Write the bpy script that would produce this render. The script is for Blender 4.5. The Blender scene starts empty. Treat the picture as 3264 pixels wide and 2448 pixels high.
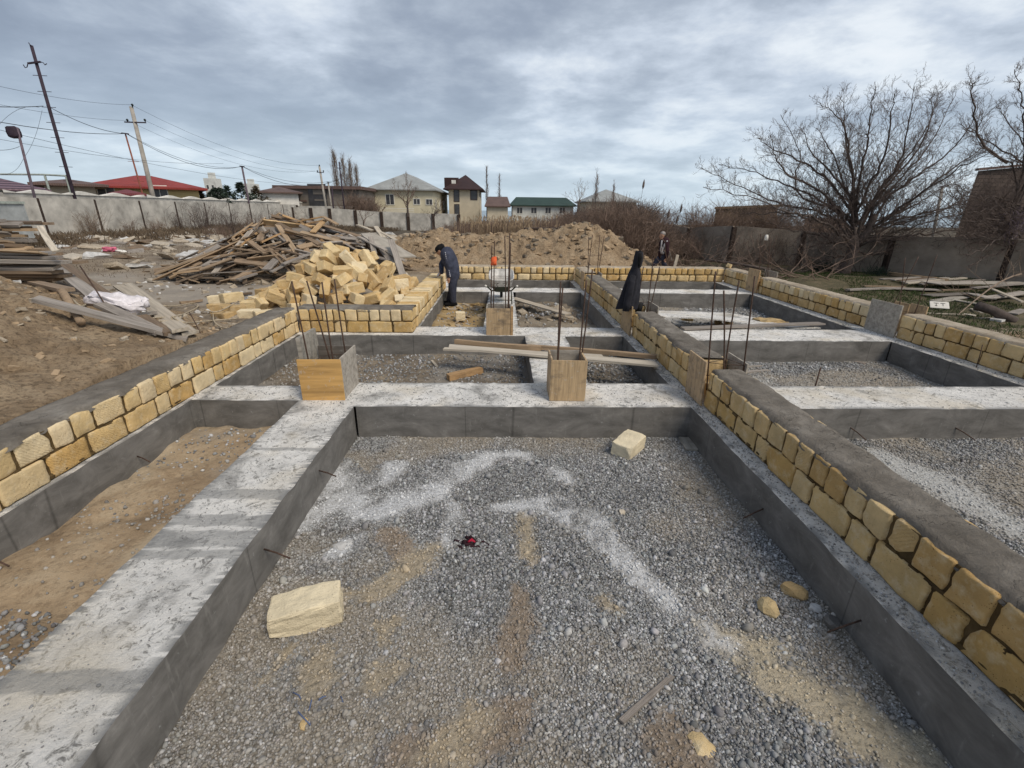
import bpy, bmesh, math, random
import numpy as np
from mathutils import Vector, Matrix, Euler, noise as mn
R = math.radians
random.seed(7)
rng = np.random.default_rng(7)
scene = bpy.context.scene
col = scene.collection
# ------------------------------------------------------------ camera
CAM_H = 2.0
PITCH, YAW, ROLL = R(20.6), R(1.455), R(0.72)
FPX = 1470.0                       # focal length in pixels of the 3264 px wide photograph
_F = Vector((math.sin(YAW)*math.cos(PITCH), math.cos(YAW)*math.cos(PITCH), -math.sin(PITCH)))
_r0 = Vector((math.cos(YAW), -math.sin(YAW), 0)); _u0 = _r0.cross(_F)
_Rt = _r0*math.cos(ROLL) + _u0*math.sin(ROLL)
_U = -_r0*math.sin(ROLL) + _u0*math.cos(ROLL)
cam_d = bpy.data.cameras.new('camera'); cam = bpy.data.objects.new('camera', cam_d); col.objects.link(cam)
cam_d.sensor_width = 36; cam_d.lens = 36*FPX/3264; cam_d.clip_start = 0.05; cam_d.clip_end = 12000
M3 = Matrix((_Rt, _U, -_F)).transposed()
cam.matrix_world = Matrix.Translation((0, 0, CAM_H)) @ M3.to_4x4()
scene.camera = cam
# survey helpers: sight line through a point measured on the photograph, cut by a real plane
def D(x, y): return _F + _Rt*((x-1632)/FPX) - _U*((y-1224)/FPX)
def P(x, y, z=0.0):
    d = D(x, y); return Vector((0, 0, CAM_H)) + d*((z-CAM_H)/d.z)
def PY(x, y, Y):
    d = D(x, y); return Vector((0, 0, CAM_H)) + d*(Y/d.y)
# ------------------------------------------------------------ world, sun, exposure
SUN_EL, SUN_AZ = R(50), R(135)      # azimuth measured from +Y towards +X
world = bpy.data.worlds.new('World'); scene.world = world; world.use_nodes = True
wt = world.node_tree; wt.nodes.clear()
def wn(t, **k):
    n = wt.nodes.new(t)
    for a, b in k.items(): setattr(n, a, b)
    return n
def wmath(op, a, b=None, c=None):
    n = wn('ShaderNodeMath', operation=op)
    for i, v in enumerate((a, b, c)):
        if v is None: continue
        if isinstance(v, (int, float)): n.inputs[i].default_value = v
        else: wt.links.new(v, n.inputs[i])
    return n.outputs[0]
def wramp(fac, stops):
    n = wn('ShaderNodeValToRGB'); wt.links.new(fac, n.inputs[0])
    e = n.color_ramp.elements
    while len(e) < len(stops): e.new(0.5)
    for i, (p, c) in enumerate(stops):
        e[i].position = p; e[i].color = (*c, 1) if len(c) == 3 else c
    return n.outputs[0]
def wnoise(vec, scale, detail=6, rough=0.55, dist=0.0):
    n = wn('ShaderNodeTexNoise'); wt.links.new(vec, n.inputs['Vector'])
    n.inputs['Scale'].default_value = scale; n.inputs['Detail'].default_value = detail
    n.inputs['Roughness'].default_value = rough; n.inputs['Distortion'].default_value = dist
    return n.outputs['Fac']
sky = wn('ShaderNodeTexSky', sky_type='NISHITA', sun_disc=False, sun_elevation=SUN_EL, sun_rotation=SUN_AZ)
tc = wn('ShaderNodeTexCoord'); sep = wn('ShaderNodeSeparateXYZ'); wt.links.new(tc.outputs['Generated'], sep.inputs[0])
zz = wmath('ADD', wmath('MAXIMUM', sep.outputs[2], 0.0), 0.17)
cu, cv = wmath('DIVIDE', sep.outputs[0], zz), wmath('DIVIDE', sep.outputs[1], zz)
cmb = wn('ShaderNodeCombineXYZ'); wt.links.new(cu, cmb.inputs[0]); wt.links.new(cv, cmb.inputs[1]); cmb.inputs[2].default_value = 3.3
n_big = wnoise(cmb.outputs[0], 0.62, 3, 0.45, 0.0)
n_mid = wnoise(cmb.outputs[0], 2.1, 10, 0.58, 0.12)
cover = wmath('ADD', wmath('MULTIPLY', n_big, 0.52), wmath('MULTIPLY', n_mid, 0.48))
# brighter part of the cloud deck to the right and ahead, darker deck to the upper left
side = wmath('ADD', wmath('MULTIPLY', sep.outputs[0], 0.12), wmath('MULTIPLY', sep.outputs[2], -0.15))
cover = wmath('ADD', cover, wmath('ADD', side, 0.03))
cloud = wramp(cover, [(0.36, (1.5, 1.75, 2.2)), (0.44, (2.0, 2.3, 2.8)), (0.50, (2.75, 3.1, 3.6)), (0.55, (3.8, 4.2, 4.75)), (0.61, (5.4, 5.7, 5.95)), (0.68, (6.2, 6.3, 6.4))])
hz = wramp(sep.outputs[2], [(0.0, (3.3, 4.2, 5.0)), (0.07, (3.7, 4.5, 5.25)), (0.22, (3.0, 3.6, 4.4)), (0.5, (2.5, 2.9, 3.6))])
hf = wramp(sep.outputs[2], [(0.0, (0.9,)*3), (0.08, (0.5,)*3), (0.22, (0.12,)*3), (0.6, (0.0,)*3)])
mx = wn('ShaderNodeMix', data_type='RGBA'); wt.links.new(hf, mx.inputs[0]); wt.links.new(cloud, mx.inputs[6]); wt.links.new(hz, mx.inputs[7])
thin = wn('ShaderNodeMix', data_type='RGBA'); thin.inputs[0].default_value = 0.9
wt.links.new(sky.outputs[0], thin.inputs[6]); wt.links.new(mx.outputs[2], thin.inputs[7])
bg = wn('ShaderNodeBackground'); wt.links.new(thin.outputs[2], bg.inputs[0]); bg.inputs[1].default_value = 0.10
wo = wn('ShaderNodeOutputWorld'); wt.links.new(bg.outputs[0], wo.inputs[0])
sl = bpy.data.lights.new('sun', 'SUN'); so = bpy.data.objects.new('sun', sl); col.objects.link(so)
sl.energy = 1.5; sl.angle = R(24); sl.color = (1.0, 0.90, 0.76)
sd = Vector((math.sin(SUN_AZ)*math.cos(SUN_EL), math.cos(SUN_AZ)*math.cos(SUN_EL), math.sin(SUN_EL)))
so.rotation_euler = sd.to_track_quat('Z', 'Y').to_euler()
scene.view_settings.view_transform = 'Standard'; scene.view_settings.look = 'None'
scene.view_settings.exposure = 0.72; scene.view_settings.gamma = 1.0

# ------------------------------------------------------------ materials
MATS = {}
class NT:
    def __init__(s, name):
        s.m = bpy.data.materials.new(name); s.m.use_nodes = True; s.t = s.m.node_tree; s.t.nodes.clear()
        s.out = s.n('ShaderNodeOutputMaterial'); s.b = s.n('ShaderNodeBsdfPrincipled')
        s.l(s.b.outputs[0], s.out.inputs[0]); s.b.inputs['Roughness'].default_value = 0.9
        s.b.inputs['Specular IOR Level'].default_value = 0.25
        MATS[name] = s.m
    def n(s, t, **k):
        n = s.t.nodes.new(t)
        for a, b in k.items(): setattr(n, a, b)
        return n
    def l(s, a, b): s.t.links.new(a, b)
    def set(s, inp, v):
        if isinstance(v, (int, float)): inp.default_value = v
        elif isinstance(v, tuple): inp.default_value = (*v, 1) if len(v) == 3 and inp.type == 'RGBA' else v
        else: s.l(v, inp)
    def pos(s): return s.n('ShaderNodeNewGeometry').outputs['Position']
    def objc(s): return s.n('ShaderNodeTexCoord').outputs['Object']
    def mapv(s, v, scale=(1, 1, 1), loc=None):
        m = s.n('ShaderNodeMapping'); s.l(v, m.inputs[0]); m.inputs['Scale'].default_value = scale
        if loc is not None: s.set(m.inputs['Location'], loc)
        return m.outputs[0]
    def rnd(s): return s.n('ShaderNodeObjectInfo').outputs['Random']
    def noise(s, v, scale, detail=5, rough=0.6, dist=0.0):
        n = s.n('ShaderNodeTexNoise'); s.l(v, n.inputs['Vector']); n.inputs['Scale'].default_value = scale
        n.inputs['Detail'].default_value = detail; n.inputs['Roughness'].default_value = rough; n.inputs['Distortion'].default_value = dist
        return n.outputs['Fac']
    def vor(s, v, scale, feature='F1', out='Distance'):
        n = s.n('ShaderNodeTexVoronoi', feature=feature); s.l(v, n.inputs['Vector']); n.inputs['Scale'].default_value = scale
        return n.outputs[out]
    def ramp(s, fac, stops, interp='LINEAR'):
        n = s.n('ShaderNodeValToRGB'); s.l(fac, n.inputs[0]); e = n.color_ramp.elements; n.color_ramp.interpolation = interp
        while len(e) < len(stops): e.new(0.5)
        for i, (p, c) in enumerate(stops):
            e[i].position = p; e[i].color = (c, c, c, 1) if isinstance(c, (int, float)) else (*c, 1)
        return n.outputs[0]
    def mix(s, f, a, b, blend='MIX'):
        n = s.n('ShaderNodeMix', data_type='RGBA', blend_type=blend); s.set(n.inputs[0], f); s.set(n.inputs[6], a); s.set(n.inputs[7], b)
        return n.outputs[2]
    def math(s, op, a, b=0.0):
        n = s.n('ShaderNodeMath', operation=op); s.set(n.inputs[0], a); s.set(n.inputs[1], b); return n.outputs[0]
    def attr(s, name): return s.n('ShaderNodeAttribute', attribute_name=name).outputs['Color']
    def bump(s, h, strength=0.5, dist=0.01, prev=None):
        n = s.n('ShaderNodeBump'); s.l(h, n.inputs['Height']); n.inputs['Strength'].default_value = strength; n.inputs['Distance'].default_value = dist
        if prev is not None: s.l(prev, n.inputs['Normal'])
        return n.outputs[0]
    def done(s, color, rough=None, normal=None):
        s.set(s.b.inputs['Base Color'], color)
        if rough is not None: s.set(s.b.inputs['Roughness'], rough)
        if normal is not None: s.l(normal, s.b.inputs['Normal'])
        return s.m
def plain(name, c, rough=0.85, scale=6.0, var=0.25, bump=0.3, bscale=40, bd=0.004, spec=0.25, metal=0.0, obj=False):
    s = NT(name); v = s.objc() if obj else s.pos()
    a = tuple(x*(1-var) for x in c); b = tuple(min(1, x*(1+var)) for x in c)
    cc = s.ramp(s.noise(v, scale, 6, 0.62), [(0.32, a), (0.68, b)])
    if obj: cc = s.mix(1.0, cc, s.ramp(s.rnd(), [(0, (0.78,)*3), (1, (1.2,)*3)]), 'MULTIPLY')
    s.b.inputs['Specular IOR Level'].default_value = spec; s.b.inputs['Metallic'].default_value = metal
    return s.done(cc, rough, s.bump(s.noise(v, bscale, 4), bump, bd))

# limestone: per-block tint in the colour attribute
def limestone(name, per_object, pale_=False):
    s = NT(name); v = s.objc() if per_object else s.pos()
    if per_object:
        loc = s.n('ShaderNodeCombineXYZ'); s.l(s.math('MULTIPLY', s.rnd(), 37.0), loc.inputs[0]); v = s.mapv(v, (1, 1, 1), loc.outputs[0])
        base = s.ramp(s.rnd(), [(0, (0.48, 0.33, 0.16)), (0.3, (0.60, 0.43, 0.21)), (0.65, (0.70, 0.54, 0.30)), (1, (0.80, 0.68, 0.47))])
        if pale_: base = s.ramp(s.rnd(), [(0, (0.74, 0.63, 0.43)), (1, (0.82, 0.73, 0.54))])
    else: base = s.attr('tint')
    big = s.ramp(s.noise(v, 5, 5, 0.6), [(0.3, 0.78), (0.7, 1.14)])
    c = s.mix(1.0, base, big, 'MULTIPLY')
    pale = s.ramp(s.noise(v, 11, 7, 0.7), [(0.5, 0.0), (0.72, 0.55)])
    c = s.mix(pale, c, (0.76, 0.66, 0.47))
    pores = s.ramp(s.vor(v, 70), [(0.10, 0.0), (0.22, 1.0)])
    pm = s.ramp(s.noise(v, 14, 3), [(0.50, 1.0), (0.62, 0.0)])
    pores = s.math('MAXIMUM', pores, pm)
    c = s.mix(1.0, c, s.ramp(pores, [(0, (0.45, 0.38, 0.3)), (1, (1, 1, 1))]), 'MULTIPLY')
    n1 = s.bump(s.noise(v, 30, 8, 0.7), 0.9, 0.014)
    if not per_object:
        wv = s.n('ShaderNodeTexWave', bands_direction='DIAGONAL'); s.l(v, wv.inputs[0]); wv.inputs['Scale'].default_value = 22; wv.inputs['Distortion'].default_value = 5.0; wv.inputs['Detail'].default_value = 3
        am = s.n('ShaderNodeAttribute', attribute_name='tint'); gro = s.math('MULTIPLY', wv.outputs['Fac'], am.outputs['Alpha'])
        n1 = s.bump(gro, 0.4, 0.006, n1); c = s.mix(s.math('MULTIPLY', s.math('SUBTRACT', am.outputs['Alpha'], gro), 0.12), c, (0.30, 0.20, 0.09))
    n2 = s.bump(pores, 0.7, 0.006, n1)
    return s.done(c, 0.95, n2)
limestone('limestone_wall', False); limestone('limestone_block', True); limestone('limestone_pale', True, True)

def concrete_side():
    s = NT('concrete_side'); v = s.pos()
    st = s.noise(s.mapv(v, (1, 1, 2.2)), 2.6, 9, 0.7, 0.5)
    c = s.ramp(st, [(0.28, (0.095, 0.090, 0.083)), (0.45, (0.15, 0.143, 0.133)), (0.60, (0.21, 0.20, 0.187)), (0.8, (0.33, 0.32, 0.30))])
    dr = s.ramp(s.noise(s.mapv(v, (7, 7, 1.2)), 2.4, 6, 0.7), [(0.60, 0.0), (0.74, 0.6)])
    c = s.mix(dr, c, (0.30, 0.29, 0.27))
    sp = s.ramp(s.noise(v, 24, 6, 0.7), [(0.64, 0.0), (0.70, 0.8)])
    c = s.mix(sp, c, (0.34, 0.34, 0.33))
    joint = s.ramp(s.noise(s.mapv(v, (0.9, 0.9, 0.02)), 1.1, 0), [(0.497, 1.0), (0.5, 0.6), (0.503, 1.0)])
    c = s.mix(1.0, c, joint, 'MULTIPLY')
    return s.done(c, 0.72, s.bump(s.noise(v, 9, 6), 0.35, 0.01))
concrete_side()
def concrete_top():
    s = NT('concrete_top'); v = s.pos()
    a = s.noise(s.mapv(v, (1, 1.0, 1)), 1.7, 9, 0.68, 0.4)
    c = s.ramp(a, [(0.30, (0.26, 0.255, 0.245)), (0.38, (0.44, 0.43, 0.41)), (0.44, (0.68, 0.665, 0.635)), (0.6, (0.84, 0.82, 0.78))])
    fl = s.ramp(s.noise(v, 15, 10, 0.85, 1.0), [(0.41, 1.0), (0.475, 0.0)])
    c = s.mix(s.math('MULTIPLY', fl, 0.85), c, (0.15, 0.145, 0.135))
    blot = s.ramp(s.noise(v, 5.5, 6, 0.7, 0.6), [(0.36, 0.8), (0.40, 0.0)])
    c = s.mix(blot, c, (0.21, 0.205, 0.19))
    warm = s.ramp(s.noise(v, 1.1, 3), [(0.5, 0.0), (0.66, 0.8)])
    c = s.mix(s.math('MULTIPLY', warm, 0.55), c, (0.62, 0.53, 0.38))
    c = s.mix(s.attr('tint'), c, (0.26, 0.26, 0.255))
    h = s.noise(v, 20, 9, 0.75)
    return s.done(c, 0.95, s.bump(h, 1.0, 0.025, s.bump(s.noise(v, 90, 3), 0.5, 0.004)))
concrete_top()
def mortar(name, c0, c1, c2):
    s = NT(name); v = s.pos()
    a = s.noise(v, 3.0, 8, 0.66, 0.5)
    c = s.ramp(a, [(0.3, c0), (0.52, c1), (0.72, c2)])
    wrp = s.n('ShaderNodeVectorMath', operation='ADD'); nz = s.n('ShaderNodeTexNoise'); s.l(v, nz.inputs['Vector']); nz.inputs['Scale'].default_value = 5; nz.inputs['Detail'].default_value = 5; s.l(v, wrp.inputs[0]); s.l(nz.outputs['Color'], wrp.inputs[1])
    crk = s.ramp(s.vor(wrp.outputs[0], 2.6, 'DISTANCE_TO_EDGE'), [(0.0, 0.0), (0.012, 1.0)]); msk = s.ramp(s.noise(v, 2.2, 4), [(0.5, 1.0), (0.56, 0.0)]); crk = s.math('MAXIMUM', crk, msk)
    c = s.mix(1.0, c, s.ramp(crk, [(0, 0.35), (1, 1.0)]), 'MULTIPLY')
    return s.done(c, 0.95, s.bump(crk, 0.8, 0.01, s.bump(s.noise(v, 11, 9, 0.72, 1.0), 1.0, 0.035)))
mortar('mortar_grey', (0.115, 0.10, 0.082), (0.20, 0.178, 0.15), (0.30, 0.275, 0.24))
mortar('mortar_sand', (0.30, 0.24, 0.17), (0.45, 0.38, 0.29), (0.58, 0.51, 0.41))
mortar('mortar_joint', (0.07, 0.045, 0.02), (0.13, 0.085, 0.035), (0.22, 0.16, 0.09))
def ground_mat(name, c0, c1, c2, sc=2.0, bs=18, bd=0.03, tint=True, clod=0.5):
    s = NT(name); v = s.pos()
    c = s.ramp(s.noise(v, sc, 9, 0.68, 0.4), [(0.30, c0), (0.5, c1), (0.72, c2)])
    c = s.mix(s.ramp(s.noise(v, 23, 6, 0.7), [(0.38, clod), (0.5, 0.0)]), c, tuple(x*0.5 for x in c0))
    if tint:
        a = s.n('ShaderNodeAttribute', attribute_name='tint'); c = s.mix(a.outputs['Alpha'], c, a.outputs['Color'])
    h = s.math('ADD', s.noise(v, bs, 9, 0.72, 0.4), s.math('MULTIPLY', s.noise(v, bs*4, 4), 0.25))
    return s.done(c, 0.97, s.bump(h, 0.9, bd))
ground_mat('sand_brown', (0.235, 0.165, 0.10), (0.40, 0.295, 0.19), (0.52, 0.405, 0.275), bs=8, bd=0.13, clod=0.65)
ground_mat('sand_yellow', (0.26, 0.17, 0.07), (0.42, 0.30, 0.15), (0.55, 0.43, 0.26))
ground_mat('sand_pit', (0.22, 0.155, 0.095), (0.38, 0.285, 0.185), (0.52, 0.425, 0.30), sc=1.4, bs=11, clod=0.35)
ground_mat('dirt_yard', (0.13, 0.10, 0.07), (0.25, 0.20, 0.145), (0.40, 0.335, 0.25), sc=1.1, bs=9)
ground_mat('mud_grey', (0.11, 0.088, 0.065), (0.20, 0.165, 0.125), (0.36, 0.30, 0.22), sc=1.6)
ground_mat('grass_ground', (0.075, 0.065, 0.04), (0.11, 0.095, 0.055), (0.20, 0.155, 0.10), sc=2.2)
ground_mat('field_far', (0.06, 0.05, 0.035), (0.10, 0.08, 0.055), (0.14, 0.11, 0.08), sc=0.25)
def gravel_base():
    s = NT('gravel_base'); v = s.pos()
    cell = s.n('ShaderNodeTexVoronoi'); s.l(v, cell.inputs['Vector']); cell.inputs['Scale'].default_value = 48
    g = s.n('ShaderNodeSeparateColor'); s.l(cell.outputs['Color'], g.inputs[0])
    c = s.ramp(g.outputs[0], [(0.0, (0.16, 0.155, 0.15)), (0.5, (0.32, 0.315, 0.30)), (1.0, (0.54, 0.53, 0.51))])
    c = s.mix(s.ramp(cell.outputs['Distance'], [(0.45, 0.0), (0.8, 0.85)]), c, (0.055, 0.053, 0.05))
    a = s.n('ShaderNodeAttribute', attribute_name='tint')
    nz = s.ramp(s.noise(v, 30, 4), [(0.3, 0.75), (0.5, 1.0)])
    c = s.mix(s.math('MULTIPLY', a.outputs['Alpha'], nz), c, a.outputs['Color'])
    c = s.mix(s.ramp(s.noise(v, 38, 5, 0.7), [(0.40, 0.45), (0.5, 0.0)]), c, (0.12, 0.10, 0.075))
    h = s.ramp(cell.outputs['Distance'], [(0.0, 1.0), (0.9, 0.0)])
    h = s.mix(a.outputs['Alpha'], h, s.ramp(s.noise(v, 26, 7, 0.7), [(0.25, 0.0), (0.75, 1.0)]))
    return s.done(c, 0.95, s.bump(h, 1.0, 0.02))
gravel_base()
def stones():
    s = NT('gravel_stone'); a = s.attr('tint')
    c = s.mix(1.0, a, s.ramp(s.noise(s.pos(), 60, 3), [(0.3, 0.8), (0.7, 1.15)]), 'MULTIPLY')
    return s.done(c, 0.9)
stones()
def wood(name, stops, gscale=1.0, dirt=0.4, vert=False):
    s = NT(name); v = s.objc(); r = s.rnd()
    loc = s.n('ShaderNodeCombineXYZ'); s.l(s.math('MULTIPLY', r, 53.0), loc.inputs[0]); s.l(s.math('MULTIPLY', r, 17.0), loc.inputs[1])
    g = s.mapv(v, (14*gscale, 14*gscale, 0.9*gscale) if vert else (0.8*gscale, 14*gscale, 14*gscale), loc.outputs[0])
    gr = s.noise(g, 3.2, 6, 0.62, 0.6)
    base = s.ramp(r, stops)
    c = s.mix(1.0, base, s.ramp(gr, [(0.28, 0.55), (0.5, 0.95), (0.72, 1.25)]), 'MULTIPLY')
    d = s.ramp(s.noise(s.mapv(v, (2, 4, 4), loc.outputs[0]), 2.2, 6, 0.7), [(0.5, 0.0), (0.7, dirt)])
    c = s.mix(d, c, (0.10, 0.085, 0.07))
    if name.startswith('ply'): c = s.mix(s.ramp(s.noise(s.mapv(v, (1, 1, 1), loc.outputs[0]), 16, 7, 0.75), [(0.58, 0.0), (0.66, 0.6)]), c, (0.50, 0.47, 0.42))
    return s.done(c, 0.88, s.bump(gr, 0.6, 0.006))
wood('wood_old', [(0, (0.14, 0.10, 0.07)), (0.3, (0.22, 0.16, 0.11)), (0.6, (0.30, 0.22, 0.15)), (0.85, (0.38, 0.27, 0.17)), (1, (0.44, 0.31, 0.19))])
wood('wood_grey', [(0, (0.24, 0.21, 0.185)), (0.5, (0.33, 0.295, 0.26)), (1, (0.45, 0.40, 0.345))])
wood('wood_warm', [(0, (0.34, 0.21, 0.11)), (0.5, (0.47, 0.30, 0.15)), (1, (0.60, 0.42, 0.23))])
wood('wood_tan', [(0, (0.32, 0.235, 0.155)), (1, (0.44, 0.33, 0.22))])
wood('wood_pale', [(0, (0.44, 0.38, 0.30)), (1, (0.58, 0.52, 0.43))], dirt=0.25)
plain('wood_core', (0.17, 0.13, 0.095), 0.9, 9, 0.4, 0.4, 30)
wood('ply_yellow', [(0, (0.60, 0.36, 0.13)), (1, (0.60, 0.36, 0.13))], 0.35, 0.12)
wood('ply_tan', [(0, (0.46, 0.33, 0.19)), (1, (0.50, 0.36, 0.22))], 0.9, 0.75, True)
wood('ply_grey', [(0, (0.36, 0.33, 0.28)), (1, (0.42, 0.38, 0.33))], 0.4, 0.5)
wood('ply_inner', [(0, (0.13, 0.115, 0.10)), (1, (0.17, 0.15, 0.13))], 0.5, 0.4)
plain('cut_edge', (0.62, 0.55, 0.44), 0.9, 20, 0.25, 0.3, 60)
plain('steel_rust', (0.085, 0.052, 0.038), 0.75, 30, 0.45, 0.5, 120, 0.002, 0.4, 0.3)
plain('fence_concrete', (0.455, 0.43, 0.385), 0.93, 1.1, 0.34, 0.5, 14, 0.01)
plain('fence_dark', (0.34, 0.285, 0.23), 0.93, 1.0, 0.36, 0.5, 14, 0.01)
plain('fence_post', (0.05, 0.035, 0.028), 0.9, 8, 0.4, 0.5, 40)
plain('bark', (0.095, 0.075, 0.066), 0.95, 9, 0.35, 0.6, 30, 0.01)
plain('twig', (0.13, 0.10, 0.087), 0.95, 4, 0.3, 0.0)
plain('twig_brown', (0.19, 0.135, 0.105), 0.95, 1.2, 0.45, 0.0)
plain('twig_pale', (0.24, 0.18, 0.135), 0.95, 3, 0.4, 0.0)
plain('reed', (0.36, 0.27, 0.18), 0.95, 3, 0.35, 0.0)
plain('conifer', (0.035, 0.052, 0.038), 0.9, 2.5, 0.45, 0.0)
plain('conifer_brown', (0.075, 0.06, 0.035), 0.9, 2.5, 0.4, 0.0)
plain('weed_dry', (0.14, 0.105, 0.072), 0.95, 1.5, 0.45, 0.0)
plain('grass_blade', (0.06, 0.085, 0.028), 0.9, 2.5, 0.4, 0.0)
plain('wall_cream', (0.60, 0.54, 0.39), 0.9, 0.7, 0.12, 0.1, 20)
plain('wall_beige', (0.56, 0.49, 0.37), 0.9, 0.7, 0.12, 0.1, 20)
plain('wall_pale', (0.62, 0.62, 0.58), 0.9, 0.7, 0.15, 0.1, 20)
plain('wall_yellow', (0.58, 0.46, 0.22), 0.9, 0.7, 0.12, 0.1, 20)
plain('wall_grey', (0.20, 0.175, 0.15), 0.92, 0.6, 0.22, 0.2, 12)
plain('wall_white', (0.72, 0.69, 0.63), 0.9, 1.5, 0.15, 0.1, 20)
plain('glass_dark', (0.06, 0.06, 0.065), 0.25, 2, 0.3, 0.0, spec=0.5)
plain('frame_white', (0.7, 0.68, 0.62), 0.6, 4, 0.1, 0.0)
def roofm(name, c, scale=3.0, axis=0, rough=0.6):
    s = NT(name); v = s.pos()
    w = s.n('ShaderNodeTexWave', bands_direction='X' if axis == 0 else 'Y'); s.l(v, w.inputs[0]); w.inputs['Scale'].default_value = scale; w.inputs['Distortion'].default_value = 0.2
    cc = s.mix(1.0, s.ramp(s.noise(v, 0.8, 5), [(0.3, tuple(x*0.8 for x in c)), (0.7, tuple(x*1.2 for x in c))]), s.ramp(w.outputs['Fac'], [(0, 0.82), (1, 1.08)]), 'MULTIPLY')
    return s.done(cc, rough, s.bump(w.outputs['Fac'], 0.5, 0.04))
roofm('roof_grey', (0.34, 0.35, 0.34)); roofm('roof_brown', (0.05, 0.027, 0.025)); roofm('roof_red', (0.30, 0.05, 0.04))
roofm('roof_green', (0.035, 0.065, 0.052)); roofm('roof_dull', (0.15, 0.10, 0.085)); roofm('roof_darkred', (0.20, 0.055, 0.06))
def tileroof():
    s = NT('roof_tile'); v = s.pos()
    w = s.n('ShaderNodeTexWave', bands_direction='Z'); s.l(v, w.inputs[0]); w.inputs['Scale'].default_value = 1.9
    w2 = s.n('ShaderNodeTexWave', bands_direction='X'); s.l(v, w2.inputs[0]); w2.inputs['Scale'].default_value = 1.6
    f = s.math('MULTIPLY', w.outputs['Fac'], s.math('ADD', s.math('MULTIPLY', w2.outputs['Fac'], 0.4), 0.6))
    c = s.ramp(f, [(0.05, (0.05, 0.03, 0.04)), (0.5, (0.17, 0.105, 0.13)), (1.0, (0.25, 0.17, 0.20))])
    return s.done(c, 0.5, s.bump(f, 0.7, 0.05))
tileroof()
def brickwall(name, c1, c2, cm, bw=0.39, bh=0.19, msize=0.014):
    s = NT(name); v = s.pos()
    sepn = s.n('ShaderNodeSeparateXYZ'); s.l(v, sepn.inputs[0]); cb = s.n('ShaderNodeCombineXYZ')
    s.l(s.math('ADD', sepn.outputs[0], s.math('MULTIPLY', sepn.outputs[1], 0.98)), cb.inputs[0]); s.l(sepn.outputs[2], cb.inputs[1])
    b = s.n('ShaderNodeTexBrick'); s.l(cb.outputs[0], b.inputs['Vector']); b.inputs['Scale'].default_value = 1.0
    b.inputs['Brick Width'].default_value = bw; b.inputs['Row Height'].default_value = bh; b.inputs['Mortar Size'].default_value = msize
    for i, c in zip(('Color1', 'Color2', 'Mortar'), (c1, c2, cm)): b.inputs[i].default_value = (*c, 1)
    c = s.mix(1.0, b.outputs['Color'], s.ramp(s.noise(v, 0.9, 6), [(0.3, 0.65), (0.7, 1.2)]), 'MULTIPLY')
    return s.done(c, 0.95, s.bump(s.math('SUBTRACT', 1.0, b.outputs['Fac']), 0.6, 0.03))
brickwall('brick_brown', (0.125, 0.095, 0.08), (0.09, 0.068, 0.058), (0.05, 0.04, 0.035))
brickwall('brick_pink', (0.33, 0.23, 0.175), (0.25, 0.17, 0.13), (0.15, 0.11, 0.09))
brickwall('brick_ochre', (0.20, 0.14, 0.085), (0.15, 0.105, 0.065), (0.09, 0.065, 0.04))
def water():
    s = NT('sea'); v = s.pos(); s.b.inputs['Specular IOR Level'].default_value = 0.5
    return s.done((0.16, 0.22, 0.25), 0.25, s.bump(s.noise(v, 0.15, 4), 0.4, 1.0))
water()
def cloth(name, c, rough=0.95):
    s = NT(name); v = s.objc()
    return s.done(s.ramp(s.noise(v, 9, 6, 0.65), [(0.3, tuple(x*0.65 for x in c)), (0.7, tuple(x*1.3 for x in c))]), rough, s.bump(s.noise(v, 14, 5), 0.5, 0.02))
cloth('cloth_navy', (0.05, 0.056, 0.085)); cloth('cloth_black', (0.008, 0.008, 0.009)); cloth('cloth_coat', (0.022, 0.022, 0.028))
cloth('cloth_jeans', (0.045, 0.05, 0.075)); cloth('cloth_grey', (0.33, 0.32, 0.33)); cloth('skin', (0.42, 0.24, 0.16)); cloth('cloth_orange', (0.75, 0.14, 0.05))
cloth('cloth_maroon', (0.03, 0.012, 0.016)); cloth('glove_pale', (0.42, 0.43, 0.46)); cloth('sack_white', (0.72, 0.68, 0.70)); cloth('cloth_pink', (0.62, 0.16, 0.24)); cloth('cloth_red', (0.4, 0.02, 0.05))
cloth('hair_grey', (0.3, 0.27, 0.25)); cloth('stripe_pale', (0.5, 0.5, 0.55))
plain('barrow_white', (0.55, 0.53, 0.50), 0.7, 9, 0.35, 0.2, 30); plain('barrow_dark', (0.035, 0.04, 0.025), 0.7, 9, 0.3, 0.2, 30)
plain('pole_dark', (0.045, 0.032, 0.045), 0.8, 3, 0.3, 0.2); plain('pole_rust', (0.24, 0.085, 0.055), 0.85, 3, 0.4, 0.2); plain('pole_concrete', (0.36, 0.33, 0.29), 0.9, 2, 0.2, 0.3)
plain('pole_mauve', (0.13, 0.10, 0.12), 0.8, 3, 0.3, 0.2); plain('cable_black', (0.03, 0.03, 0.035), 0.7); plain('pipe_pale', (0.36, 0.40, 0.36), 0.8)
plain('rope_tan', (0.42, 0.35, 0.25), 0.95, 20, 0.3); plain('rubber_black', (0.012, 0.012, 0.012), 0.85); plain('plaster_chunk', (0.55, 0.54, 0.52), 0.95, 9, 0.3, 0.6, 30)
plain('sheet_blue', (0.36, 0.38, 0.38), 0.7, 2, 0.25, 0.2); plain('blue_cord', (0.10, 0.13, 0.22), 0.8)
plain('clod_brown', (0.36, 0.265, 0.17), 0.97, 5, 0.35, 0.5, 40); plain('clod_yellow', (0.40, 0.29, 0.15), 0.97, 5, 0.35, 0.5, 40); plain('clod_grey', (0.20, 0.165, 0.125), 0.97, 5, 0.35, 0.5, 40)
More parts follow.
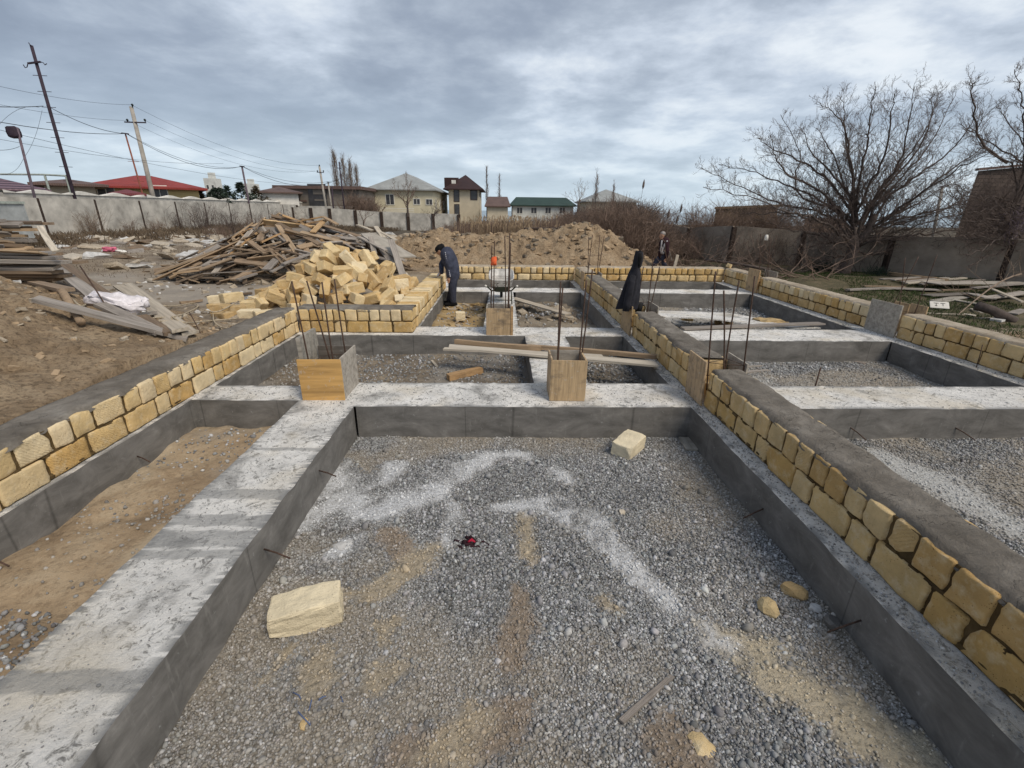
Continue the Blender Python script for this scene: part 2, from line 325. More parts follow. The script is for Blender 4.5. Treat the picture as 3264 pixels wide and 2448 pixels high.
plain('ink_dark', (0.10, 0.09, 0.08), 0.9); plain('insulator', (0.02, 0.03, 0.03), 0.4)
# ------------------------------------------------------------ geometry helpers
def _hash(ix, iy, s):
    h = (ix.astype(np.int64)*374761393 + iy.astype(np.int64)*668265263 + s*1442695041) & 0xFFFFFFFF
    h = ((h ^ (h >> 13))*1274126177) & 0xFFFFFFFF
    return ((h ^ (h >> 16)) & 0xFFFF)/65535.0
def vnoise(x, y, s=0):
    x = np.asarray(x, float); y = np.asarray(y, float)
    ix, iy = np.floor(x), np.floor(y); fx, fy = x-ix, y-iy
    fx = fx*fx*(3-2*fx); fy = fy*fy*(3-2*fy)
    a, b, c, d = _hash(ix, iy, s), _hash(ix+1, iy, s), _hash(ix, iy+1, s), _hash(ix+1, iy+1, s)
    return (a*(1-fx)+b*fx)*(1-fy) + (c*(1-fx)+d*fx)*fy
def fbm(x, y, sc, oct=4, s=0):
    t = 0; a = 1; n = 0
    for o in range(oct):
        t = t + a*vnoise(x*sc, y*sc, s+o*17); n += a; a *= 0.5; sc *= 2.03
    return t/n - 0.5
def smooth(t): t = np.clip(t, 0, 1); return t*t*(3-2*t)

def mesh_np(name, V, Fc, mats, mi=None, tint=None, smooth_=False):
    me = bpy.data.meshes.new(name)
    V = np.asarray(V, np.float32).reshape(-1, 3)
    if isinstance(Fc, np.ndarray):
        k = Fc.shape[1]; n = len(Fc)
        me.vertices.add(len(V)); me.vertices.foreach_set('co', V.ravel())
        me.loops.add(n*k); me.loops.foreach_set('vertex_index', Fc.astype(np.int32).ravel())
        me.polygons.add(n); me.polygons.foreach_set('loop_start', np.arange(0, n*k, k, dtype=np.int32))
        me.update(calc_edges=True)
    else: me.from_pydata(V.tolist(), [], Fc)
    for m in (mats if isinstance(mats, (list, tuple)) else [mats]): me.materials.append(MATS[m])
    if mi is not None: me.polygons.foreach_set('material_index', np.asarray(mi, np.int32))
    if tint is not None:
        at = me.color_attributes.new('tint', 'FLOAT_COLOR', 'POINT')
        t = np.asarray(tint, np.float32)
        if t.shape[1] == 3: t = np.hstack([t, np.ones((len(t), 1), np.float32)])
        at.data.foreach_set('color', t.ravel())
    if smooth_: me.polygons.foreach_set('use_smooth', [True]*len(me.polygons))
    me.update(); return me
def link(me, name, parent=None, loc=None):
    o = bpy.data.objects.new(name, me); col.objects.link(o)
    if parent is not None: o.parent = parent
    if loc is not None: o.location = loc
    return o
def tag(o, label=None, cat=None, group=None, kind=None):
    if label: o['label'] = label
    if cat: o['category'] = cat
    if group: o['group'] = group
    if label and cat and not kind: o['kind'] = 'thing'
    if kind: o['kind'] = kind
    return o
def empty(name, loc=(0, 0, 0), rz=0):
    o = bpy.data.objects.new(name, None); col.objects.link(o); o.location = loc; o.rotation_euler = (0, 0, rz); o.empty_display_size = 0.1
    return o
def copy_tree(o, parent=None):
    c = o.copy(); col.objects.link(c)
    if parent: c.parent = parent
    for ch in list(o.children): copy_tree(ch, c)
    return c

class MB:                                       # mesh collector
    def __init__(s): s.v = []; s.f = []; s.m = []; s.t = []
    def add(s, V, Fc, mi=0, tint=None):
        n = len(s.v); s.v += [tuple(p) for p in V]; s.f += [tuple(i+n for i in q) for q in Fc]; s.m += [mi]*len(Fc)
        s.t += [tint or (1, 1, 1, 1)]*len(V)
    def box(s, a, b, mi=0):                     # axis box from min corner to max corner
        (x0, y0, z0), (x1, y1, z1) = a, b
        V = [(x0, y0, z0), (x1, y0, z0), (x1, y1, z0), (x0, y1, z0), (x0, y0, z1), (x1, y0, z1), (x1, y1, z1), (x0, y1, z1)]
        s.add(V, [(0, 3, 2, 1), (4, 5, 6, 7), (0, 1, 5, 4), (1, 2, 6, 5), (2, 3, 7, 6), (3, 0, 4, 7)], mi)
    def beam(s, p, q, w, h, up=(0, 0, 1), mi=0):
        p, q = Vector(p), Vector(q); d = (q-p).normalized(); u = Vector(up)
        if abs(d.dot(u)) > 0.98: u = Vector((0, 1, 0))
        r = d.cross(u).normalized(); u = r.cross(d).normalized()
        V = []
        for c in (p, q):
            for a, b in ((-1, -1), (1, -1), (1, 1), (-1, 1)): V.append(c + r*a*w/2 + u*b*h/2)
        s.add(V, [(0, 1, 2, 3), (7, 6, 5, 4), (0, 4, 5, 1), (1, 5, 6, 2), (2, 6, 7, 3), (3, 7, 4, 0)], mi)
    def tube(s, pts, rad, n=8, mi=0, caps=True):
        pts = [Vector(p) for p in pts]
        if isinstance(rad, (int, float)): rad = [rad]*len(pts)
        V = []; Fc = []; pr = None
        for i, p in enumerate(pts):
            d = (pts[min(i+1, len(pts)-1)] - pts[max(i-1, 0)]).normalized()
            ref = Vector((0, 0, 1)) if abs(d.z) < 0.9 else Vector((1, 0, 0))
            if pr is not None: ref = pr
            a = d.cross(ref)
            if a.length < 1e-5: a = d.cross(Vector((0, 1, 0.3)))
            a.normalize(); b = a.cross(d).normalized(); pr = b
            for k in range(n):
                t = 2*math.pi*k/n; V.append(p + (a*math.cos(t) + b*math.sin(t))*rad[i])
        for i in range(len(pts)-1):
            for k in range(n): Fc.append((i*n+k, i*n+(k+1) % n, (i+1)*n+(k+1) % n, (i+1)*n+k))
        if caps: Fc.append(tuple(range(n))[::-1]); Fc.append(tuple(range((len(pts)-1)*n, len(pts)*n)))
        s.add(V, Fc, mi)
    def build(s, name, mats, parent=None, tint=False, smooth_=False, loc=None):
        me = mesh_np(name, s.v, s.f, mats, s.m, s.t if tint else None, smooth_)
        return link(me, name, parent, loc)

_grid = {}
def cube_grid(n):
    if n in _grid: return _grid[n]
    idx = {}; V = []; Fc = []
    def vid(i, j, k):
        if (i, j, k) not in idx: idx[(i, j, k)] = len(V); V.append((i/n-0.5, j/n-0.5, k/n-0.5))
        return idx[(i, j, k)]
    for a in range(n):
        for b in range(n):
            Fc.append((vid(a, b, 0), vid(a, b+1, 0), vid(a+1, b+1, 0), vid(a+1, b, 0)))
            Fc.append((vid(a, b, n), vid(a+1, b, n), vid(a+1, b+1, n), vid(a, b+1, n)))
            Fc.append((vid(a, 0, b), vid(a+1, 0, b), vid(a+1, 0, b+1), vid(a, 0, b+1)))
            Fc.append((vid(a, n, b), vid(a, n, b+1), vid(a+1, n, b+1), vid(a+1, n, b)))
            Fc.append((vid(0, a, b), vid(0, a, b+1), vid(0, a+1, b+1), vid(0, a+1, b)))
            Fc.append((vid(n, a, b), vid(n, a+1, b), vid(n, a+1, b+1), vid(n, a, b+1)))
    _grid[n] = (np.array(V), Fc); return _grid[n]
def rough_box(dx, dy, dz, r=0.02, amp=0.006, n=5, seed=0, chip=0.0):
    G, Fc = cube_grid(n)
    # push grid lines toward the edges so the rounding has vertices
    V = np.sign(G)*0.5*(1-(1-np.abs(G)*2)**1.8)*np.array((dx, dy, dz))
    h = np.array((dx, dy, dz))/2
    inner = np.clip(V, -(h-r), h-r); d = V-inner; L = np.linalg.norm(d, axis=1, keepdims=True)
    V = np.where(L > 1e-9, inner + d/np.maximum(L, 1e-9)*np.minimum(r, np.maximum(L, r*0.9)), V)
    s = seed*1.37
    o = np.stack([fbm(V[:, 0]*1+s+V[:, 2]*3.1, V[:, 1]+V[:, 2]*1.7+s, 14, 3, 3+i*5) for i in range(3)], 1)
    V = V + o*amp*2
    if chip > 0:                                 # a broken corner
        c = h*np.array([random.choice((-1, 1)) for _ in range(3)]); nrm = c/np.linalg.norm(c)
        k = np.maximum(0, V@nrm - (np.linalg.norm(c)-chip)); V = V - k[:, None]*nrm
    return V, Fc

# ------------------------------------------------------------ ground
INX0, INX1, INY0, INY1 = -3.86, 7.27, -1.6, 14.8
BERM = [(-5.6, 0.2), (-4.6, 0.62), (-3.4, 1.02), (-2.2, 1.20), (-0.6, 1.12), (0.2, 1.22), (1.4, 1.30), (2.2, 1.50), (2.9, 1.62), (3.7, 1.35), (4.6, 0.75), (5.6, 0.25), (6.6, -0.2)]
def hz(x, y):
    x = np.asarray(x, float); y = np.asarray(y, float)
    out = 0.12 - 0.44*smooth((x-0.5)/6.0)
    out = out - 0.75*smooth((y-34)/36)*smooth((x+27)/14)
    out = out - 1.6*smooth((y-110)/80) - 2.5*smooth((y-200)/70)
    # sand heap at the left, running up to the top of the left wall
    m = 1.28*np.exp(-(((x+8.9)/2.9)**2 + ((y-6.1)/2.1)**2)) + 0.50*np.exp(-(((x+6.2)/1.7)**2 + ((y-3.9)/2.1)**2))
    strip = 0.22*smooth((7.6-y)/2.2)*smooth((x+7.2)/2.2)*(x < -3.2)
    out = out + m*(x < -3.2) + strip
    # spoil heap behind the back wall
    bx = np.interp(x, [b[0] for b in BERM], [b[1] for b in BERM])
    wy = np.exp(-(np.abs(y-17.1)/1.55)**2.3)
    out = out + np.maximum(0, bx-out)*wy*(y > 14.5)
    # low bank along the outside of the right wall
    out = out + 0.42*np.exp(-((x-8.2)/0.9)**2)*smooth((8.4-y)/3)
    rough = fbm(x, y, 0.35, 3, 5)*0.22 + fbm(x, y, 2.4, 4, 9)*0.10
    near = smooth((30-np.hypot(x, y))/15)
    lump = np.clip(wy*2, 0, 1)*(bx > 0.3)*(y > 14.7) + 0.62*(x < -3.86)*(y < 8)*smooth((-3.95-x)/.5)
    out = out + (0.10-np.abs(fbm(x, y, 4.6, 3, 38)))*np.clip(lump, 0, 1)*0.35
    out = out + rough*(0.4+0.6*near) + (np.abs(fbm(x, y, 2.1, 4, 31))*0.85-0.06)*np.clip(lump, 0, 1)*0.62
    inside = (x > INX0) & (x < INX1) & (y > INY0) & (y < INY1) & ~((x < -1.7) & (y > 8.0))
    pa_z = patches(np.atleast_1d(x).ravel(), np.atleast_1d(y).ravel())[1].reshape(x.shape)*0.010 if x.size > 2000 else 0
    f = -0.365 + pa_z + fbm(x, y, 1.3, 3, 2)*0.05 + fbm(x, y, 3.4, 3, 22)*0.03 + fbm(x, y, 9, 3, 6)*0.018
    f = f + ((x < -2.2) & (y < 4.8))*(0.09*fbm(x, y, 0.9, 3, 8)+0.04-np.abs(fbm(x, y, 3.2, 4, 18))*0.16+0.03)                 # sandy left pit
    f = f + ((x > -1.5) & (x < -0.3) & (y > 8.2) & (y < 12.2))*(0.06+0.10*fbm(x, y, 1.6, 4, 12))
    f = f + ((x > 0.3) & (x < 2.1) & (y > 8.2) & (y < 12.2))*(0.09+0.16*fbm(x, y, 1.4, 4, 13))*smooth((2.0-x)/0.9)
    f = f + ((x > 1.0) & (x < 2.1) & (y > 5.3) & (y < 7.6))*(0.05+0.10*fbm(x, y, 3.4, 4, 14))
    f = f + ((x > -3.5) & (x < 0.42) & (y > 5.2) & (y < 7.7))*(0.03+0.06*fbm(x, y, 1.8, 4, 15))
    out = np.where(inside, f, out)
    return out
def hz1(x, y): return float(hz(np.array([x]), np.array([y]))[0])

def seg_d(x, y, pts):
    """distance to a polyline whose points carry a half width: returns max of 1-d/w"""
    best = np.zeros_like(x)
    for (ax, ay, aw), (bx, by, bw) in zip(pts[:-1], pts[1:]):
        dx, dy = bx-ax, by-ay; L = dx*dx+dy*dy+1e-9
        t = np.clip(((x-ax)*dx+(y-ay)*dy)/L, 0, 1)
        d = np.hypot(x-(ax+t*dx), y-(ay+t*dy)); w = aw+t*(bw-aw)
        best = np.maximum(best, 1-d/w)
    return best
def GP(px, py, w): p = P(px*1.4756, py*1.4756, -0.36); return (p.x, p.y, w)
LIME = [[GP(700, 1030, .35), GP(790, 1100, .28), GP(900, 1085, .22), GP(960, 1040, .24), GP(1010, 1005, .22), GP(1070, 985, .22), GP(1135, 985, .12)],
        [GP(1070, 1098, .12), GP(1190, 1085, .20), GP(1270, 1135, .24), GP(1330, 1200, .17), GP(1390, 1265, .15), GP(1450, 1310, .13), GP(1530, 1365, .16), GP(1590, 1400, .1)],
        [GP(1215, 1030, .18), GP(1245, 1040, .12)], [GP(735, 1180, .13), GP(765, 1175, .12)], [GP(965, 1100, .12), GP(975, 1180, .08)],
        [GP(640, 1130, .14), GP(860, 1010, .18)]]
SANDP = [[GP(1545, 1375, .17), GP(1650, 1415, .26), GP(1700, 1480, .25), GP(1790, 1530, .20), GP(1880, 1580, .20), GP(1990, 1659, .16)], [GP(1840, 1500, .10), GP(1960, 1590, .14), GP(2020, 1659, .1)]]
SANDL = [[GP(700, 1290, .14), GP(840, 1260, .16), GP(930, 1190, .18)], [GP(850, 1350, .12), GP(850, 1395, .08)], [GP(690, 1470, .17), GP(720, 1430, .10)],
         [GP(830, 1470, .15), GP(880, 1450, .08)], [GP(960, 1640, .22), GP(1020, 1560, .15)], [GP(640, 1400, .1), GP(600, 1450, .08)], [GP(1140, 1110, .10), GP(1150, 1200, .09)], [GP(1320, 1310, .09), GP(1340, 1320, .07)]]
SANDB = [[GP(1110, 1270, .10), GP(1110, 1350, .16), GP(1110, 1440, .10)], [GP(840, 1160, .13), GP(870, 1220, .10)], [GP(1100, 1560, .16), GP(880, 1650, .2)], [GP(1440, 1590, .22), GP(1500, 1659, .18)]]
def patches(x, y):
    """lime dust and trodden-in sand on the gravel, as colour + cover"""
    wob = fbm(x, y, 4, 5, 71)*1.5 + fbm(x, y, 17, 3, 77)*0.9 + fbm(x, y, 55, 2, 79)*1.1
    def m(L, soft):
        b = np.zeros_like(x)
        for p in L: b = np.maximum(b, seg_d(x, y, p))
        return smooth((b*1.35+wob*0.75)/soft)*(b > 0)
    x = x+fbm(x, y, 3.1, 4, 81)*0.22; y = y+fbm(x, y, 3.1, 4, 83)*0.22
    col_ = np.zeros((len(x), 3)) + 0.2; a = np.zeros_like(x)
    for L, c, k in ((SANDB, (0.37, 0.275, 0.185), 0.8), (SANDL, (0.52, 0.43, 0.30), 0.9), (SANDP, (0.62, 0.54, 0.40), 1.0), (LIME, (0.78, 0.79, 0.80), 0.9)):
        w = m(L, 0.8)*k; w = w*(np.clip(1.0+fbm(x, y, 6.5, 3, 95)*2.6, 0.3, 1) if c[2] > .7 else 1); col_ = col_*(1-w[:, None]) + np.array(c)*w[:, None]; a = np.maximum(a, w)
    base = smooth((fbm(x, y, 1.1, 5, 91)+0.03+0.10*np.exp(-(((x+.5)/1.1)**2+((y-2.0)/1.0)**2)))*4)*0.6
    col_ = np.where(a[:, None] > 0.02, col_, np.array((0.38, 0.325, 0.25))); a = np.maximum(a, base)
    rp = (x > 2.8)
    w = smooth((seg_d(x, y, [(4.0, 4.1, .35), (4.15, 3.5, .38), (4.2, 2.9, .25)])*1.4+wob*0.6)/0.8)*rp*0.85
    w = np.maximum(w, smooth((seg_d(x, y, [(3.5, 6.0, .5), (3.9, 6.4, .3)])+wob*0.6)/0.8)*rp*0.6)
    w = np.maximum(w, smooth((seg_d(x, y, [(3.4, 11, .9), (4.6, 9.5, .8)])+wob*0.6)/0.8)*rp*0.6)
    col_ = col_*(1-w[:, None]) + np.array((0.62, 0.63, 0.62))*w[:, None]; a = np.maximum(a, w)
    return col_, a

def axis_pts(lo, fine0, fine1, hi, step, grow):
    a = list(np.arange(fine0, fine1, step)); s = step; p = a[-1]
    while p < hi: s *= grow; p += s; a.append(p)
    s = step; p = a[0]; b = []
    while p > lo: s *= grow; p -= s; b.append(p)
    return np.array(b[::-1]+a)
xs = axis_pts(-260, -10.5, 8.6, 300, 0.065, 1.09); ys = axis_pts(-14, 0.8, 17.6, 290, 0.065, 1.07)
gx, gy = np.meshgrid(xs, ys); gx = gx.ravel(); gy = gy.ravel(); gzv = hz(gx, gy)
nx, ny = len(xs), len(ys)
ii = (np.arange(ny-1)[:, None]*nx + np.arange(nx-1)[None, :]).ravel()
GF = np.stack([ii, ii+1, ii+nx+1, ii+nx], 1)
cxm, cym = gx[GF].mean(1), gy[GF].mean(1)
gm = ['dirt_yard', 'sand_brown', 'sand_yellow', 'sand_pit', 'mud_grey', 'gravel_base', 'grass_ground', 'field_far']
mi = np.zeros(len(GF), int); wobx = fbm(cxm, cym, 0.9, 3, 44)*2.2
inn = (cxm > INX0+.1) & (cxm < INX1-.1) & (cym > INY0) & (cym < INY1) & ~((cxm < -1.7) & (cym > 8.0))
mi[(cym > 40) | (np.abs(cxm) > 45)] = 7
sandy = (np.exp(-(((cxm+7.8)/3.3)**2 + ((cym-4.9)/3.1)**2)) + wobx*0.05 > 0.22) | ((cxm < -3.7) & (cym < 6.6)) | ((cym > 14.6) & (cym < 19.5) & (cxm > -5.5+wobx*0.5) & (cxm < 6.6))
mi[sandy] = 1
mi[(cxm > 7.1) & (cym > 9.5+wobx*1.5) & (cym < 40) & (cxm < 40)] = 6
mi[(cxm > 7.1) & (cym <= 9.2+wobx) & (cxm < 40)] = 1
def reg(x0, x1, y0, y1, k): mi[inn & (cxm > x0) & (cxm < x1) & (cym > y0) & (cym < y1)] = k
reg(-4, 8, -2, 15, 5); reg(-3.9, -2.0, -2, 5, 3); reg(-3.9, 0.7, 5, 7.9, 4); reg(0.7, 2.4, 5, 7.9, 4)
reg(-1.9, 0, 8, 12.5, 2); reg(0, 2.4, 8, 12.5, 4); reg(-1.9, 2.4, 12.4, 15, 4)
pc, pa = patches(gx, gy)
leftp = (gx < -2.0) & (gy < 5)
pc[leftp] = (0.30, 0.28, 0.25); pa[leftp] = (smooth((fbm(gx, gy, 1.3, 4, 55)-0.05)*6)*0.6)[leftp]
lp2 = leftp & (fbm(gx, gy, 1.0, 4, 56) > 0.04); pc[lp2] = (0.50, 0.41, 0.29); pa[lp2] = (smooth((fbm(gx, gy, 1.0, 4, 56)-0.04)*9)*0.7)[lp2]
oth = (gy > 5) & (gx < 2.4) & (gx > -3.9) & (gy < 8)
pc[oth] = (0.33, 0.32, 0.30); pa[oth] = (smooth((fbm(gx, gy, 1.5, 4, 57)+0.02)*5)*0.5)[oth]
outm = (gx < INX0) | (gx > INX1) | (gy > INY1); pa[outm] = 0
yard = outm & (gx < -2) & (gy > 7.5) & (gy < 40)
pc[yard] = (0.37, 0.34, 0.30); pa[yard] = (smooth((0.55*np.exp(-((gy-11.5)/2.2)**2)+fbm(gx*0.4, gy, 0.9, 3, 58))*1.6)*0.6)[yard]
g_me = mesh_np('ground', np.stack([gx, gy, gzv], 1), GF, gm, mi, np.hstack([pc, pa[:, None]]), True)
tag(link(g_me, 'ground'), 'sandy building plot, yards and fields beyond', kind='structure')
sb = MB(); sb.add([(-6000, 150, -4.6), (6000, 150, -4.6), (6000, 11000, -4.6), (-6000, 11000, -4.6)], [(0, 1, 2, 3)])
tag(sb.build('sea', ['sea']), 'grey blue sea on the horizon', kind='structure')

# loose gravel in the pits: real stones
def stone_field(name, label, boxes, seed, size, flat=None):
    rg = np.random.default_rng(seed); tpl = []
    for k in range(5):
        bm = bmesh.new(); bmesh.ops.create_icosphere(bm, subdivisions=1, radius=1.0)
        v = np.array([p.co[:] for p in bm.verts]); v = v*(1+0.38*(rg.random((len(v), 1))-0.5)); v *= np.array((1, 0.72+0.2*rg.random(), 0.55+0.15*rg.random()))
        tpl.append((v, np.array([[p.index for p in f.verts] for f in bm.faces]))); bm.free()
    VV, FF, TT = [], [], []; off = 0
    for (x0, x1, y0, y1, dens, smin, smax) in boxes:
        n = int((x1-x0)*(y1-y0)*dens); x = rg.uniform(x0, x1, n); y = rg.uniform(y0, y1, n)
        pcol, pal = patches(x, y)
        if flat is not None: pal = pal*0+0.5*rg.random(n); pcol = pcol*0+np.array(flat)
        keep = rg.random(n) > pal*0.93
        x, y, pcol, pal = x[keep], y[keep], pcol[keep], pal[keep]; n = len(x)
        z = hz(x, y) if flat is None else np.zeros(n); s = rg.uniform(smin, smax, n)*(1+0.9*(rg.random(n) > 0.97))
        g = rg.choice([0.15, 0.21, 0.28, 0.36, 0.46, 0.60], n, p=[.15, .22, .25, .2, .12, .06])[:, None]*(np.array((0.99, 1.0, 1.01))+rg.normal(0, .012, (n, 3)))
        g = g*(0.92+fbm(x, y, 1.7, 4, 93)*0.7)[:, None]; w = (np.clip(pal*1.1, 0, 1)*rg.uniform(0.45, 1, n))[:, None]; c = g*(1-w)+pcol*w
        which = rg.integers(0, 5, n)
        for k in range(5):
            sel = np.where(which == k)[0]; v, f = tpl[k]
            q = rg.normal(size=(len(sel), 4)); q[:, 1:3] *= 0.45; q /= np.linalg.norm(q, axis=1, keepdims=True); w_, a, b, d = q.T
            Rm = np.stack([1-2*(b*b+d*d), 2*(a*b-w_*d), 2*(a*d+w_*b), 2*(a*b+w_*d), 1-2*(a*a+d*d), 2*(b*d-w_*a), 2*(a*d-w_*b), 2*(b*d+w_*a), 1-2*(a*a+b*b)], 1).reshape(-1, 3, 3)
            pv = np.einsum('nij,vj->nvi', Rm, v)*s[sel][:, None, None] + np.stack([x[sel], y[sel], z[sel]+s[sel]*rg.uniform(0.0, 0.55, len(sel))], 1)[:, None, :]
            VV.append(pv.reshape(-1, 3)); TT.append(np.repeat(c[sel], len(v), 0))
            FF.append((f[None]+(np.arange(len(sel))*len(v))[:, None, None]+off).reshape(-1, 3)); off += len(sel)*len(v)
    me = mesh_np(name, np.concatenate(VV), np.concatenate(FF), 'gravel_stone', None, np.concatenate(TT))
    return tag(link(me, name), label, kind='stuff')
stone_field('gravel', 'grey crushed gravel covering the large near pit', [(-1.58, 2.08, 1.15, 4.6, 130, .014, .024), (-1.58, 2.08, 1.15, 2.4, 10500, .0052, .0108), (-1.58, 2.08, 2.4, 4.6, 6500, .006, .0118)], 3, 1)
stone_field('gravel', 'grey gravel in the pits right of the middle block wall', [(2.82, 6.58, 2.6, 4.56, 3200, .007, .013), (2.82, 6.58, 5.3, 7.38, 1500, .008, .016), (2.82, 6.58, 8.3, 12.1, 180, .015, .03)], 4, 1)
stone_field('rubble', 'scattered grey stones on the soil of the pits', [(-3.0, -2.5, 1.5, 2.2, 900, .006, .022), (-2.9, -2.3, 2.9, 3.5, 500, .005, .02), (-3.4, -2.26, 1.2, 4.7, 220, .005, .02), (-3.4, 0.38, 5.4, 7.6, 380, .009, .022), (1.1, 2.05, 5.4, 7.5, 500, .01, .028), (-1.4, -0.4, 8.3, 12.1, 40, .015, .04), (0.35, 2.0, 8.3, 12.1, 90, .012, .035)], 5, 1)

stone_field('rubble', 'small grey crumbs and grit lying on the foundation beams', [(-2.2, -1.62, 1.0, 4.6, 420, .002, .006), (-2.2, 2.05, 4.65, 5.3, 300, .0025, .008), (2.84, 6.55, 4.6, 5.25, 120, .003, .008), (-1.4, 2.0, 7.7, 8.2, 120, .003, .010), (0.45, 1.05, 5.4, 7.6, 160, .003, .008), (-3.4, -2.3, 4.8, 5.2, 260, .003, .009)], 6, 1, (0.30, 0.29, 0.27))
stone_field('rubble', 'sandy grit along the ledges beside the block walls', [(2.10, 2.23, 1.0, 12.0, 1900, .002, .009), (6.61, 6.86, 4.0, 12.0, 300, .004, .012), (-3.45, -3.43, 1.0, 7.5, 800, .002, .007), (2.65, 2.79, 2.0, 12, 500, .003, .01)], 7, 1, (0.60, 0.53, 0.42))

# ------------------------------------------------------------ cast concrete foundation
BEAMS = [(-3.90, -3.42, -1.6, 7.64), (-2.24, -1.59, -1.0, 4.61), (2.09, 2.80, -1.6, 14.82), (6.60, 7.31, -1.6, 14.82), (-1.95, -1.48, 8.28, 14.82),
         (-0.32, 0.31, 8.28, 12.15), (0.41, 1.09, 5.35, 7.64), (-3.42, -2.24, 4.78, 5.23), (-2.24, 2.09, 4.61, 5.35), (-3.90, 2.09, 7.64, 8.28),
         (-1.48, 2.09, 12.15, 12.92), (-1.48, 2.09, 14.34, 14.82), (2.80, 6.60, 14.34, 14.82), (2.80, 6.60, 4.58, 5.28), (2.80, 6.60, 7.42, 8.24), (2.80, 6.60, 12.15, 12.90),
         (-3.42, 2.09, -1.6, -1.0), (2.80, 6.60, -1.6, -1.0)]
DARKBANDS = [(P(820, a, 0).y, P(820, b, 0).y) for a, b in ((1560, 1590), (1640, 1676), (1690, 1742), (1752, 1782), (2130, 2205), (1427, 1436))]
fnd = tag(empty('foundation', (0, 0, 0)), 'cast concrete strip foundation with whitish tops and dark grey sides', 'foundation')
def inb(x, y): return any(a < x < b and c < y < d for a, b, c, d in BEAMS)
def edge_w(x, y, z):
    a = 0.010 if z > -0.02 else 0.005
    return (float(fbm(x+z*0.5, y, 4.5, 4, 61))*a*2.4, float(fbm(x, y+z*0.5, 4.5, 4, 62))*a*2.4, float(fbm(x, y, 6, 3, 63))*0.016 if z > -0.02 else 0)
for bi, (x0, x1, y0, y1) in enumerate(BEAMS):
    mb = MB(); far = y0 > 8.5; st = 0.14 if far else 0.075; sty = 0.013 if bi == 1 else st
    nx_, ny_ = max(2, round((x1-x0)/st)), max(2, round((y1-y0)/sty))
    X = np.linspace(x0, x1, nx_+1); Y = np.linspace(y0, y1, ny_+1); V = []; T = []
    for yy in Y:
        for xx in X:
            e = edge_w(xx, yy, 0); V.append((xx+e[0], yy+e[1], e[2]))
            dk = 0.0
            if bi == 1: dk = max([0.60+0.3*float(fbm(xx, yy, 9, 3, 5)) for a, b in DARKBANDS if min(a, b)+0.008*math.sin(xx*23) < yy < max(a, b)+0.008*math.sin(xx*19)] or [0])
            T.append((dk, dk, dk, 1))
    n0 = len(V); mb.v = V; mb.t = T
    for j in range(ny_):
        for i in range(nx_): mb.f.append((j*(nx_+1)+i, j*(nx_+1)+i+1, (j+1)*(nx_+1)+i+1, (j+1)*(nx_+1)+i)); mb.m.append(0)
    def side(pts, nx1, ny1):
        zs = (0, -0.03, -0.14, -0.26, -0.40, -0.60)
        for p, q in zip(pts[:-1], pts[1:]):
            mx_, my_ = (p[0]+q[0])/2+nx1*0.01, (p[1]+q[1])/2+ny1*0.01
            if inb(mx_, my_): continue
            V2 = []
            for z in zs:
                for c in (p, q):
                    e = edge_w(c[0], c[1], z); V2.append((c[0]+e[0], c[1]+e[1], z+e[2]))
            mb.add(V2, [(2*k, 2*k+2, 2*k+3, 2*k+1) for k in range(len(zs)-1)], 1)
    side([(x, y0) for x in X], 0, -1); side([(x, y1) for x in X][::-1], 0, 1)
    side([(x0, y) for y in Y][::-1], -1, 0); side([(x1, y) for y in Y], 1, 0)
    bm = bmesh.new(); me = mesh_np('beam', mb.v, mb.f, ['concrete_top', 'concrete_side'], mb.m, mb.t)
    bm.from_mesh(me); bmesh.ops.remove_doubles(bm, verts=bm.verts, dist=1e-5); bmesh.ops.recalc_face_normals(bm, faces=bm.faces); bm.to_mesh(me); bm.free()
    link(me, 'beam', fnd)

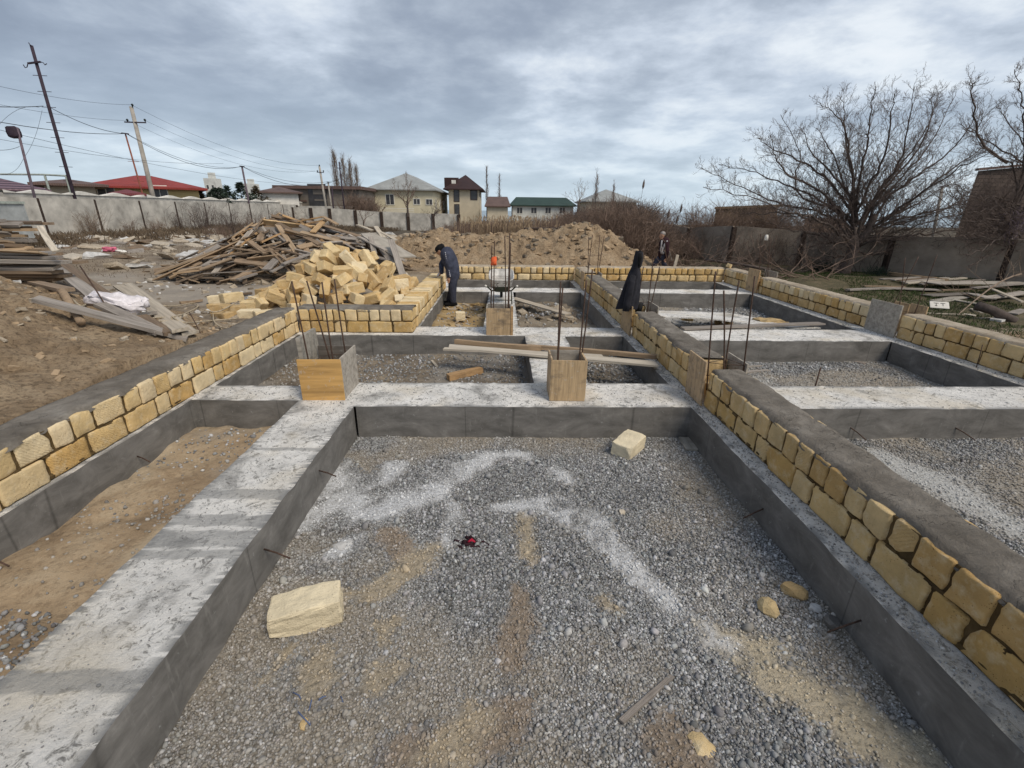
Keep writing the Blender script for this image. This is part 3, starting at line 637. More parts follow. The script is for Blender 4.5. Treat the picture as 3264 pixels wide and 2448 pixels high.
# ------------------------------------------------------------ limestone block walls
PAL = {'pale': [(0.73, 0.61, 0.39), (0.78, 0.69, 0.49), (0.69, 0.55, 0.31), (0.64, 0.48, 0.24), (0.56, 0.37, 0.14), (0.74, 0.65, 0.47)],
       'mid': [(0.57, 0.42, 0.21), (0.62, 0.47, 0.25), (0.66, 0.53, 0.31), (0.48, 0.32, 0.13), (0.56, 0.45, 0.26)],
       'ochre': [(0.52, 0.36, 0.14), (0.47, 0.31, 0.11), (0.58, 0.44, 0.22), (0.42, 0.29, 0.12), (0.61, 0.48, 0.27)]}
def masonry(label, axis, a0, a1, c0, c1, seed, upal='mid', lpal='ochre', top='mortar_grey', z0=0.0, ndiv=5, exposed=False, top_over=0.0, miss=0.0):
    """wall along 'x' or 'y' from a0 to a1; its thickness runs c0..c1 across"""
    rd = random.Random(seed); t = c1-c0; root = tag(empty('block_wall', (0, 0, 0)), label, 'wall')
    def put(mb, s0, s1, zz0, zz1, pal):
        g = 0.007; L = s1-s0-g*2; h = zz1-zz0-g
        tint = rd.choice(PAL[pal]); k = rd.uniform(0.86, 1.12); k = (k+1)/2+0.03; tint = tuple((c*k*.75+m_*.25)*q for c, m_, q in zip(tint, (0.62, 0.46, 0.24), (1.04, .98, .90)))+(float(rd.random() < .22),)
        rr = rd.uniform(0.008, 0.017)
        V, Fc = rough_box(L*rd.uniform(0.945, 0.988), t-0.004, h*rd.uniform(0.96, 0.997), rr, 0.0105, ndiv, rd.random()*99, chip=rd.choice((0, 0, 0, 0.02, 0.035)))
        sh = rd.uniform(-0.009, 0.009); sk = rd.uniform(-0.02, 0.02)
        c = np.array(((s0+s1)/2, (c0+c1)/2+sh, (zz0+zz1)/2+0.002)); V = V.copy(); V[:, 2] += V[:, 0]*sk
        V = V + c
        if axis == 'y':
            V = V[:, [1, 0, 2]]; Fc = [q[::-1] for q in Fc]
        mb.add(V.tolist(), Fc, 0, tint)
    lo, up = MB(), MB(); s = a0
    pend = 0
    while s < a1-0.06:
        L = 0.20 if pend <= 0 and rd.random() < 0.55 else 0.395
        pend = 1 if L < 0.3 else pend-1
        e = min(s+L*rd.uniform(0.96, 1.03), a1)
        if a1-e < 0.09: e = a1
        put(lo, s, e, z0, z0+0.2, lpal); s = e
    s = a0
    while s < a1-0.06:
        L = 0.20 if rd.random() < 0.9 else 0.32
        e = min(s+L*rd.uniform(0.86, 1.08), a1)
        if a1-e < 0.09: e = a1
        if rd.random() > miss: put(up, s, e, z0+0.2, z0+0.4, upal)
        s = e
    lo.build('lower_course', ['limestone_wall'], root, True, True); up.build('upper_course', ['limestone_wall'], root, True, True)
    jm = MB(); r = 0.019
    A, B = ((a0+.02, c0+r, z0+.002), (a1-.02, c1-r, z0+.388)) if axis == 'x' else ((c0+r, a0+.02, z0+.002), (c1-r, a1-.02, z0+.388))
    nA = max(2, int((a1-a0)/0.05))
    for i in range(nA):                          # joint mortar squeezed out unevenly
        for side_ in (0, 1):
            for zi, zz_ in enumerate((0.02, 0.19)):
                if rd.random() < 0.55:
                    ss = a0+0.04+(a1-a0-0.08)*(i+rd.random())/nA; cc = (c0+r) if side_ == 0 else (c1-r); w = rd.uniform(.03, .09)
                    V, Fc = rough_box(w, rd.uniform(.018, .036), rd.uniform(.012, .030), 0.006, 0.006, 2, rd.random()*9)
                    V = V + np.array((ss, cc, z0+zz_+rd.uniform(-.006, .02)))
                    if axis == 'y': V = V[:, [1, 0, 2]]; Fc = [q[::-1] for q in Fc]
                    jm.add(V.tolist(), Fc)
    jm.box(A, B); jm.build('joint_mortar', ['mortar_joint'], root)
    if not exposed:                              # troweled bedding layer on top
        n1, n2 = max(3, int((a1-a0)/0.045)), 11; V = []; Fc = []
        for i in range(n1+1):
            for j in range(n2+1):
                s_ = a0+(a1-a0)*i/n1; u = j/n2; c_ = c0+t*u; b = min(u, 1-u)
                wv = float(fbm(s_*1.0, c_, 9, 3, seed))*0.055 if b < 0.12 else 0
                zt = z0+0.405+0.022*min(1, b*7)+float(fbm(s_, c_*2.2, 5, 4, seed+3))*0.022
                if b == 0: zt = z0+0.372+float(fbm(s_, c_, 11, 3, seed+5))*0.05
                cc = c_+(wv if u < 0.5 else -wv)+(top_over if u > .5 else -top_over)*(1 if b < .12 else 0)+(0.012 if u < .5 else -0.012)*(b == 0)
                V.append((s_, cc, zt) if axis == 'x' else (cc, s_, zt))
        for i in range(n1):
            for j in range(n2):
                q = (i*(n2+1)+j, i*(n2+1)+j+1, (i+1)*(n2+1)+j+1, (i+1)*(n2+1)+j); Fc.append(q if axis == 'y' else q[::-1])
        me = mesh_np('mortar_bed', V, [q[::-1] for q in Fc], top, None, None, True); link(me, 'mortar_bed', root)
    return root
masonry('long left block wall with grey mortar top, edged by the sand heap', 'y', -1.5, 7.82, -3.86, -3.46, 11, 'pale', 'pale', ndiv=6)
masonry('short cross block wall in front of the heap of loose blocks', 'x', -3.46, -1.51, 7.80, 8.20, 12, 'pale', 'ochre')
masonry('block wall without mortar top that the bending bricklayer is building', 'y', 8.20, 12.75, -1.91, -1.51, 13, 'pale', 'mid', exposed=True)
masonry('middle block wall with smooth grey mortar top in the right foreground', 'y', -1.5, 4.66, 2.24, 2.64, 14, 'mid', 'ochre', ndiv=7)
masonry('middle block wall section between the two plywood column forms', 'y', 5.07, 7.70, 2.24, 2.64, 15, 'mid', 'mid')
masonry('middle block wall section behind the hanging dark coat', 'y', 8.30, 12.5, 2.24, 2.64, 16, 'mid', 'mid', ndiv=4)
masonry('short far stub of the middle block wall at the back corner', 'y', 12.9, 14.36, 2.24, 2.64, 17, 'mid', 'mid', top='mortar_sand', ndiv=3)
masonry('left back block wall at the foot of the sandy spoil heap', 'x', -1.5, 2.24, 14.38, 14.78, 18, 'pale', 'pale', top='mortar_sand', ndiv=3)
masonry('right back block wall below the walking labourer', 'x', 2.64, 6.87, 14.38, 14.78, 19, 'ochre', 'mid', top='mortar_sand', ndiv=3)
masonry('right outer block wall, near stretch running out of the picture', 'y', -1.5, 7.68, 6.87, 7.27, 20, 'mid', 'mid', top='mortar_sand')
masonry('right outer block wall, middle stretch along the green grass', 'y', 8.36, 12.32, 6.87, 7.27, 21, 'pale', 'mid', top='mortar_sand', ndiv=4)
masonry('right outer block wall, short far stretch at the back corner', 'y', 12.86, 14.38, 6.87, 7.27, 22, 'pale', 'mid', top='mortar_sand', ndiv=3)
# ------------------------------------------------------------ small builders
def hit(px, py, lift=0.0):
    """where the sight line through a measured photo point meets the ground"""
    d = D(px, py); t = 1.0; o = Vector((0, 0, CAM_H)); last = t
    ts = np.concatenate([np.arange(1.2, 30, 0.03), np.arange(30, 90, 0.25)])
    X = d.x*ts; Y = d.y*ts; Z = CAM_H+d.z*ts
    below = Z < hz(X, Y)+lift
    k = int(np.argmax(below)) if below.any() else len(ts)-1
    return Vector((X[k], Y[k], float(Z[k])))
def c5(x, y): return (x*0.369, 600+y*0.369)
def cE(x, y): return (2700+x*0.255, 850+y*0.255)
def r4(x, y): return (2200+x*0.481, 250+y*0.481)
def rA(x, y): return (850+x*.27125, 800+y*.27125)
def rB(x, y): return (1350+x*.27125, 800+y*.27125)
def rC(x, y): return (1850+x*.27125, 800+y*.27125)

PL = {}
def plank_mesh(mat, k):
    if (mat, k) in PL: return PL[(mat, k)]
    rd = random.Random(k*7+len(mat)); n = 12; V = []; Fc = []
    b1, b2, tw = rd.uniform(-.012, .012), rd.uniform(-.006, .006), rd.uniform(-.12, .12)
    for i in range(n+1):
        x = i/n-0.5; w = 0.05*(1+rd.uniform(-.05, .05)); h = 0.015*(1+rd.uniform(-.06, .06)); a = tw*x
        sk = (0.012*rd.uniform(-1, 1) if i in (0, n) else 0)
        for (yy, z_) in ((-w, -h), (w, -h), (w, h), (-w, h)):
            V.append((x+sk*yy/0.05, yy*math.cos(a)-z_*math.sin(a)+b1*(4*x*x-1), yy*math.sin(a)*0.3+z_+b2*(4*x*x-1)))
    for i in range(n):
        for j in range(4): Fc.append((i*4+j, i*4+(j+1) % 4, (i+1)*4+(j+1) % 4, (i+1)*4+j)[::-1])
    Fc.append((0, 1, 2, 3)); Fc.append((n*4+3, n*4+2, n*4+1, n*4))
    PL[(mat, k)] = mesh_np('plank', V, Fc, mat); return PL[(mat, k)]
def plank(p, q, w, t, mat, label, group=None, name='plank', cat='plank', roll=0.0, kind=None):
    p, q = Vector(p), Vector(q); d = q-p; L = d.length; d.normalize()
    up = Vector((0, 0, 1)) if abs(d.z) < 0.95 else Vector((0, 1, 0)); y = up.cross(d).normalized(); z = d.cross(y)
    if roll: y, z = y*math.cos(roll)+z*math.sin(roll), -y*math.sin(roll)+z*math.cos(roll)
    o = link(plank_mesh(mat, random.randrange(6)), name)
    m = Matrix((d*L, y*(w/0.1), z*(t/0.03))).transposed().to_4x4(); o.matrix_world = Matrix.Translation((p+q)/2) @ m
    return tag(o, label, cat, group, kind)
def gplank(a, b, w, t, mat, label, group=None, la=0.0, lb=None, **k):
    lb = la if lb is None else lb
    A, B = hit(*a), hit(*b); A.z += la+t/2+.01; B.z += lb+t/2+.01
    tt = np.linspace(0, 1, 15); g = hz(A.x+(B.x-A.x)*tt, A.y+(B.y-A.y)*tt)+t/2; over_ = float(np.max(g-(A.z+(B.z-A.z)*tt)))
    if over_ > 0: A.z += over_*.75; B.z += over_*.75
    return plank(A, B, w, t, mat, label, group, **k)
def tubes_np(paths, radii, sides=3):
    """paths (n,k,3), radii (n,k) -> verts, quads"""
    P_ = np.asarray(paths, float); r = np.asarray(radii, float); n, k, _ = P_.shape
    d = np.gradient(P_, axis=1); d /= np.maximum(np.linalg.norm(d, axis=2, keepdims=True), 1e-9)
    ref = np.where(np.abs(d[:, :1, 2:3]) < 0.8, np.array([[[0, 0, 1.0]]]), np.array([[[1.0, 0, 0]]])); ref = np.broadcast_to(ref, d.shape)
    a = np.cross(d, ref); a /= np.maximum(np.linalg.norm(a, axis=2, keepdims=True), 1e-9); b = np.cross(a, d)
    th = 2*np.pi*np.arange(sides)/sides
    V = P_[:, :, None, :] + (a[:, :, None, :]*np.cos(th)[None, None, :, None] + b[:, :, None, :]*np.sin(th)[None, None, :, None])*r[:, :, None, None]
    base = (np.arange(n)[:, None, None]*k + np.arange(k-1)[None, :, None])*sides; j = np.arange(sides)[None, None, :]; j2 = (j+1) % sides
    F_ = np.stack([base+j, base+j2, base+sides+j2, base+sides+j], -1).reshape(-1, 4)
    return V.reshape(-1, 3), F_
class Twigs:
    def __init__(s): s.d = {}
    def add(s, path, rad, sides=3): s.d.setdefault((len(path), sides), []).append((path, rad))
    def arrays(s):
        VV, FF, off = [], [], 0
        for (k, sd_), L in s.d.items():
            V, F_ = tubes_np([p for p, r in L], [r for p, r in L], sd_); VV.append(V); FF.append(F_+off); off += len(V)
        return np.concatenate(VV), np.concatenate(FF)
    def build(s, name, mat, parent=None, loc=None):
        V, F_ = s.arrays()
        return link(mesh_np(name, V, F_, mat), name, parent, loc)
def grow(tw, p, d, L, r, lev, rd, up=0.25, kink=0.28, nsub=(5, 4, 3), ratio=0.5, rmin=0.004, sides=3):
    """one wandering branch with its side branches"""
    n = 5; pts = [tuple(p)]; p = Vector(p); d = Vector(d).normalized(); rads = [r]; dirs = [d.copy()]
    for i in range(n):
        d = (d + Vector((rd.gauss(0, 1), rd.gauss(0, 1), rd.gauss(0, 1)))*kink*0.5 + Vector((0, 0, up*0.3))).normalized()
        p = p + d*(L/n); pts.append(tuple(p)); rads.append(max(rmin*0.7, r*(1-0.8*(i+1)/n))); dirs.append(d.copy())
    tw.add(pts, rads, sides if lev > 0 else 3)
    if lev <= 0: return
    ns = nsub[-lev] if lev <= len(nsub) else nsub[0]
    for k in range(ns):
        f = 0.2+0.8*(k+rd.random())/ns; i = min(n, int(f*n)+1); b = Vector(pts[i]); dd = dirs[i]
        side_ = dd.cross(Vector((rd.gauss(0, 1), rd.gauss(0, 1), rd.gauss(0, 1)))).normalized()
        nd = (dd*rd.uniform(0.5, 1.1)+side_*rd.uniform(0.5, 1.0)+Vector((0, 0, up*0.5)))
        grow(tw, b, nd, L*ratio*rd.uniform(0.6, 1.25)*(1.15-0.4*f), max(rmin, r*0.5), lev-1, rd, up, kink, nsub, ratio, rmin, sides)
def bush(tw, x, y, z, h, w, n, rd, r=0.010, lean=0.35, rmin=0.004, sub=3):
    for i in range(n):
        a = rd.uniform(0, 6.283); q = rd.uniform(0, w*0.4); bx, by = x+q*math.cos(a), y+q*math.sin(a)
        hh = h*rd.uniform(0.5, 1.0); e = rd.uniform(0, lean)*2; dx, dy = math.cos(a)*e, math.sin(a)*e
        pts = []; nn = 5; jx = rd.gauss(0, .04); jy = rd.gauss(0, .04)
        for k in range(nn+1):
            t = k/nn; pts.append((bx+dx*hh*t*t*0.7+jx*math.sin(t*5)*hh, by+dy*hh*t*t*0.7+jy*math.sin(t*4)*hh, z+hh*t*(1-0.12*e)))
        tw.add(pts, [r*(1-0.75*k/nn) for k in range(nn+1)])
        for k in range(sub):
            t = rd.uniform(0.3, 0.95); j = int(t*nn); b = Vector(pts[j]); dd = (Vector((rd.gauss(0, 1)+dx, rd.gauss(0, 1)+dy, rd.uniform(0.4, 1.6)))).normalized()*hh*rd.uniform(.15, .34)
            m_ = b+dd*0.5+Vector((rd.gauss(0, .03), rd.gauss(0, .03), 0.02))*hh
            tw.add([tuple(b), tuple(m_), tuple(b+dd)], [rmin*1.3, rmin, rmin*0.5])

# ------------------------------------------------------------ column forms and rebar cages
def panel(mb, a, b): mb.box(a, b)
def form(label, panels, loc=(0, 0, 0)):
    root = tag(empty('column_form'), label, 'formwork')
    for (nm, a, b, mat, tilt) in panels:
        a, b = Vector(a), Vector(b); mb = MB(); c = (a+b)/2; V, Fc = rough_box(abs(b.x-a.x), abs(b.y-a.y), abs(b.z-a.z), 0.0025, 0.0012, 4, random.random()*50)
        mb.add(V.tolist(), Fc); o = mb.build(nm, [mat], root); o.location = c
        if tilt: o.rotation_euler = tilt
    return root
th = 0.021
f = form('bright orange-yellow plywood column form standing at the head of the left concrete beam', [
    ('front_panel', (-2.20, 4.775, 0.003), (-1.735, 4.796, 0.475), 'ply_yellow', (0, 0, R(0.5))), ('side_panel', (-1.757, 4.797, 0.003), (-1.736, 5.33, 0.485), 'ply_grey', (0, R(1), 0)),
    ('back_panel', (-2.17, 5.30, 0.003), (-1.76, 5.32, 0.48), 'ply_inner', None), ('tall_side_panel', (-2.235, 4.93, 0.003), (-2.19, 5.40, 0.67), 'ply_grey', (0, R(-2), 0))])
f2 = form('stained tan plywood column form in the middle of the cross beam', [
    ('front_panel', (0.545, 4.775, 0.003), (0.945, 4.794, 0.478), 'ply_tan', (0, R(0.6), 0)), ('side_panel', (0.546, 4.795, 0.003), (0.566, 5.17, 0.49), 'ply_tan', None),
    ('side_panel', (0.922, 4.795, 0.003), (0.942, 5.17, 0.48), 'ply_tan', None), ('back_panel', (0.567, 5.15, 0.003), (0.921, 5.169, 0.485), 'ply_grey', None)])
f3 = form('light brown plywood column form with a vertical batten, in front of the wheelbarrow', [
    ('front_panel', (-0.255, 7.68, 0.003), (0.155, 7.70, 0.462), 'ply_tan', None), ('batten', (0.157, 7.672, 0.003), (0.20, 7.71, 0.50), 'wood_warm', None), ('side_panel', (-0.256, 7.701, 0.003), (-0.236, 8.10, 0.465), 'ply_grey', None),
    ('side_panel', (0.16, 7.711, 0.003), (0.18, 8.10, 0.465), 'ply_grey', None), ('back_panel', (-0.235, 8.08, 0.003), (0.159, 8.099, 0.465), 'ply_grey', None)])
f4 = form('pair of tan plywood sheets closing the near gap of the middle block wall', [
    ('side_panel', (2.195, 4.64, 0.003), (2.215, 5.10, 0.51), 'ply_tan', (0, R(-1.5), 0)), ('side_panel', (2.665, 4.70, 0.003), (2.685, 5.16, 0.47), 'ply_grey', (0, R(1.5), 0))])
f5 = form('pair of plywood sheets at the middle block wall below the hanging coat', [
    ('side_panel', (2.198, 7.66, 0.003), (2.218, 8.30, 0.51), 'ply_tan', None), ('side_panel', (2.665, 7.75, 0.003), (2.685, 8.38, 0.50), 'ply_grey', None)])
f6 = form('small plywood form in the far gap of the middle block wall', [
    ('side_panel', (2.198, 12.46, 0.003), (2.218, 12.94, 0.48), 'ply_tan', None), ('side_panel', (2.665, 12.46, 0.003), (2.685, 12.94, 0.46), 'ply_grey', None)])
f7 = form('tan plywood form in the far gap of the right outer wall', [
    ('side_panel', (6.82, 12.28, 0.003), (6.84, 12.88, 0.60), 'ply_tan', None), ('batten', (6.80, 12.27, 0.003), (6.84, 12.277, 0.55), 'wood_warm', None), ('side_panel', (7.30, 12.30, 0.003), (7.32, 12.92, 0.56), 'ply_grey', None)])
f8 = form('large grey plywood form in the near gap of the right outer wall', [
    ('side_panel', (6.82, 7.66, 0.003), (6.842, 8.36, 0.565), 'ply_grey', None), ('side_panel', (7.30, 7.70, 0.003), (7.32, 8.05, 0.54), 'ply_tan', None), ('side_panel', (7.30, 8.07, 0.003), (7.32, 8.40, 0.52), 'ply_tan', None)])
def cage(label, bars, ties, r=0.0085):
    """bars: (x, y, z_bottom, x_top, y_top, z_top)"""
    root = tag(empty('rebar_cage'), label, 'rebar')
    for b in bars:
        mb = MB(); n = 9; p, q = Vector(b[:3]), Vector(b[3:]); bend = Vector((random.uniform(-.012, .012), random.uniform(-.012, .012), 0))
        mb.tube([p.lerp(q, i/n)+bend*math.sin(math.pi*i/n) for i in range(n+1)], r, 7); mb.build('rebar', ['steel_rust'], root, smooth_=True)
    for z in ties:
        mb = MB(); pts = []
        for b in bars:
            t = (z-b[2])/(b[5]-b[2]); pts.append(Vector(b[:3]).lerp(Vector(b[3:]), t))
        c = sum(pts, Vector())/len(pts); pts = sorted(pts, key=lambda p: math.atan2(p.y-c.y, p.x-c.x)); pts = [c+(p-c)*1.06 for p in pts]
        for a, b2 in zip(pts, pts[1:]+pts[:1]): mb.tube([a, b2], 0.0035, 5)
        mb.build('stirrup', ['steel_rust'], root)
    return root
def bar(x, y, top, dx=0.0): t = PY(top[0], top[1], y+dx); return (x, y, -0.05, t.x, t.y, t.z)
cage('four rusty rebars rising from the orange-yellow column form', [bar(-2.10, 4.90, rA(295, 355)), bar(-1.95, 5.20, rA(470, 350)), bar(-1.84, 4.90, rA(650, 365)), bar(-1.80, 5.22, rA(795, 330))], [0.10, 0.40])
cage('four rebars rising from the stained tan form in the middle', [bar(0.63, 4.90, rB(1610, 360)), bar(0.66, 5.09, rB(1635, 435)), bar(0.86, 4.88, rB(1915, 345)), bar(0.89, 5.08, rB(1985, 215))], [0.08, 0.36])
cage('rebars of the form in front of the wheelbarrow, one with the orange rag', [bar(-.17, 7.80, (1568, 782)), bar(-.15, 8.02, (1576, 767)), bar(0.08, 8.02, (1609, 751)), bar(0.11, 7.80, (1625, 743)), bar(0.125, 7.90, (1628, 774))], [0.1, 0.42, 0.95], 0.009)
cage('four rebars in the near gap of the middle block wall', [bar(2.36, 4.85, rC(1590, 240)), bar(2.53, 4.80, rC(1685, 465)), bar(2.60, 4.98, rC(1865, 350)), bar(2.70, 4.75, rC(2050, 295))][:4], [0.12, 0.44])
cage('rebars behind the hanging dark coat on the middle block wall', [bar(2.36, 8.15, rC(640, 190)), bar(2.38, 7.92, rC(740, 185)), bar(2.55, 7.92, rC(855, 85)), bar(2.63, 8.15, rC(930, 185))], [0.15, 0.5])
cage('thin rebars at the far gap of the middle block wall, against the spoil heap', [bar(2.34, 12.6, (1876, 756)), bar(2.36, 12.85, (1889, 748)), bar(2.58, 12.6, (1912, 748)), bar(2.60, 12.85, (1926, 751))], [0.3, 0.6, 0.9], 0.009)
cage('rebars with a small white cap at the far end of the right outer wall', [bar(6.98, 12.45, (2425, 745)), bar(7.02, 12.8, (2441, 765)), bar(7.2, 12.45, (2455, 755)), bar(7.22, 12.8, (2476, 750))], [0.35], 0.009)
cage('three faint rebars at the near form of the right outer wall', [bar(6.98, 7.80, (2885, 822)), bar(7.02, 8.25, (2928, 818)), bar(7.2, 7.85, (2987, 812))], [0.4], 0.007)
wcap = MB(); pc_ = PY(2443, 757, 12.8); wcap.tube([pc_-Vector((0, 0, .07)), pc_+Vector((0, 0, .02)), pc_+Vector((0, 0, .07))], [0.045, 0.045, 0.03], 12)
tag(wcap.build('plastic_cup', ['wall_white'], smooth_=True), 'small white cup stuck on top of a rebar by the right fence', 'cup')
def loose_bar(p, q, label, r=0.006, group='rebar stubs sticking out of the concrete'):
    mb = MB(); mb.tube([p, (Vector(p)+Vector(q))/2+Vector((.004, 0, .006)), q], r, 6); return tag(mb.build('rebar_stub', ['steel_rust'], smooth_=True), label, 'rebar', group)
p_ = P(2593, 1226, 0.0); p_.y = 5.36; p_.x = 3.95; loose_bar((3.98, 5.40, -.36), (4.02, 5.42, 0.20), 'upright rebar stub in the right pit behind the white cross beam', 0.009)
loose_bar((6.72, 6.05, 0.0), (6.74, 6.10, 0.32), 'upright rebar stub on the ledge of the right outer wall')
loose_bar((-1.60, 2.55, -.15), (-1.40, 2.50, -.19), 'thin stub poking from the left beam near the big pale block')
loose_bar((-1.60, 3.55, -.15), (-1.43, 3.50, -.18), 'thin stub poking from the left beam below the dark bands')
loose_bar((2.10, 3.05, -.20), (1.93, 3.02, -.27), 'thin stub poking from the right pit face, nearer one')
loose_bar((2.10, 1.98, -.20), (1.90, 1.96, -.27), 'thin stub poking from the right pit face beside the concrete chunk')
loose_bar((3.9, 4.60, -.22), (4.02, 4.45, -.32), 'thin stub under the right cross beam, left one'); loose_bar((5.1, 4.60, -.22), (5.25, 4.45, -.32), 'thin stub under the right cross beam, right one')
loose_bar((-3.44, 2.55, -.2), (-3.25, 2.5, -.24), 'thin stub poking from the left wall base over the sand, nearer one'); loose_bar((-3.44, 3.9, -.2), (-3.28, 3.85, -.24), 'thin stub poking from the left wall base over the sand, farther one')

# ------------------------------------------------------------ loose blocks
BT = []
for k in range(9):
    V, Fc = rough_box(0.39, 0.19, 0.185, 0.014, 0.006, 6, k*3.3+1, chip=(0, 0, 0.03, 0, 0.05, 0, 0.04, 0, 0.07)[k]); BT.append(mesh_np('block', V, Fc, 'limestone_block'))
HALF = []
for k in range(3):
    V, Fc = rough_box(0.21, 0.19, 0.185, 0.016, 0.010, 6, k*5.3+2, chip=0.06); HALF.append(mesh_np('block', V, Fc, 'limestone_block'))
def block(loc, rot, label, group=None, me=None, sc=1.0, name='limestone_block'):
    o = link(me or random.choice(BT), name); o.location = loc; o.rotation_euler = rot; o.scale = (sc,)*3
    return tag(o, label, 'stone block', group)
GB = 'loose limestone blocks in the heap'
def heap_top(x, y):
    sx = np.interp(x, [-5.3, -4.95, -4.6, -4.25, -3.8, -3.45, -3.0, -2.6, -2.2, -1.9], [0.0, 0.24, 0.50, 0.80, 1.12, 1.20, 1.06, 0.84, 0.52, 0.15])
    gy_ = max(0, 1-((y-10.35)/1.5)**2); return 0.12+(sx-0.05)*gy_
rdh = random.Random(21); cnt = 0
for ly in range(7):
    z = 0.16+ly*0.165
    for gxi in np.arange(-5.9, -2.0, 0.30):
        for gyi in np.arange(9.0, 11.9, 0.30):
            x, y = gxi+rdh.uniform(-.09, .09), gyi+rdh.uniform(-.09, .09); t = heap_top(x, y)
            if t < z+0.04 or (t > z+0.36): continue
            if y > 10.9 and ly < 5: continue
            reg_ = 'top' if z > 0.85 else ('left' if x < -4.6 else 'right' if x < -1 and x > -3.1 else 'middle')
            flat = rdh.random() < 0.45
            rot = (rdh.uniform(-.35, .35)+rdh.choice((0, 0, 1.57)), rdh.uniform(-.45, .45) if flat else rdh.uniform(-1.0, 1.0), rdh.uniform(0, 3.14))
            cnt += 1
            block((x, y, z+rdh.uniform(-.03, .05)), rot, {'top': 'pale yellow limestone block near the top of the tumbled block heap', 'left': 'tumbled limestone block on the low left end of the heap', 'right': 'tumbled limestone block on the right slope of the heap', 'middle': 'tumbled limestone block in the middle of the heap behind the short wall'}[reg_], GB+' ('+reg_+')')
GL = 'squared blocks lying left of the heap'
for (px, py, z, rz, lab) in ((700, 955, .20, .25, 'squared pale block lying farthest left of the block heap'), (738, 948, .32, 1.0, 'pale block tilted on the row of blocks left of the heap'), (702, 985, .19, .1, 'small pale block with a hole left of the heap'), (748, 990, .20, .55, 'squared block in the middle of the row left of the heap'),
                          (805, 975, .20, .2, 'pale flat-lying block at the back of the row left of the heap'), (800, 1003, .20, .12, 'long pale block at the front of the row left of the heap'), (850, 1005, .2, .7, 'pale block half hidden by the wall mortar, left of the heap'), (712, 1012, .17, -.5, 'dirty broken block with a rope over it beside the left wall'), (845, 933, .26, 1.3, 'round-edged block where the heap meets the row of blocks')):
    p = P(px, py, z); block((p.x, p.y, z), (rdh.uniform(-.08, .08), rdh.uniform(-.08, .08), rz), lab, GL)
# blocks and stones in the pits
V, Fc = rough_box(0.40, 0.20, 0.185, 0.012, 0.010, 9, 31.0); V = V.copy(); V[:, 2] *= 1-0.28*np.clip((-V[:, 0])/0.2, 0, 1); big = mesh_np('block', V, Fc, 'limestone_pale')
p = P(955, 2020, -.36); block((p.x+0.015, p.y+.10, -.275), (0.0, 0.0, R(17)), 'large pale limestone block lying on the gravel near the left beam', me=big)
V, Fc = rough_box(0.34, 0.22, 0.16, 0.012, 0.010, 9, 33.0, chip=0.03); blk2 = mesh_np('block', V, Fc, 'limestone_pale')
p = P(2005, 1445, -.36); block((p.x, p.y+.05, -.285), (R(4), R(-5), R(48)), 'pale block with a broken dished top near the far gravel pit wall', me=blk2)
p = P(1468, 1030, -.36); block((p.x, p.y, -.20), (0, 0, R(8)), 'lone square block on the yellow sand by the bricklayer', me=HALF[0])
p = P(2208, 985, -.30); block((2.9+1.35, 10.3, -.22), (0, 0, R(10)), 'pale block standing in the far right room behind the white sheet', me=HALF[1])
block((4.85, 10.05, -.28), (0, 0, R(50)), 'left of the two low block pieces in the far right room', me=HALF[2], sc=.7); block((5.1, 10.1, -.26), (0, 0, R(80)), 'right of the two low block pieces in the far right room', me=HALF[0], sc=.85)
block((6.97, 14.35, .50), (R(12), R(18), R(30)), 'small pale stone on the back corner of the right outer wall', me=HALF[1], sc=.6)
block((2.47, 4.86, .08), (0, 0, R(4)), 'pale block laid inside the near plywood form of the middle wall', me=HALF[2], sc=1.15)
def rock(px, py, s, mat, label, seed, squash=0.6, name='stone', cat='stone', group=None):
    bm = bmesh.new(); bmesh.ops.create_icosphere(bm, subdivisions=2, radius=1.0); rr = random.Random(seed)
    cuts = [Vector((rr.gauss(0, 1), rr.gauss(0, 1), rr.gauss(0, 1))).normalized() for _ in range(9)]
    for v in bm.verts:
        for c in cuts:
            k = v.co.dot(c)-0.62
            if k > 0: v.co -= c*k
        v.co += Vector((mn.noise(v.co*3+Vector((seed, 0, 0))),)*3)*0.05
        v.co = Vector((v.co.x*s, v.co.y*s*0.75, v.co.z*s*squash))
    me = bpy.data.meshes.new('stone'); bm.to_mesh(me); bm.free(); me.materials.append(MATS[mat]); p = hit(px, py)
    o = link(me, name, loc=(p.x, p.y, p.z+s*squash*0.45)); o.rotation_euler = (0, 0, rr.uniform(0, 6)); return tag(o, label, cat, group)
rock(2528, 1897, .085, 'limestone_block', 'pointed pale limestone chip near the right pit face', 1, .8); rock(2450, 1955, .095, 'limestone_block', 'larger pale limestone chip left of the pointed one', 2, .7)
rock(2648, 2000, .07, 'concrete_side', 'dark grey concrete chunk at the foot of the right pit face', 3, .8); rock(2620, 2030, .035, 'limestone_block', 'little brown stone below the dark concrete chunk', 4)
rock(1980, 1636, .045, 'wood_pale', 'small squared tan wood chip in the middle of the gravel', 5); rock(2430, 1833, .04, 'plaster_chunk', 'flat whitish flake beside the right gravel area', 6, .3)
rock(1010, 1895, .05, 'limestone_block', 'small ochre stone just behind the large pale block', 7, .8); rock(967, 2318, .04, 'limestone_block', 'small ochre stone in the left foreground gravel', 8, .7)
rock(2245, 2395, .10, 'limestone_block', 'pale tan broken stone at the bottom edge of the picture', 9, .35); rock(1095, 1745, .10, 'plaster_chunk', 'whitish cement lump on the gravel by the left beam', 10, .3)
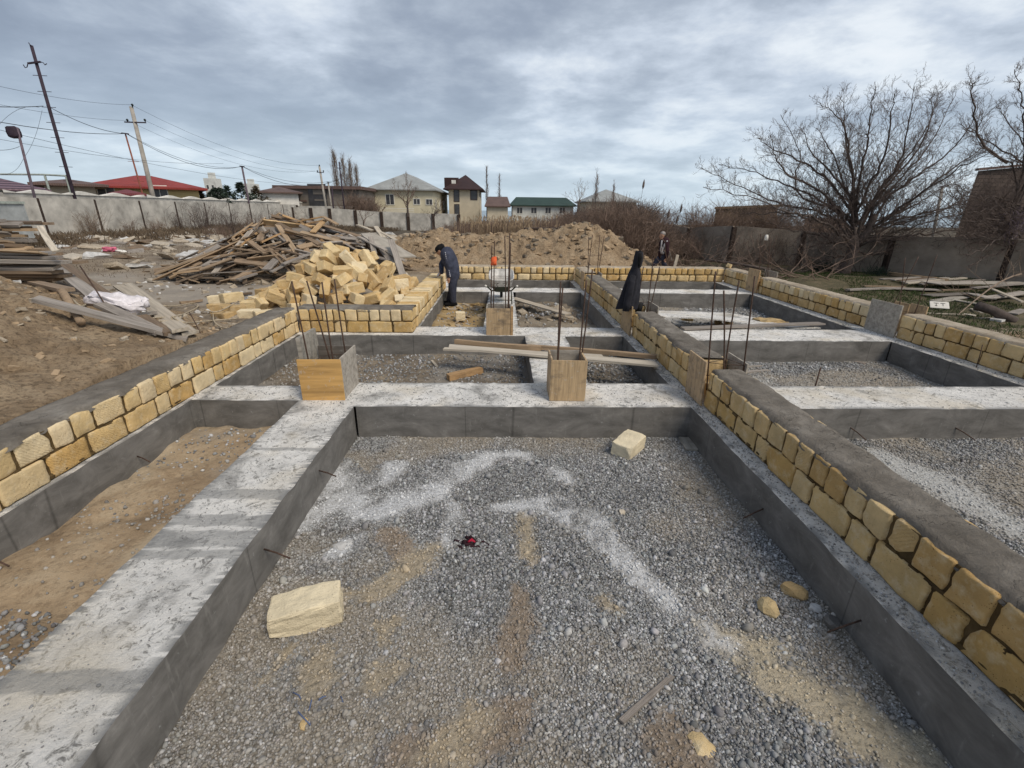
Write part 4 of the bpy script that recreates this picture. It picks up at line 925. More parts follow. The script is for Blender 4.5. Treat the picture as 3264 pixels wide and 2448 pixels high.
rock(2110, 1500, .06, 'plaster_chunk', 'thin white splinter, upper one, near the dished block', 11, .2); rock(2155, 1525, .07, 'plaster_chunk', 'thin white splinter, lower one, near the dished block', 12, .15)
rock(2600, 1945, .06, 'plaster_chunk', 'pale crumbled plaster beside the dark concrete chunk', 13, .4); rock(1720, 1770, .04, 'concrete_side', 'dark flat pebble in the centre of the gravel', 14, .3); rock(1745, 1830, .04, 'concrete_side', 'second dark flat pebble in the centre of the gravel', 15, .3)
gplank((1978, 2312), (2140, 2168), .028, .015, 'wood_grey', 'thin weathered wood strip lying on the foreground gravel', name='wood_strip')
for k, (cx_, cy_, mat_, lab, nm, ct) in enumerate(((1500, 1742, 'cloth_maroon', 'dark crumpled rag with a red spot on the gravel', 'rag', 'rag'), (1012, 2262, 'blue_cord', 'tangle of blue-grey cord on the foreground gravel', 'cord_tangle', 'cord'))):
    mb = MB(); b = hit(cx_, cy_); rr = random.Random(40+k)
    for j in range(9 if k == 0 else 12):
        q = b+Vector((rr.uniform(-.09, .09)*(1 if k == 0 else .45), rr.uniform(-.05, .05), .012)); pts = [q]
        for _ in range(4): q = q+Vector((rr.uniform(-.05, .05), rr.uniform(-.04, .04), rr.uniform(-.012, .02))); q.z = max(q.z, b.z+.006); pts.append(q)
        mb.tube(pts, 0.013 if k == 0 else 0.0035, 6)
    rag = tag(mb.build(nm, [mat_], smooth_=True), lab, ct)
    if k == 0:
        m2 = MB(); m2.tube([b+Vector((-.02, 0, .04)), b+Vector((.01, .01, .055)), b+Vector((.035, 0, .04))], [.008, .013, .006], 7); m2.build('red_patch', ['cloth_red'], rag, smooth_=True)
# planks over the pits
pa_, pb_ = P(*rB(290, 1130), .06), P(*rC(895, 1330), .06)
plank(PY(*rB(300, 1125), 6.85), PY(*rC(895, 1330), 5.95), .20, .03, 'wood_pale', 'long pale plank laid across the small pits behind the tan form', name='plank')
plank(PY(*rB(240, 1150), 6.75), PY(*rB(2100, 1235), 6.32), .09, .03, 'wood_pale', 'whitish board end sticking out under the long pale plank')
plank(PY(*rB(380, 1062), 7.1), PY(*rB(1380, 1140), 6.75), .07, .07, 'wood_old', 'round-edged brown timber lying behind the long pale plank, left piece')
plank(PY(*rB(1235, 1125), 6.85), PY(*rC(890, 1245), 6.2), .07, .06, 'wood_old', 'brown timber lying behind the long pale plank, right piece')
plank(PY(*rB(1050, 555), 11.6), PY(*rB(1700, 745), 9.9), .22, .03, 'wood_pale', 'pale ramp board leaning from the barrow beam into the pit')
gplank(rB(290, 1530), rB(680, 1440), .10, .09, 'wood_warm', 'short squared timber on the rubble behind the cross beam'); gplank(rB(95, 1300), rB(160, 1375), .04, .02, 'wood_pale', 'little pale stick on the rubble of the middle left pit')
gplank((2330, 1195), (2450, 1185), .07, .02, 'wood_grey', 'grey board lying in the right pit next to the near middle-wall form'); gplank((2330, 1180), (2425, 1170), .03, .02, 'wood_grey', 'thin lath beside the grey board in the right pit')
gplank((2725, 1155), (2757, 1162), .12, .015, 'wood_grey', 'small square board scrap at the far end of the right pit')
gplank((2180, 1400), (2205, 1440), .13, .02, 'ply_grey', 'grey board scrap in the far right corner of the gravel pit')
# white plastered sheet across the far right room
V = []; Fc = []; A, B, C_, D_ = Vector((3.1, 8.55, .12)), Vector((6.0, 8.35, .035)), Vector((5.1, 10.2, -.10)), Vector((2.9, 9.95, .0))
for i in range(31):
    for j in range(13):
        u, v = i/30, j/12; p = A.lerp(B, u).lerp(D_.lerp(C_, u), v); p.z += 0.05*math.sin(u*5.2+.6)*(1-v)+float(fbm(p.x, p.y, 2.2, 3, 4))*.02; V.append(tuple(p))
nV = len(V); V += [(a, b, c-.022) for a, b, c in V]
for i in range(30):
    for j in range(12):
        q = (i*13+j, (i+1)*13+j, (i+1)*13+j+1, i*13+j+1); Fc.append(q); Fc.append(tuple(k+nV for k in q[::-1]))
for i in range(30): Fc.append((i*13, i*13+nV, (i+1)*13+nV, (i+1)*13)); Fc.append((i*13+12, (i+1)*13+12, (i+1)*13+12+nV, i*13+12+nV))
for j in range(12): Fc.append((j, j+1, j+1+nV, j+nV)); Fc.append((30*13+j, 30*13+j+nV, 30*13+j+1+nV, 30*13+j+1))
tag(link(mesh_np('board_sheet', V, Fc, 'ply_pale' if 'ply_pale' in MATS else 'concrete_top', tint=np.zeros((len(V), 3))), 'board_sheet'), 'large warped sheet covered in white lime over the right room', 'board')
plank((3.3, 8.15, .03), (6.1, 8.5, .06), .16, .03, 'wood_grey', 'grey plank under the near edge of the white sheet')
V, Fc = rough_box(.55, .4, .1, .06, .05, 7, 3.0); o = tag(link(mesh_np('sand_pile', V, Fc, 'clod_yellow'), 'sand_pile', loc=(5.45, 9.1, -.05)), 'small mound of sand on the white sheet', 'sand pile')
# ------------------------------------------------------------ wheelbarrow
wb = tag(empty('wheelbarrow', (0.0, 10.7, 0.0)), 'white wheelbarrow with dark belly standing on the narrow beam', 'wheelbarrow')
def loft(rings, closed=True):
    n = len(rings[0]); V = [p for r in rings for p in r]; Fc = []
    for i in range(len(rings)-1):
        for k in range(n if closed else n-1): Fc.append((i*n+k, i*n+(k+1) % n, (i+1)*n+(k+1) % n, (i+1)*n+k))
    return V, Fc
def rrect(cx_, cy_, hx, hy, z, r=0.3, n=24):
    out = []
    for k in range(n):
        t = 2*math.pi*k/n; c, s_ = math.cos(t), math.sin(t); e = 0.45
        out.append((cx_+hx*abs(c)**e*(1 if c > 0 else -1), cy_+hy*abs(s_)**e*(1 if s_ > 0 else -1), z+0.0))
    return out
rings = []
for (z, hx, hy, cy_) in ((.26, .15, .20, .08), (.27, .17, .24, .08), (.40, .235, .32, .05), (.545, .275, .39, .0), (.56, .29, .405, .0), (.555, .265, .375, .0), (.40, .215, .30, .05), (.29, .15, .22, .08)):
    rings.append([(x, y, zz+0.16*((y+.4)/.8)*(zz > .5)) for x, y, zz in rrect(0, cy_, hx, hy, z)])
V, Fc = loft(rings); Fc.append(tuple(range(24))[::-1]); n0 = len(V)-24; Fc.append(tuple(range(n0, n0+24)))
tray = link(mesh_np('tray', V, Fc, ['barrow_white', 'barrow_dark'], [1 if max(V[i][2] for i in q) < .42 else 0 for q in Fc], None, True), 'tray', wb)
mb = MB()
for k, pts in enumerate((((-.15, .50), (-.06, .50)), ((-.06, .50), (-.12, .46)), ((-.12, .46), (-.07, .43)), ((-.07, .43), (-.13, .40)), ((.03, .50), (.13, .49)), ((.13, .49), (.07, .45)), ((.07, .45), (.11, .41)))):
    a, b = pts; mb.tube([(a[0], -.40-.0, a[1]+.0), (b[0], -.40, b[1])], .006, 4)
mb.build('chalk_marks', ['ink_dark'], wb)
for sx in (-1, 1):
    mb = MB(); mb.tube([(sx*.12, .75, .16), (sx*.16, .3, .24), (sx*.22, -.2, .30), (sx*.30, -.45, .42), (sx*.33, -.62, .47)], .016, 8); h = mb.build('handle', ['barrow_dark'], wb, smooth_=True)
    mb = MB(); mb.tube([(sx*.33, -.60, .466), (sx*.34, -.72, .49)], .022, 8); mb.build('grip', ['wall_white'], h, smooth_=True)
    mb = MB(); mb.tube([(sx*.22, -.2, .30), (sx*.23, -.24, .16), (sx*.24, -.27, .012)], .014, 8); mb.build('leg', ['barrow_dark'], wb, smooth_=True)
mb = MB(); mb.tube([(-.23, -.25, .10), (.23, -.25, .10)], .011, 6); mb.build('cross_bar', ['barrow_dark'], wb)
mb = MB()
for k in range(24):
    a, b = 2*math.pi*k/24, 2*math.pi*(k+1)/24; mb.tube([(0, .72+.17*math.cos(a), .20+.17*math.sin(a)), (0, .72+.17*math.cos(b), .20+.17*math.sin(b))], .035, 8, caps=False)
wh = mb.build('wheel', ['rubber_black'], wb, smooth_=True); mb = MB(); mb.tube([(-.12, .72, .2), (.12, .72, .2)], .012, 8); mb.tube([(-.02, .72, .2), (.02, .72, .2)], .12, 16); mb.build('hub', ['barrow_white'], wh)
# orange rag
p = PY(1571, 830, 7.85); V, Fc = rough_box(.095, .04, .13, .03, .035, 7, 3.0); tag(link(mesh_np('orange_rag', V, Fc, 'cloth_orange', None, None, True), 'orange_rag', loc=(p.x+.02, 7.78, p.z)), 'bright orange rag or glove hanging on a rebar above the wheelbarrow', 'rag')

# ------------------------------------------------------------ hanging coat
def z5(x, y): return (1900+x*.1808, 700+y*.1808)
outl = [(558, 705, 800), (585, 690, 828), (650, 672, 826), (740, 656, 822), (800, 648, 800), (850, 628, 768), (890, 610, 760), (950, 578, 780), (1020, 548, 776), (1120, 505, 770), (1250, 455, 765), (1380, 410, 752), (1480, 372, 735), (1555, 345, 715)]
rings = []
for i, (y, xl, xr) in enumerate(outl):
    a, b = PY(*z5(xl, y), 7.86), PY(*z5(xr, y), 7.86); c = (a+b)/2; hx = (b-a).length/2; hy = min(.16, hx*0.75)+.02; ring = []
    for k in range(28):
        t = 2*math.pi*k/28; w = 1+0.10*math.sin(t*5+i*.25)*min(1, i/6)+.05*math.sin(t*9+1.3)*min(1, i/6)
        ring.append((c.x+hx*w*math.cos(t), c.y+hy*w*math.sin(t), c.z+.01*math.sin(t*3+i)))
    rings.append(ring)
V, Fc = loft(rings); Fc.append(tuple(range(28)))
coat = tag(empty('hanging_coat'), 'dark hooded coat hung over the rebars of the middle wall', 'coat')
link(mesh_np('coat_body', V, [q[::-1] for q in Fc], 'cloth_coat', None, None, True), 'coat_body', coat)
mb = MB(); mb.tube([PY(*z5(x, y), 7.70) for x, y in ((655, 985), (620, 1120), (585, 1300), (545, 1480), (525, 1610))], [.045, .062, .066, .062, .06], 12); mb.build('sleeve', ['cloth_coat'], coat, smooth_=True)
mb = MB(); mb.tube([PY(*z5(x, y), 7.72) for x, y in ((775, 590), (772, 680), (762, 780), (752, 850))], [.030, .036, .03, .01], 10); mb.build('hood_opening', ['cloth_black'], coat, smooth_=True)
mb = MB(); mb.tube([PY(*z5(x, y), 7.69) for x, y in ((640, 1260), (615, 1320), (632, 1370), (610, 1375))], .004, 6); mb.build('drawstring', ['stripe_pale'], coat)
bk = tag(empty('bucket', PY(*z5(752, 1550), 7.95)), 'small black bucket beside the hanging coat', 'bucket'); mb = MB(); mb.tube([(0, 0, -.08), (0, 0, .08), (0, 0, .082), (0, 0, -.06)], [.055, .075, .068, .05], 20); mb.build('pail', ['rubber_black'], bk, smooth_=True)
mb = MB(); mb.tube([(.075*math.cos(a), 0, .08+.10*math.sin(a)) for a in np.linspace(0, math.pi, 9)], .003, 5); mb.build('bail', ['steel_rust'], bk)

# ------------------------------------------------------------ people
def fuse(mb, voxel, name, mats, parent, classify=None, smooth_it=2):
    me = mesh_np(name, mb.v, mb.f, mats[:1]); o = bpy.data.objects.new('tmp', me); col.objects.link(o)
    m = o.modifiers.new('r', 'REMESH'); m.mode = 'VOXEL'; m.voxel_size = voxel
    s = o.modifiers.new('s', 'SMOOTH'); s.iterations = smooth_it; s.factor = 0.5
    dg = bpy.context.evaluated_depsgraph_get(); me2 = bpy.data.meshes.new_from_object(o.evaluated_get(dg)); bpy.data.objects.remove(o)
    me2.materials.clear()
    for k in mats: me2.materials.append(MATS[k])
    if classify: me2.polygons.foreach_set('material_index', [classify(p.center) for p in me2.polygons])
    me2.polygons.foreach_set('use_smooth', [True]*len(me2.polygons)); me2.name = name
    return link(me2, name, parent)
def caps(mb, pts, rad, n=10):
    """tapered limb with rounded ends"""
    p0, p1 = Vector(pts[0]), Vector(pts[1]); q1, q0 = Vector(pts[-1]), Vector(pts[-2]); d0 = (p0-p1).normalized(); d1 = (q1-q0).normalized()
    P2 = [p0+d0*rad[0]*.9, p0+d0*rad[0]*.6]+[Vector(p) for p in pts]+[q1+d1*rad[-1]*.6, q1+d1*rad[-1]*.9]
    mb.tube(P2, [rad[0]*.35, rad[0]*.78]+list(rad)+[rad[-1]*.78, rad[-1]*.35], n)
def blob(mb, c, r, n=10):
    bm = bmesh.new(); bmesh.ops.create_uvsphere(bm, u_segments=n+4, v_segments=n, radius=1); V = [(c[0]+v.co.x*r[0], c[1]+v.co.y*r[1], c[2]+v.co.z*r[2]) for v in bm.verts]
    mb.add(V, [[v.index for v in f.verts] for f in bm.faces]); bm.free()
def hand(mb, w, d, side, curl=0.4):
    """palm and five fingers leaving wrist w along d"""
    w, d, side = Vector(w), Vector(d).normalized(), Vector(side).normalized(); nrm = d.cross(side).normalized()
    caps(mb, [w, w+d*.05, w+d*.085], [.022, .033, .028], 8)
    for k, (off, L) in enumerate(((-.028, .062), (-.010, .075), (.009, .070), (.027, .055))):
        b = w+d*.085+side*off; m = b+d*L*.5+nrm*curl*.012; e = m+(d*(1-curl)+nrm*curl).normalized()*L*.5; caps(mb, [b, m, e], [.0095, .009, .008], 6)
    b = w+d*.035-side*.03; m = b-side*.025+d*.03+nrm*.01; caps(mb, [b, m, m+d*.03+nrm*.01], [.012, .011, .009], 6)
def head(mb, c, fwd, s=1.0):
    c, fwd = Vector(c), Vector(fwd).normalized(); side = fwd.cross(Vector((0, 0, 1))).normalized(); up = side.cross(fwd).normalized()
    blob(mb, c, (.078*s, .088*s, .105*s), 12); caps(mb, [c+fwd*.03-up*.03, c+fwd*.055-up*.085], [.055, .034], 8)
    caps(mb, [c+fwd*.085+up*.01, c+fwd*.105-up*.022], [.010, .015], 6)
    for k in (-1, 1): blob(mb, c+side*k*.080-up*.005, (.014, .018, .028), 6); blob(mb, c+fwd*.088+side*k*.03+up*.004, (.008, .008, .006), 5)
    caps(mb, [c+fwd*.092-side*.02-up*.056, c+fwd*.092+side*.02-up*.056], [.007, .007], 5)
def zb(x, y): return (1300+x*.1808, 700+y*.1808)
YW = 11.75
def w(x, y, dy=0): return PY(*zb(x, y), YW+dy)
root = tag(empty('person', w(760, 1560)), 'bricklayer in dark jacket and black knit cap bending over the wall', 'person')
def rel(o, r): o.location = -Vector(r.location); return o
hipc = w(800, 985); sh = w(690, 600); neck = w(630, 560); hc = w(560, 540)
fl, fr = w(735, 1540, .10), w(800, 1545, -.10); gz = hz1(fl.x, fl.y); fl.z = fr.z = gz+.07
kl, kr = w(775, 1270, .09), w(790, 1280, -.11)
el_r, ha_r = w(735, 830, -.22), w(725, 1010, -.2); el_l, ha_l = w(590, 800, .2), w(575, 950, .05)
B_ = MB(); caps(B_, [hipc, w(780, 850), w(735, 720), sh], [.15, .15, .17, .16], 14); caps(B_, [sh, neck, hc], [.10, .065, .06], 10)
for hp_, k, f_ in ((hipc+Vector((0, .09, 0)), kl, fl), (hipc+Vector((0, -.09, 0)), kr, fr)):
    caps(B_, [hp_, k, f_+Vector((0, 0, .03))], [.098, .066, .048], 12); caps(B_, [f_+Vector((.05, 0, -.03)), f_+Vector((-.17, 0, -.035))], [.046, .042], 8)
sR, sL = sh+Vector((0, -.19, -.02)), sh+Vector((0, .19, -.02))
caps(B_, [sh, sR], [.11, .075]); caps(B_, [sh, sL], [.11, .075]); caps(B_, [sR, el_r, ha_r], [.07, .052, .034]); caps(B_, [sL, el_l, ha_l], [.07, .052, .034])
hand(B_, ha_r, (-.1, 0, -1), (1, 0, 0)); hand(B_, ha_l, (-.6, 0, -.5), (0, 1, 0)); head(B_, hc, (-.85, 0, -.55))
body = fuse(B_, .0125, 'body', ['skin'], None); body.parent = root; body.location = -root.location
J = MB(); caps(J, [hipc+Vector((0, 0, .0)), w(785, 850), w(740, 720), sh], [.168, .175, .195, .18], 16); caps(J, [sh, neck+Vector((.02, 0, -.02))], [.14, .085]); caps(J, [sR, el_r, ha_r+Vector((0, 0, .03))], [.092, .078, .062]); caps(J, [sL, el_l, ha_l+Vector((.03, 0, .03))], [.092, .075, .058]); caps(J, [sh, sR], [.13, .095]); caps(J, [sh, sL], [.13, .095])
j = fuse(J, .016, 'jacket', ['cloth_navy'], root); j.location = -root.location
T_ = MB()
for hp_, k, f_ in ((hipc+Vector((0, .09, 0)), kl, fl), (hipc+Vector((0, -.09, 0)), kr, fr)): caps(T_, [hp_, k, f_+Vector((0, 0, .06))], [.125, .095, .082], 12)
caps(T_, [hipc+Vector((0, -.05, .06)), hipc+Vector((0, .05, .06))], [.15, .15]); t_ = fuse(T_, .016, 'trousers', ['cloth_jeans'], root); t_.location = -root.location
for f_ in (fl, fr):
    S_ = MB(); caps(S_, [f_+Vector((.06, 0, -.02)), f_+Vector((-.18, 0, -.03))], [.058, .05], 8); s_ = fuse(S_, .014, 'shoe', ['cloth_black'], root); s_.location = -root.location
C2 = MB(); blob(C2, hc+Vector((.01, 0, .045)), (.098, .102, .098)); caps(C2, [hc+Vector((-.03, 0, .02)), hc+Vector((.05, 0, .08))], [.092, .085]); c_ = fuse(C2, .012, 'knit_cap', ['cloth_black'], root); c_.location = -root.location
G_ = MB(); hand(G_, ha_l+Vector((-.0, 0, .01)), (-.6, 0, -.5), (0, 1, 0)); g_ = fuse(G_, .008, 'glove', ['glove_pale'], root); g_.location = -root.location; g_.scale = (1, 1, 1)
mb = MB()
for k in range(14):
    a = w(660+k*6, 570+k*32, -.30 if k > 3 else -.22).lerp(w(735, 1000, -.28), 0.0); a.y = sR.y-.085+.01*k*0.0; mb.tube([a, a+Vector((.012, 0, -.028))], .010, 5)
st_ = mb.build('sleeve_stripe', ['stripe_pale'], root); st_.location = -root.location
# trowel in his working hand, on the wall top
tr = tag(empty('trowel', ha_l+Vector((-.10, 0, -.10))), 'mason trowel held on the wall top by the bricklayer', 'trowel'); mb = MB(); mb.tube([(0, 0, .02), (.10, 0, .06)], .012, 6); mb.build('handle', ['wood_warm'], tr); mb = MB(); mb.add([(0, -.05, 0), (-.20, 0, -.01), (0, .05, 0), (0, -.05, .004), (-.20, 0, -.006), (0, .05, .004)], [(0, 1, 2), (5, 4, 3), (0, 3, 4, 1), (1, 4, 5, 2), (2, 5, 3, 0)]); mb.build('blade', ['steel_rust'], tr)

YX = 16.0
def u(x, y, dy=0): return PY(*z5(x, y), YX+dy)
root2 = tag(empty('person', (u(1160, 900).x, YX, hz1(u(1160, 900).x, YX))), 'grey-haired labourer in dark jacket with pale front walking behind the back wall', 'person')
g0 = root2.location.z; hip2 = u(1180, 640); sh2 = u(1205, 395); hc2 = u(1165, 275); f2l = Vector((hip2.x-.28, YX+.1, g0+.07)); f2r = Vector((hip2.x+.16, YX-.1, g0+.07)); k2l = hip2.lerp(f2l, .5)+Vector((-.06, 0, 0)); k2r = hip2.lerp(f2r, .5)+Vector((-.07, 0, 0))
e2r, h2r = u(1250, 560, -.25), u(1235, 680, -.22); e2l, h2l = u(1130, 560, .2), u(1120, 640, .05)
B_ = MB(); caps(B_, [hip2, hip2.lerp(sh2, .5), sh2], [.15, .15, .16], 14); caps(B_, [sh2, hc2-Vector((0, 0, .1)), hc2], [.10, .06, .06]); caps(B_, [sh2, sh2+Vector((0, -.19, -.03))], [.1, .075]); caps(B_, [sh2, sh2+Vector((0, .19, -.03))], [.1, .075])
for a, k, f_ in ((hip2+Vector((0, .08, 0)), k2l, f2l), (hip2+Vector((0, -.08, 0)), k2r, f2r)): caps(B_, [a, k, f_], [.095, .065, .048]); caps(B_, [f_+Vector((.05, 0, -.02)), f_+Vector((-.16, 0, -.03))], [.045, .042])
caps(B_, [sh2+Vector((0, -.19, -.03)), e2r, h2r], [.07, .052, .034]); caps(B_, [sh2+Vector((0, .19, -.03)), e2l, h2l], [.07, .052, .034]); hand(B_, h2r, (-.2, 0, -1), (1, 0, 0), .8); hand(B_, h2l, (-.4, 0, -1), (1, 0, 0), .8); head(B_, hc2, (-.95, -.1, -.3))
b2 = fuse(B_, .0125, 'body', ['skin'], root2); b2.location = -root2.location
J = MB(); caps(J, [hip2+Vector((0, 0, .02)), hip2.lerp(sh2, .5), sh2], [.17, .175, .175], 14); caps(J, [sh2, sh2.lerp(hc2, .35)], [.13, .085])
for s_, e_, h_ in ((-.19, e2r, h2r), (.19, e2l, h2l)): caps(J, [sh2, sh2+Vector((0, s_, -.03))], [.12, .09]); caps(J, [sh2+Vector((0, s_, -.03)), e_, h_+Vector((0, 0, .04))], [.09, .075, .06])
o = fuse(J, .016, 'jacket', ['cloth_maroon'], root2); o.location = -root2.location
T_ = MB()
for a, k, f_ in ((hip2+Vector((0, .08, 0)), k2l, f2l), (hip2+Vector((0, -.08, 0)), k2r, f2r)): caps(T_, [a, k, f_+Vector((0, 0, .03))], [.12, .09, .075])
o = fuse(T_, .016, 'trousers', ['cloth_jeans'], root2); o.location = -root2.location
H_ = MB(); blob(H_, hc2+Vector((.02, 0, .05)), (.088, .095, .075)); o = fuse(H_, .012, 'hair', ['hair_grey'], root2); o.location = -root2.location
mb = MB()
for pts in (((1160, 365), (1150, 450), (1135, 540), (1150, 600)), ((1260, 370), (1210, 430), (1175, 500)), ((1205, 440), (1215, 520), (1195, 600)), ((1180, 480), (1165, 560), (1185, 610))):
    mb.tube([u(x, y, -.23) for x, y in pts], .024, 6)
o = mb.build('pale_front', ['cloth_grey'], root2, smooth_=True); o.location = -root2.location
sv = tag(empty('shovel'), 'long-handled shovel carried by the walking labourer', 'shovel'); mb = MB(); a, b = u(1290, 560, -.3), u(1335, 720, -.3); mb.tube([u(1100, 500, -.3)*0+a, b], .014, 6); mb.tube([h2r, a.lerp(b, .3)], .014, 6); mb.build('handle', ['wood_grey'], sv)
mb = MB(); mb.beam(b, b+Vector((.04, 0, -.26)), .2, .02); mb.build('blade', ['steel_rust'], sv)
# ------------------------------------------------------------ heap of old timber
def timb(x, y):
    px = np.interp(x, [-11.6, -10.2, -9.2, -8.45, -7.7, -7.2, -6.66, -6.0, -5.3, -4.55, -3.9, -3.3, -2.9], [0.05, 0.16, 0.40, 0.78, 1.15, 1.48, 1.66, 1.45, 1.2, 1.12, 0.95, 0.45, 0.1])
    return 0.08+px*max(0.0, 1-((y-14.9)/2.6)**2)
rdp = random.Random(5)
core = MB()
for i in range(300):
    lay = 1.0 if i > 125 else 0.66
    x = rdp.uniform(-9.1, -3.4); y = rdp.uniform(12.5, 15.8); s_ = timb(x, y)
    if s_ < 0.2 and i > 125 and rdp.random() < .6: continue
    L = rdp.choice((0.6, 0.8, 1.1, 1.4, 1.8, 2.3)); a = rdp.gauss(0, .45) if rdp.random() < .6 else rdp.uniform(-1.5, 1.5)
    dx, dy = math.cos(a)*L/2, math.sin(a)*L/2
    z1 = max(timb(x-dx, y-dy)*lay, .1)+rdp.uniform(-.02, .14)*(s_ > .3); z2 = max(timb(x+dx, y+dy)*lay, .1)+rdp.uniform(-.02, .14)*(s_ > .3)
    wd = rdp.choice((.06, .09, .11, .14, .17)); mat = rdp.choice(('wood_old', 'wood_tan', 'wood_old', 'wood_grey', 'wood_warm') if x < -5.2 and s_ > .9 else ('wood_old', 'wood_old', 'wood_old', 'wood_tan', 'wood_grey')) if x < -4.8 else rdp.choice(('wood_old', 'wood_grey', 'wood_grey'))
    if i <= 125: core.beam((x-dx, y-dy, z1), (x+dx, y+dy, z2), wd, .035); continue
    zone = 'crest' if s_ > 1.15 else 'left' if x < -8.3 else 'right' if x > -5.3 else 'front'
    lab = {'crest': 'brownish plank jumbled at the crest of the tall timber heap', 'left': 'weathered plank on the low left tail of the timber heap', 'right': 'greyish plank on the right slope of the timber heap, towards the sand', 'front': 'old plank tangled in the front of the timber heap above the block heap'}[zone]
    plank((x-dx, y-dy, z1), (x+dx, y+dy, z2), wd, rdp.choice((.025, .03, .045)), mat, lab, 'planks in the big timber heap ('+zone+')', roll=rdp.gauss(0, .45))
tag(core.build('timber', ['wood_core']), 'jumbled old timber filling the inside of the big timber heap', kind='stuff')
def rH(x, y): return (550+x*.3617, 650+y*.3617)
TG = 'long planks leaning on the timber heap'
for (a, b, Y1, Y2, w_, mat, lab) in (((1925, 315), (2045, 680), 13.6, 11.6, .17, 'wood_grey', 'long pale plank leaning upright at the right end of the timber heap'), ((2055, 610), (2135, 712), 12.4, 11.9, .07, 'wood_pale', 'short stick leaning to the right of the long upright plank'),
        ((1740, 260), (2060, 470), 14.8, 13.2, .62, 'ply_grey', 'wide dark grey board sloping down the right end of the timber heap'), ((1790, 200), (1860, 300), 15.2, 14.6, .14, 'wood_pale', 'whitish plank standing up behind the wide dark board'), ((1630, 185), (1760, 235), 15.6, 15.2, .14, 'wood_pale', 'whitish plank sticking out over the back of the heap'),
        ((1640, 290), (1880, 410), 14, 13.1, .12, 'wood_grey', 'plank sloping over the right slope beside the wide board'), ((1840, 250), (1970, 320), 14.9, 14.5, .12, 'wood_pale', 'pale plank crossing behind the wide dark board'), ((1745, 290), (1780, 440), 13.8, 13.2, .14, 'wood_grey', 'short plank standing steeply under the wide dark board'),
        ((1850, 400), (1920, 500), 13.5, 13.0, .2, 'wood_grey', 'pale short plank, left of two at the foot of the wide board'), ((1905, 440), (1965, 525), 13.4, 12.9, .2, 'wood_grey', 'pale short plank, right of two at the foot of the wide board'), ((1740, 450), (1900, 495), 13.3, 13.0, .18, 'wood_grey', 'grey plank lying at the foot of the right slope'),
        ((1110, 155), (1330, 112), 14.9, 14.9, .15, 'wood_warm', 'tan plank laid along the very top of the timber heap'), ((1165, 180), (1330, 145), 14.7, 14.7, .12, 'wood_warm', 'tan plank just below the topmost one'), ((1085, 172), (1230, 205), 14.4, 14.5, .08, 'wood_warm', 'thin tan batten sticking out left of the heap top'),
        ((1235, 250), (1345, 140), 13.9, 14.8, .17, 'wood_warm', 'tan plank slanting up to the heap top'), ((1330, 115), (1450, 180), 14.7, 14.4, .14, 'wood_old', 'brown plank falling to the right from the heap top'), ((830, 290), (990, 325), 14.3, 14.1, .08, 'wood_pale', 'pale batten sticking out over the left tail'),
        ((970, 530), (1240, 430), 12.4, 13.2, .14, 'wood_grey', 'long grey plank across the front of the timber heap'), ((865, 600), (1010, 520), 12.2, 12.6, .12, 'wood_grey', 'grey plank slanting in the lower front of the heap'), ((1135, 320), (1150, 480), 14.1, 12.9, .2, 'wood_grey', 'pale plank standing up in the middle of the heap'),
        ((825, 580), (975, 430), 12.3, 13.3, .22, 'wood_grey', 'wide grey plank rising from lower left of the heap'), ((545, 670), (720, 570), 11.9, 12.8, .22, 'wood_old', 'dark wide plank lying at the lower left foot of the heap'), ((570, 668), (740, 615), 11.7, 12.3, .1, 'wood_grey', 'pale lath beside the dark wide plank'),
        ((350, 492), (800, 355), 14, 14.6, .12, 'wood_warm', 'orange-tan long board, upper one of the left bundle'), ((420, 480), (740, 400), 13.9, 14.3, .14, 'wood_warm', 'orange-tan long board, second in the left bundle'), ((540, 495), (770, 415), 13.6, 14.1, .17, 'wood_warm', 'orange-tan board, lowest in the left bundle'), ((640, 500), (800, 410), 13.5, 13.9, .2, 'wood_old', 'dark board lying against the orange-tan bundle'),
        ((0, 615), (560, 545), 12.4, 13.1, .10, 'wood_old', 'very long thin board stretching left over the yard, nearer one'), ((280, 552), (700, 505), 13.4, 13.6, .10, 'wood_old', 'long thin board stretching left over the yard, farther one'), ((380, 590), (720, 560), 12.8, 12.9, .12, 'wood_old', 'long board lying low at the left tail of the heap'), ((900, 350), (1340, 290), 13.9, 14.3, .12, 'wood_grey', 'long tan plank running across the upper front of the heap')):
    p, q = PY(*rH(*a), Y1), PY(*rH(*b), Y2); p.z = max(p.z, hz1(p.x, p.y)+.03); q.z = max(q.z, hz1(q.x, q.y)+.03); plank(p, q, w_, .035, mat, lab, TG)

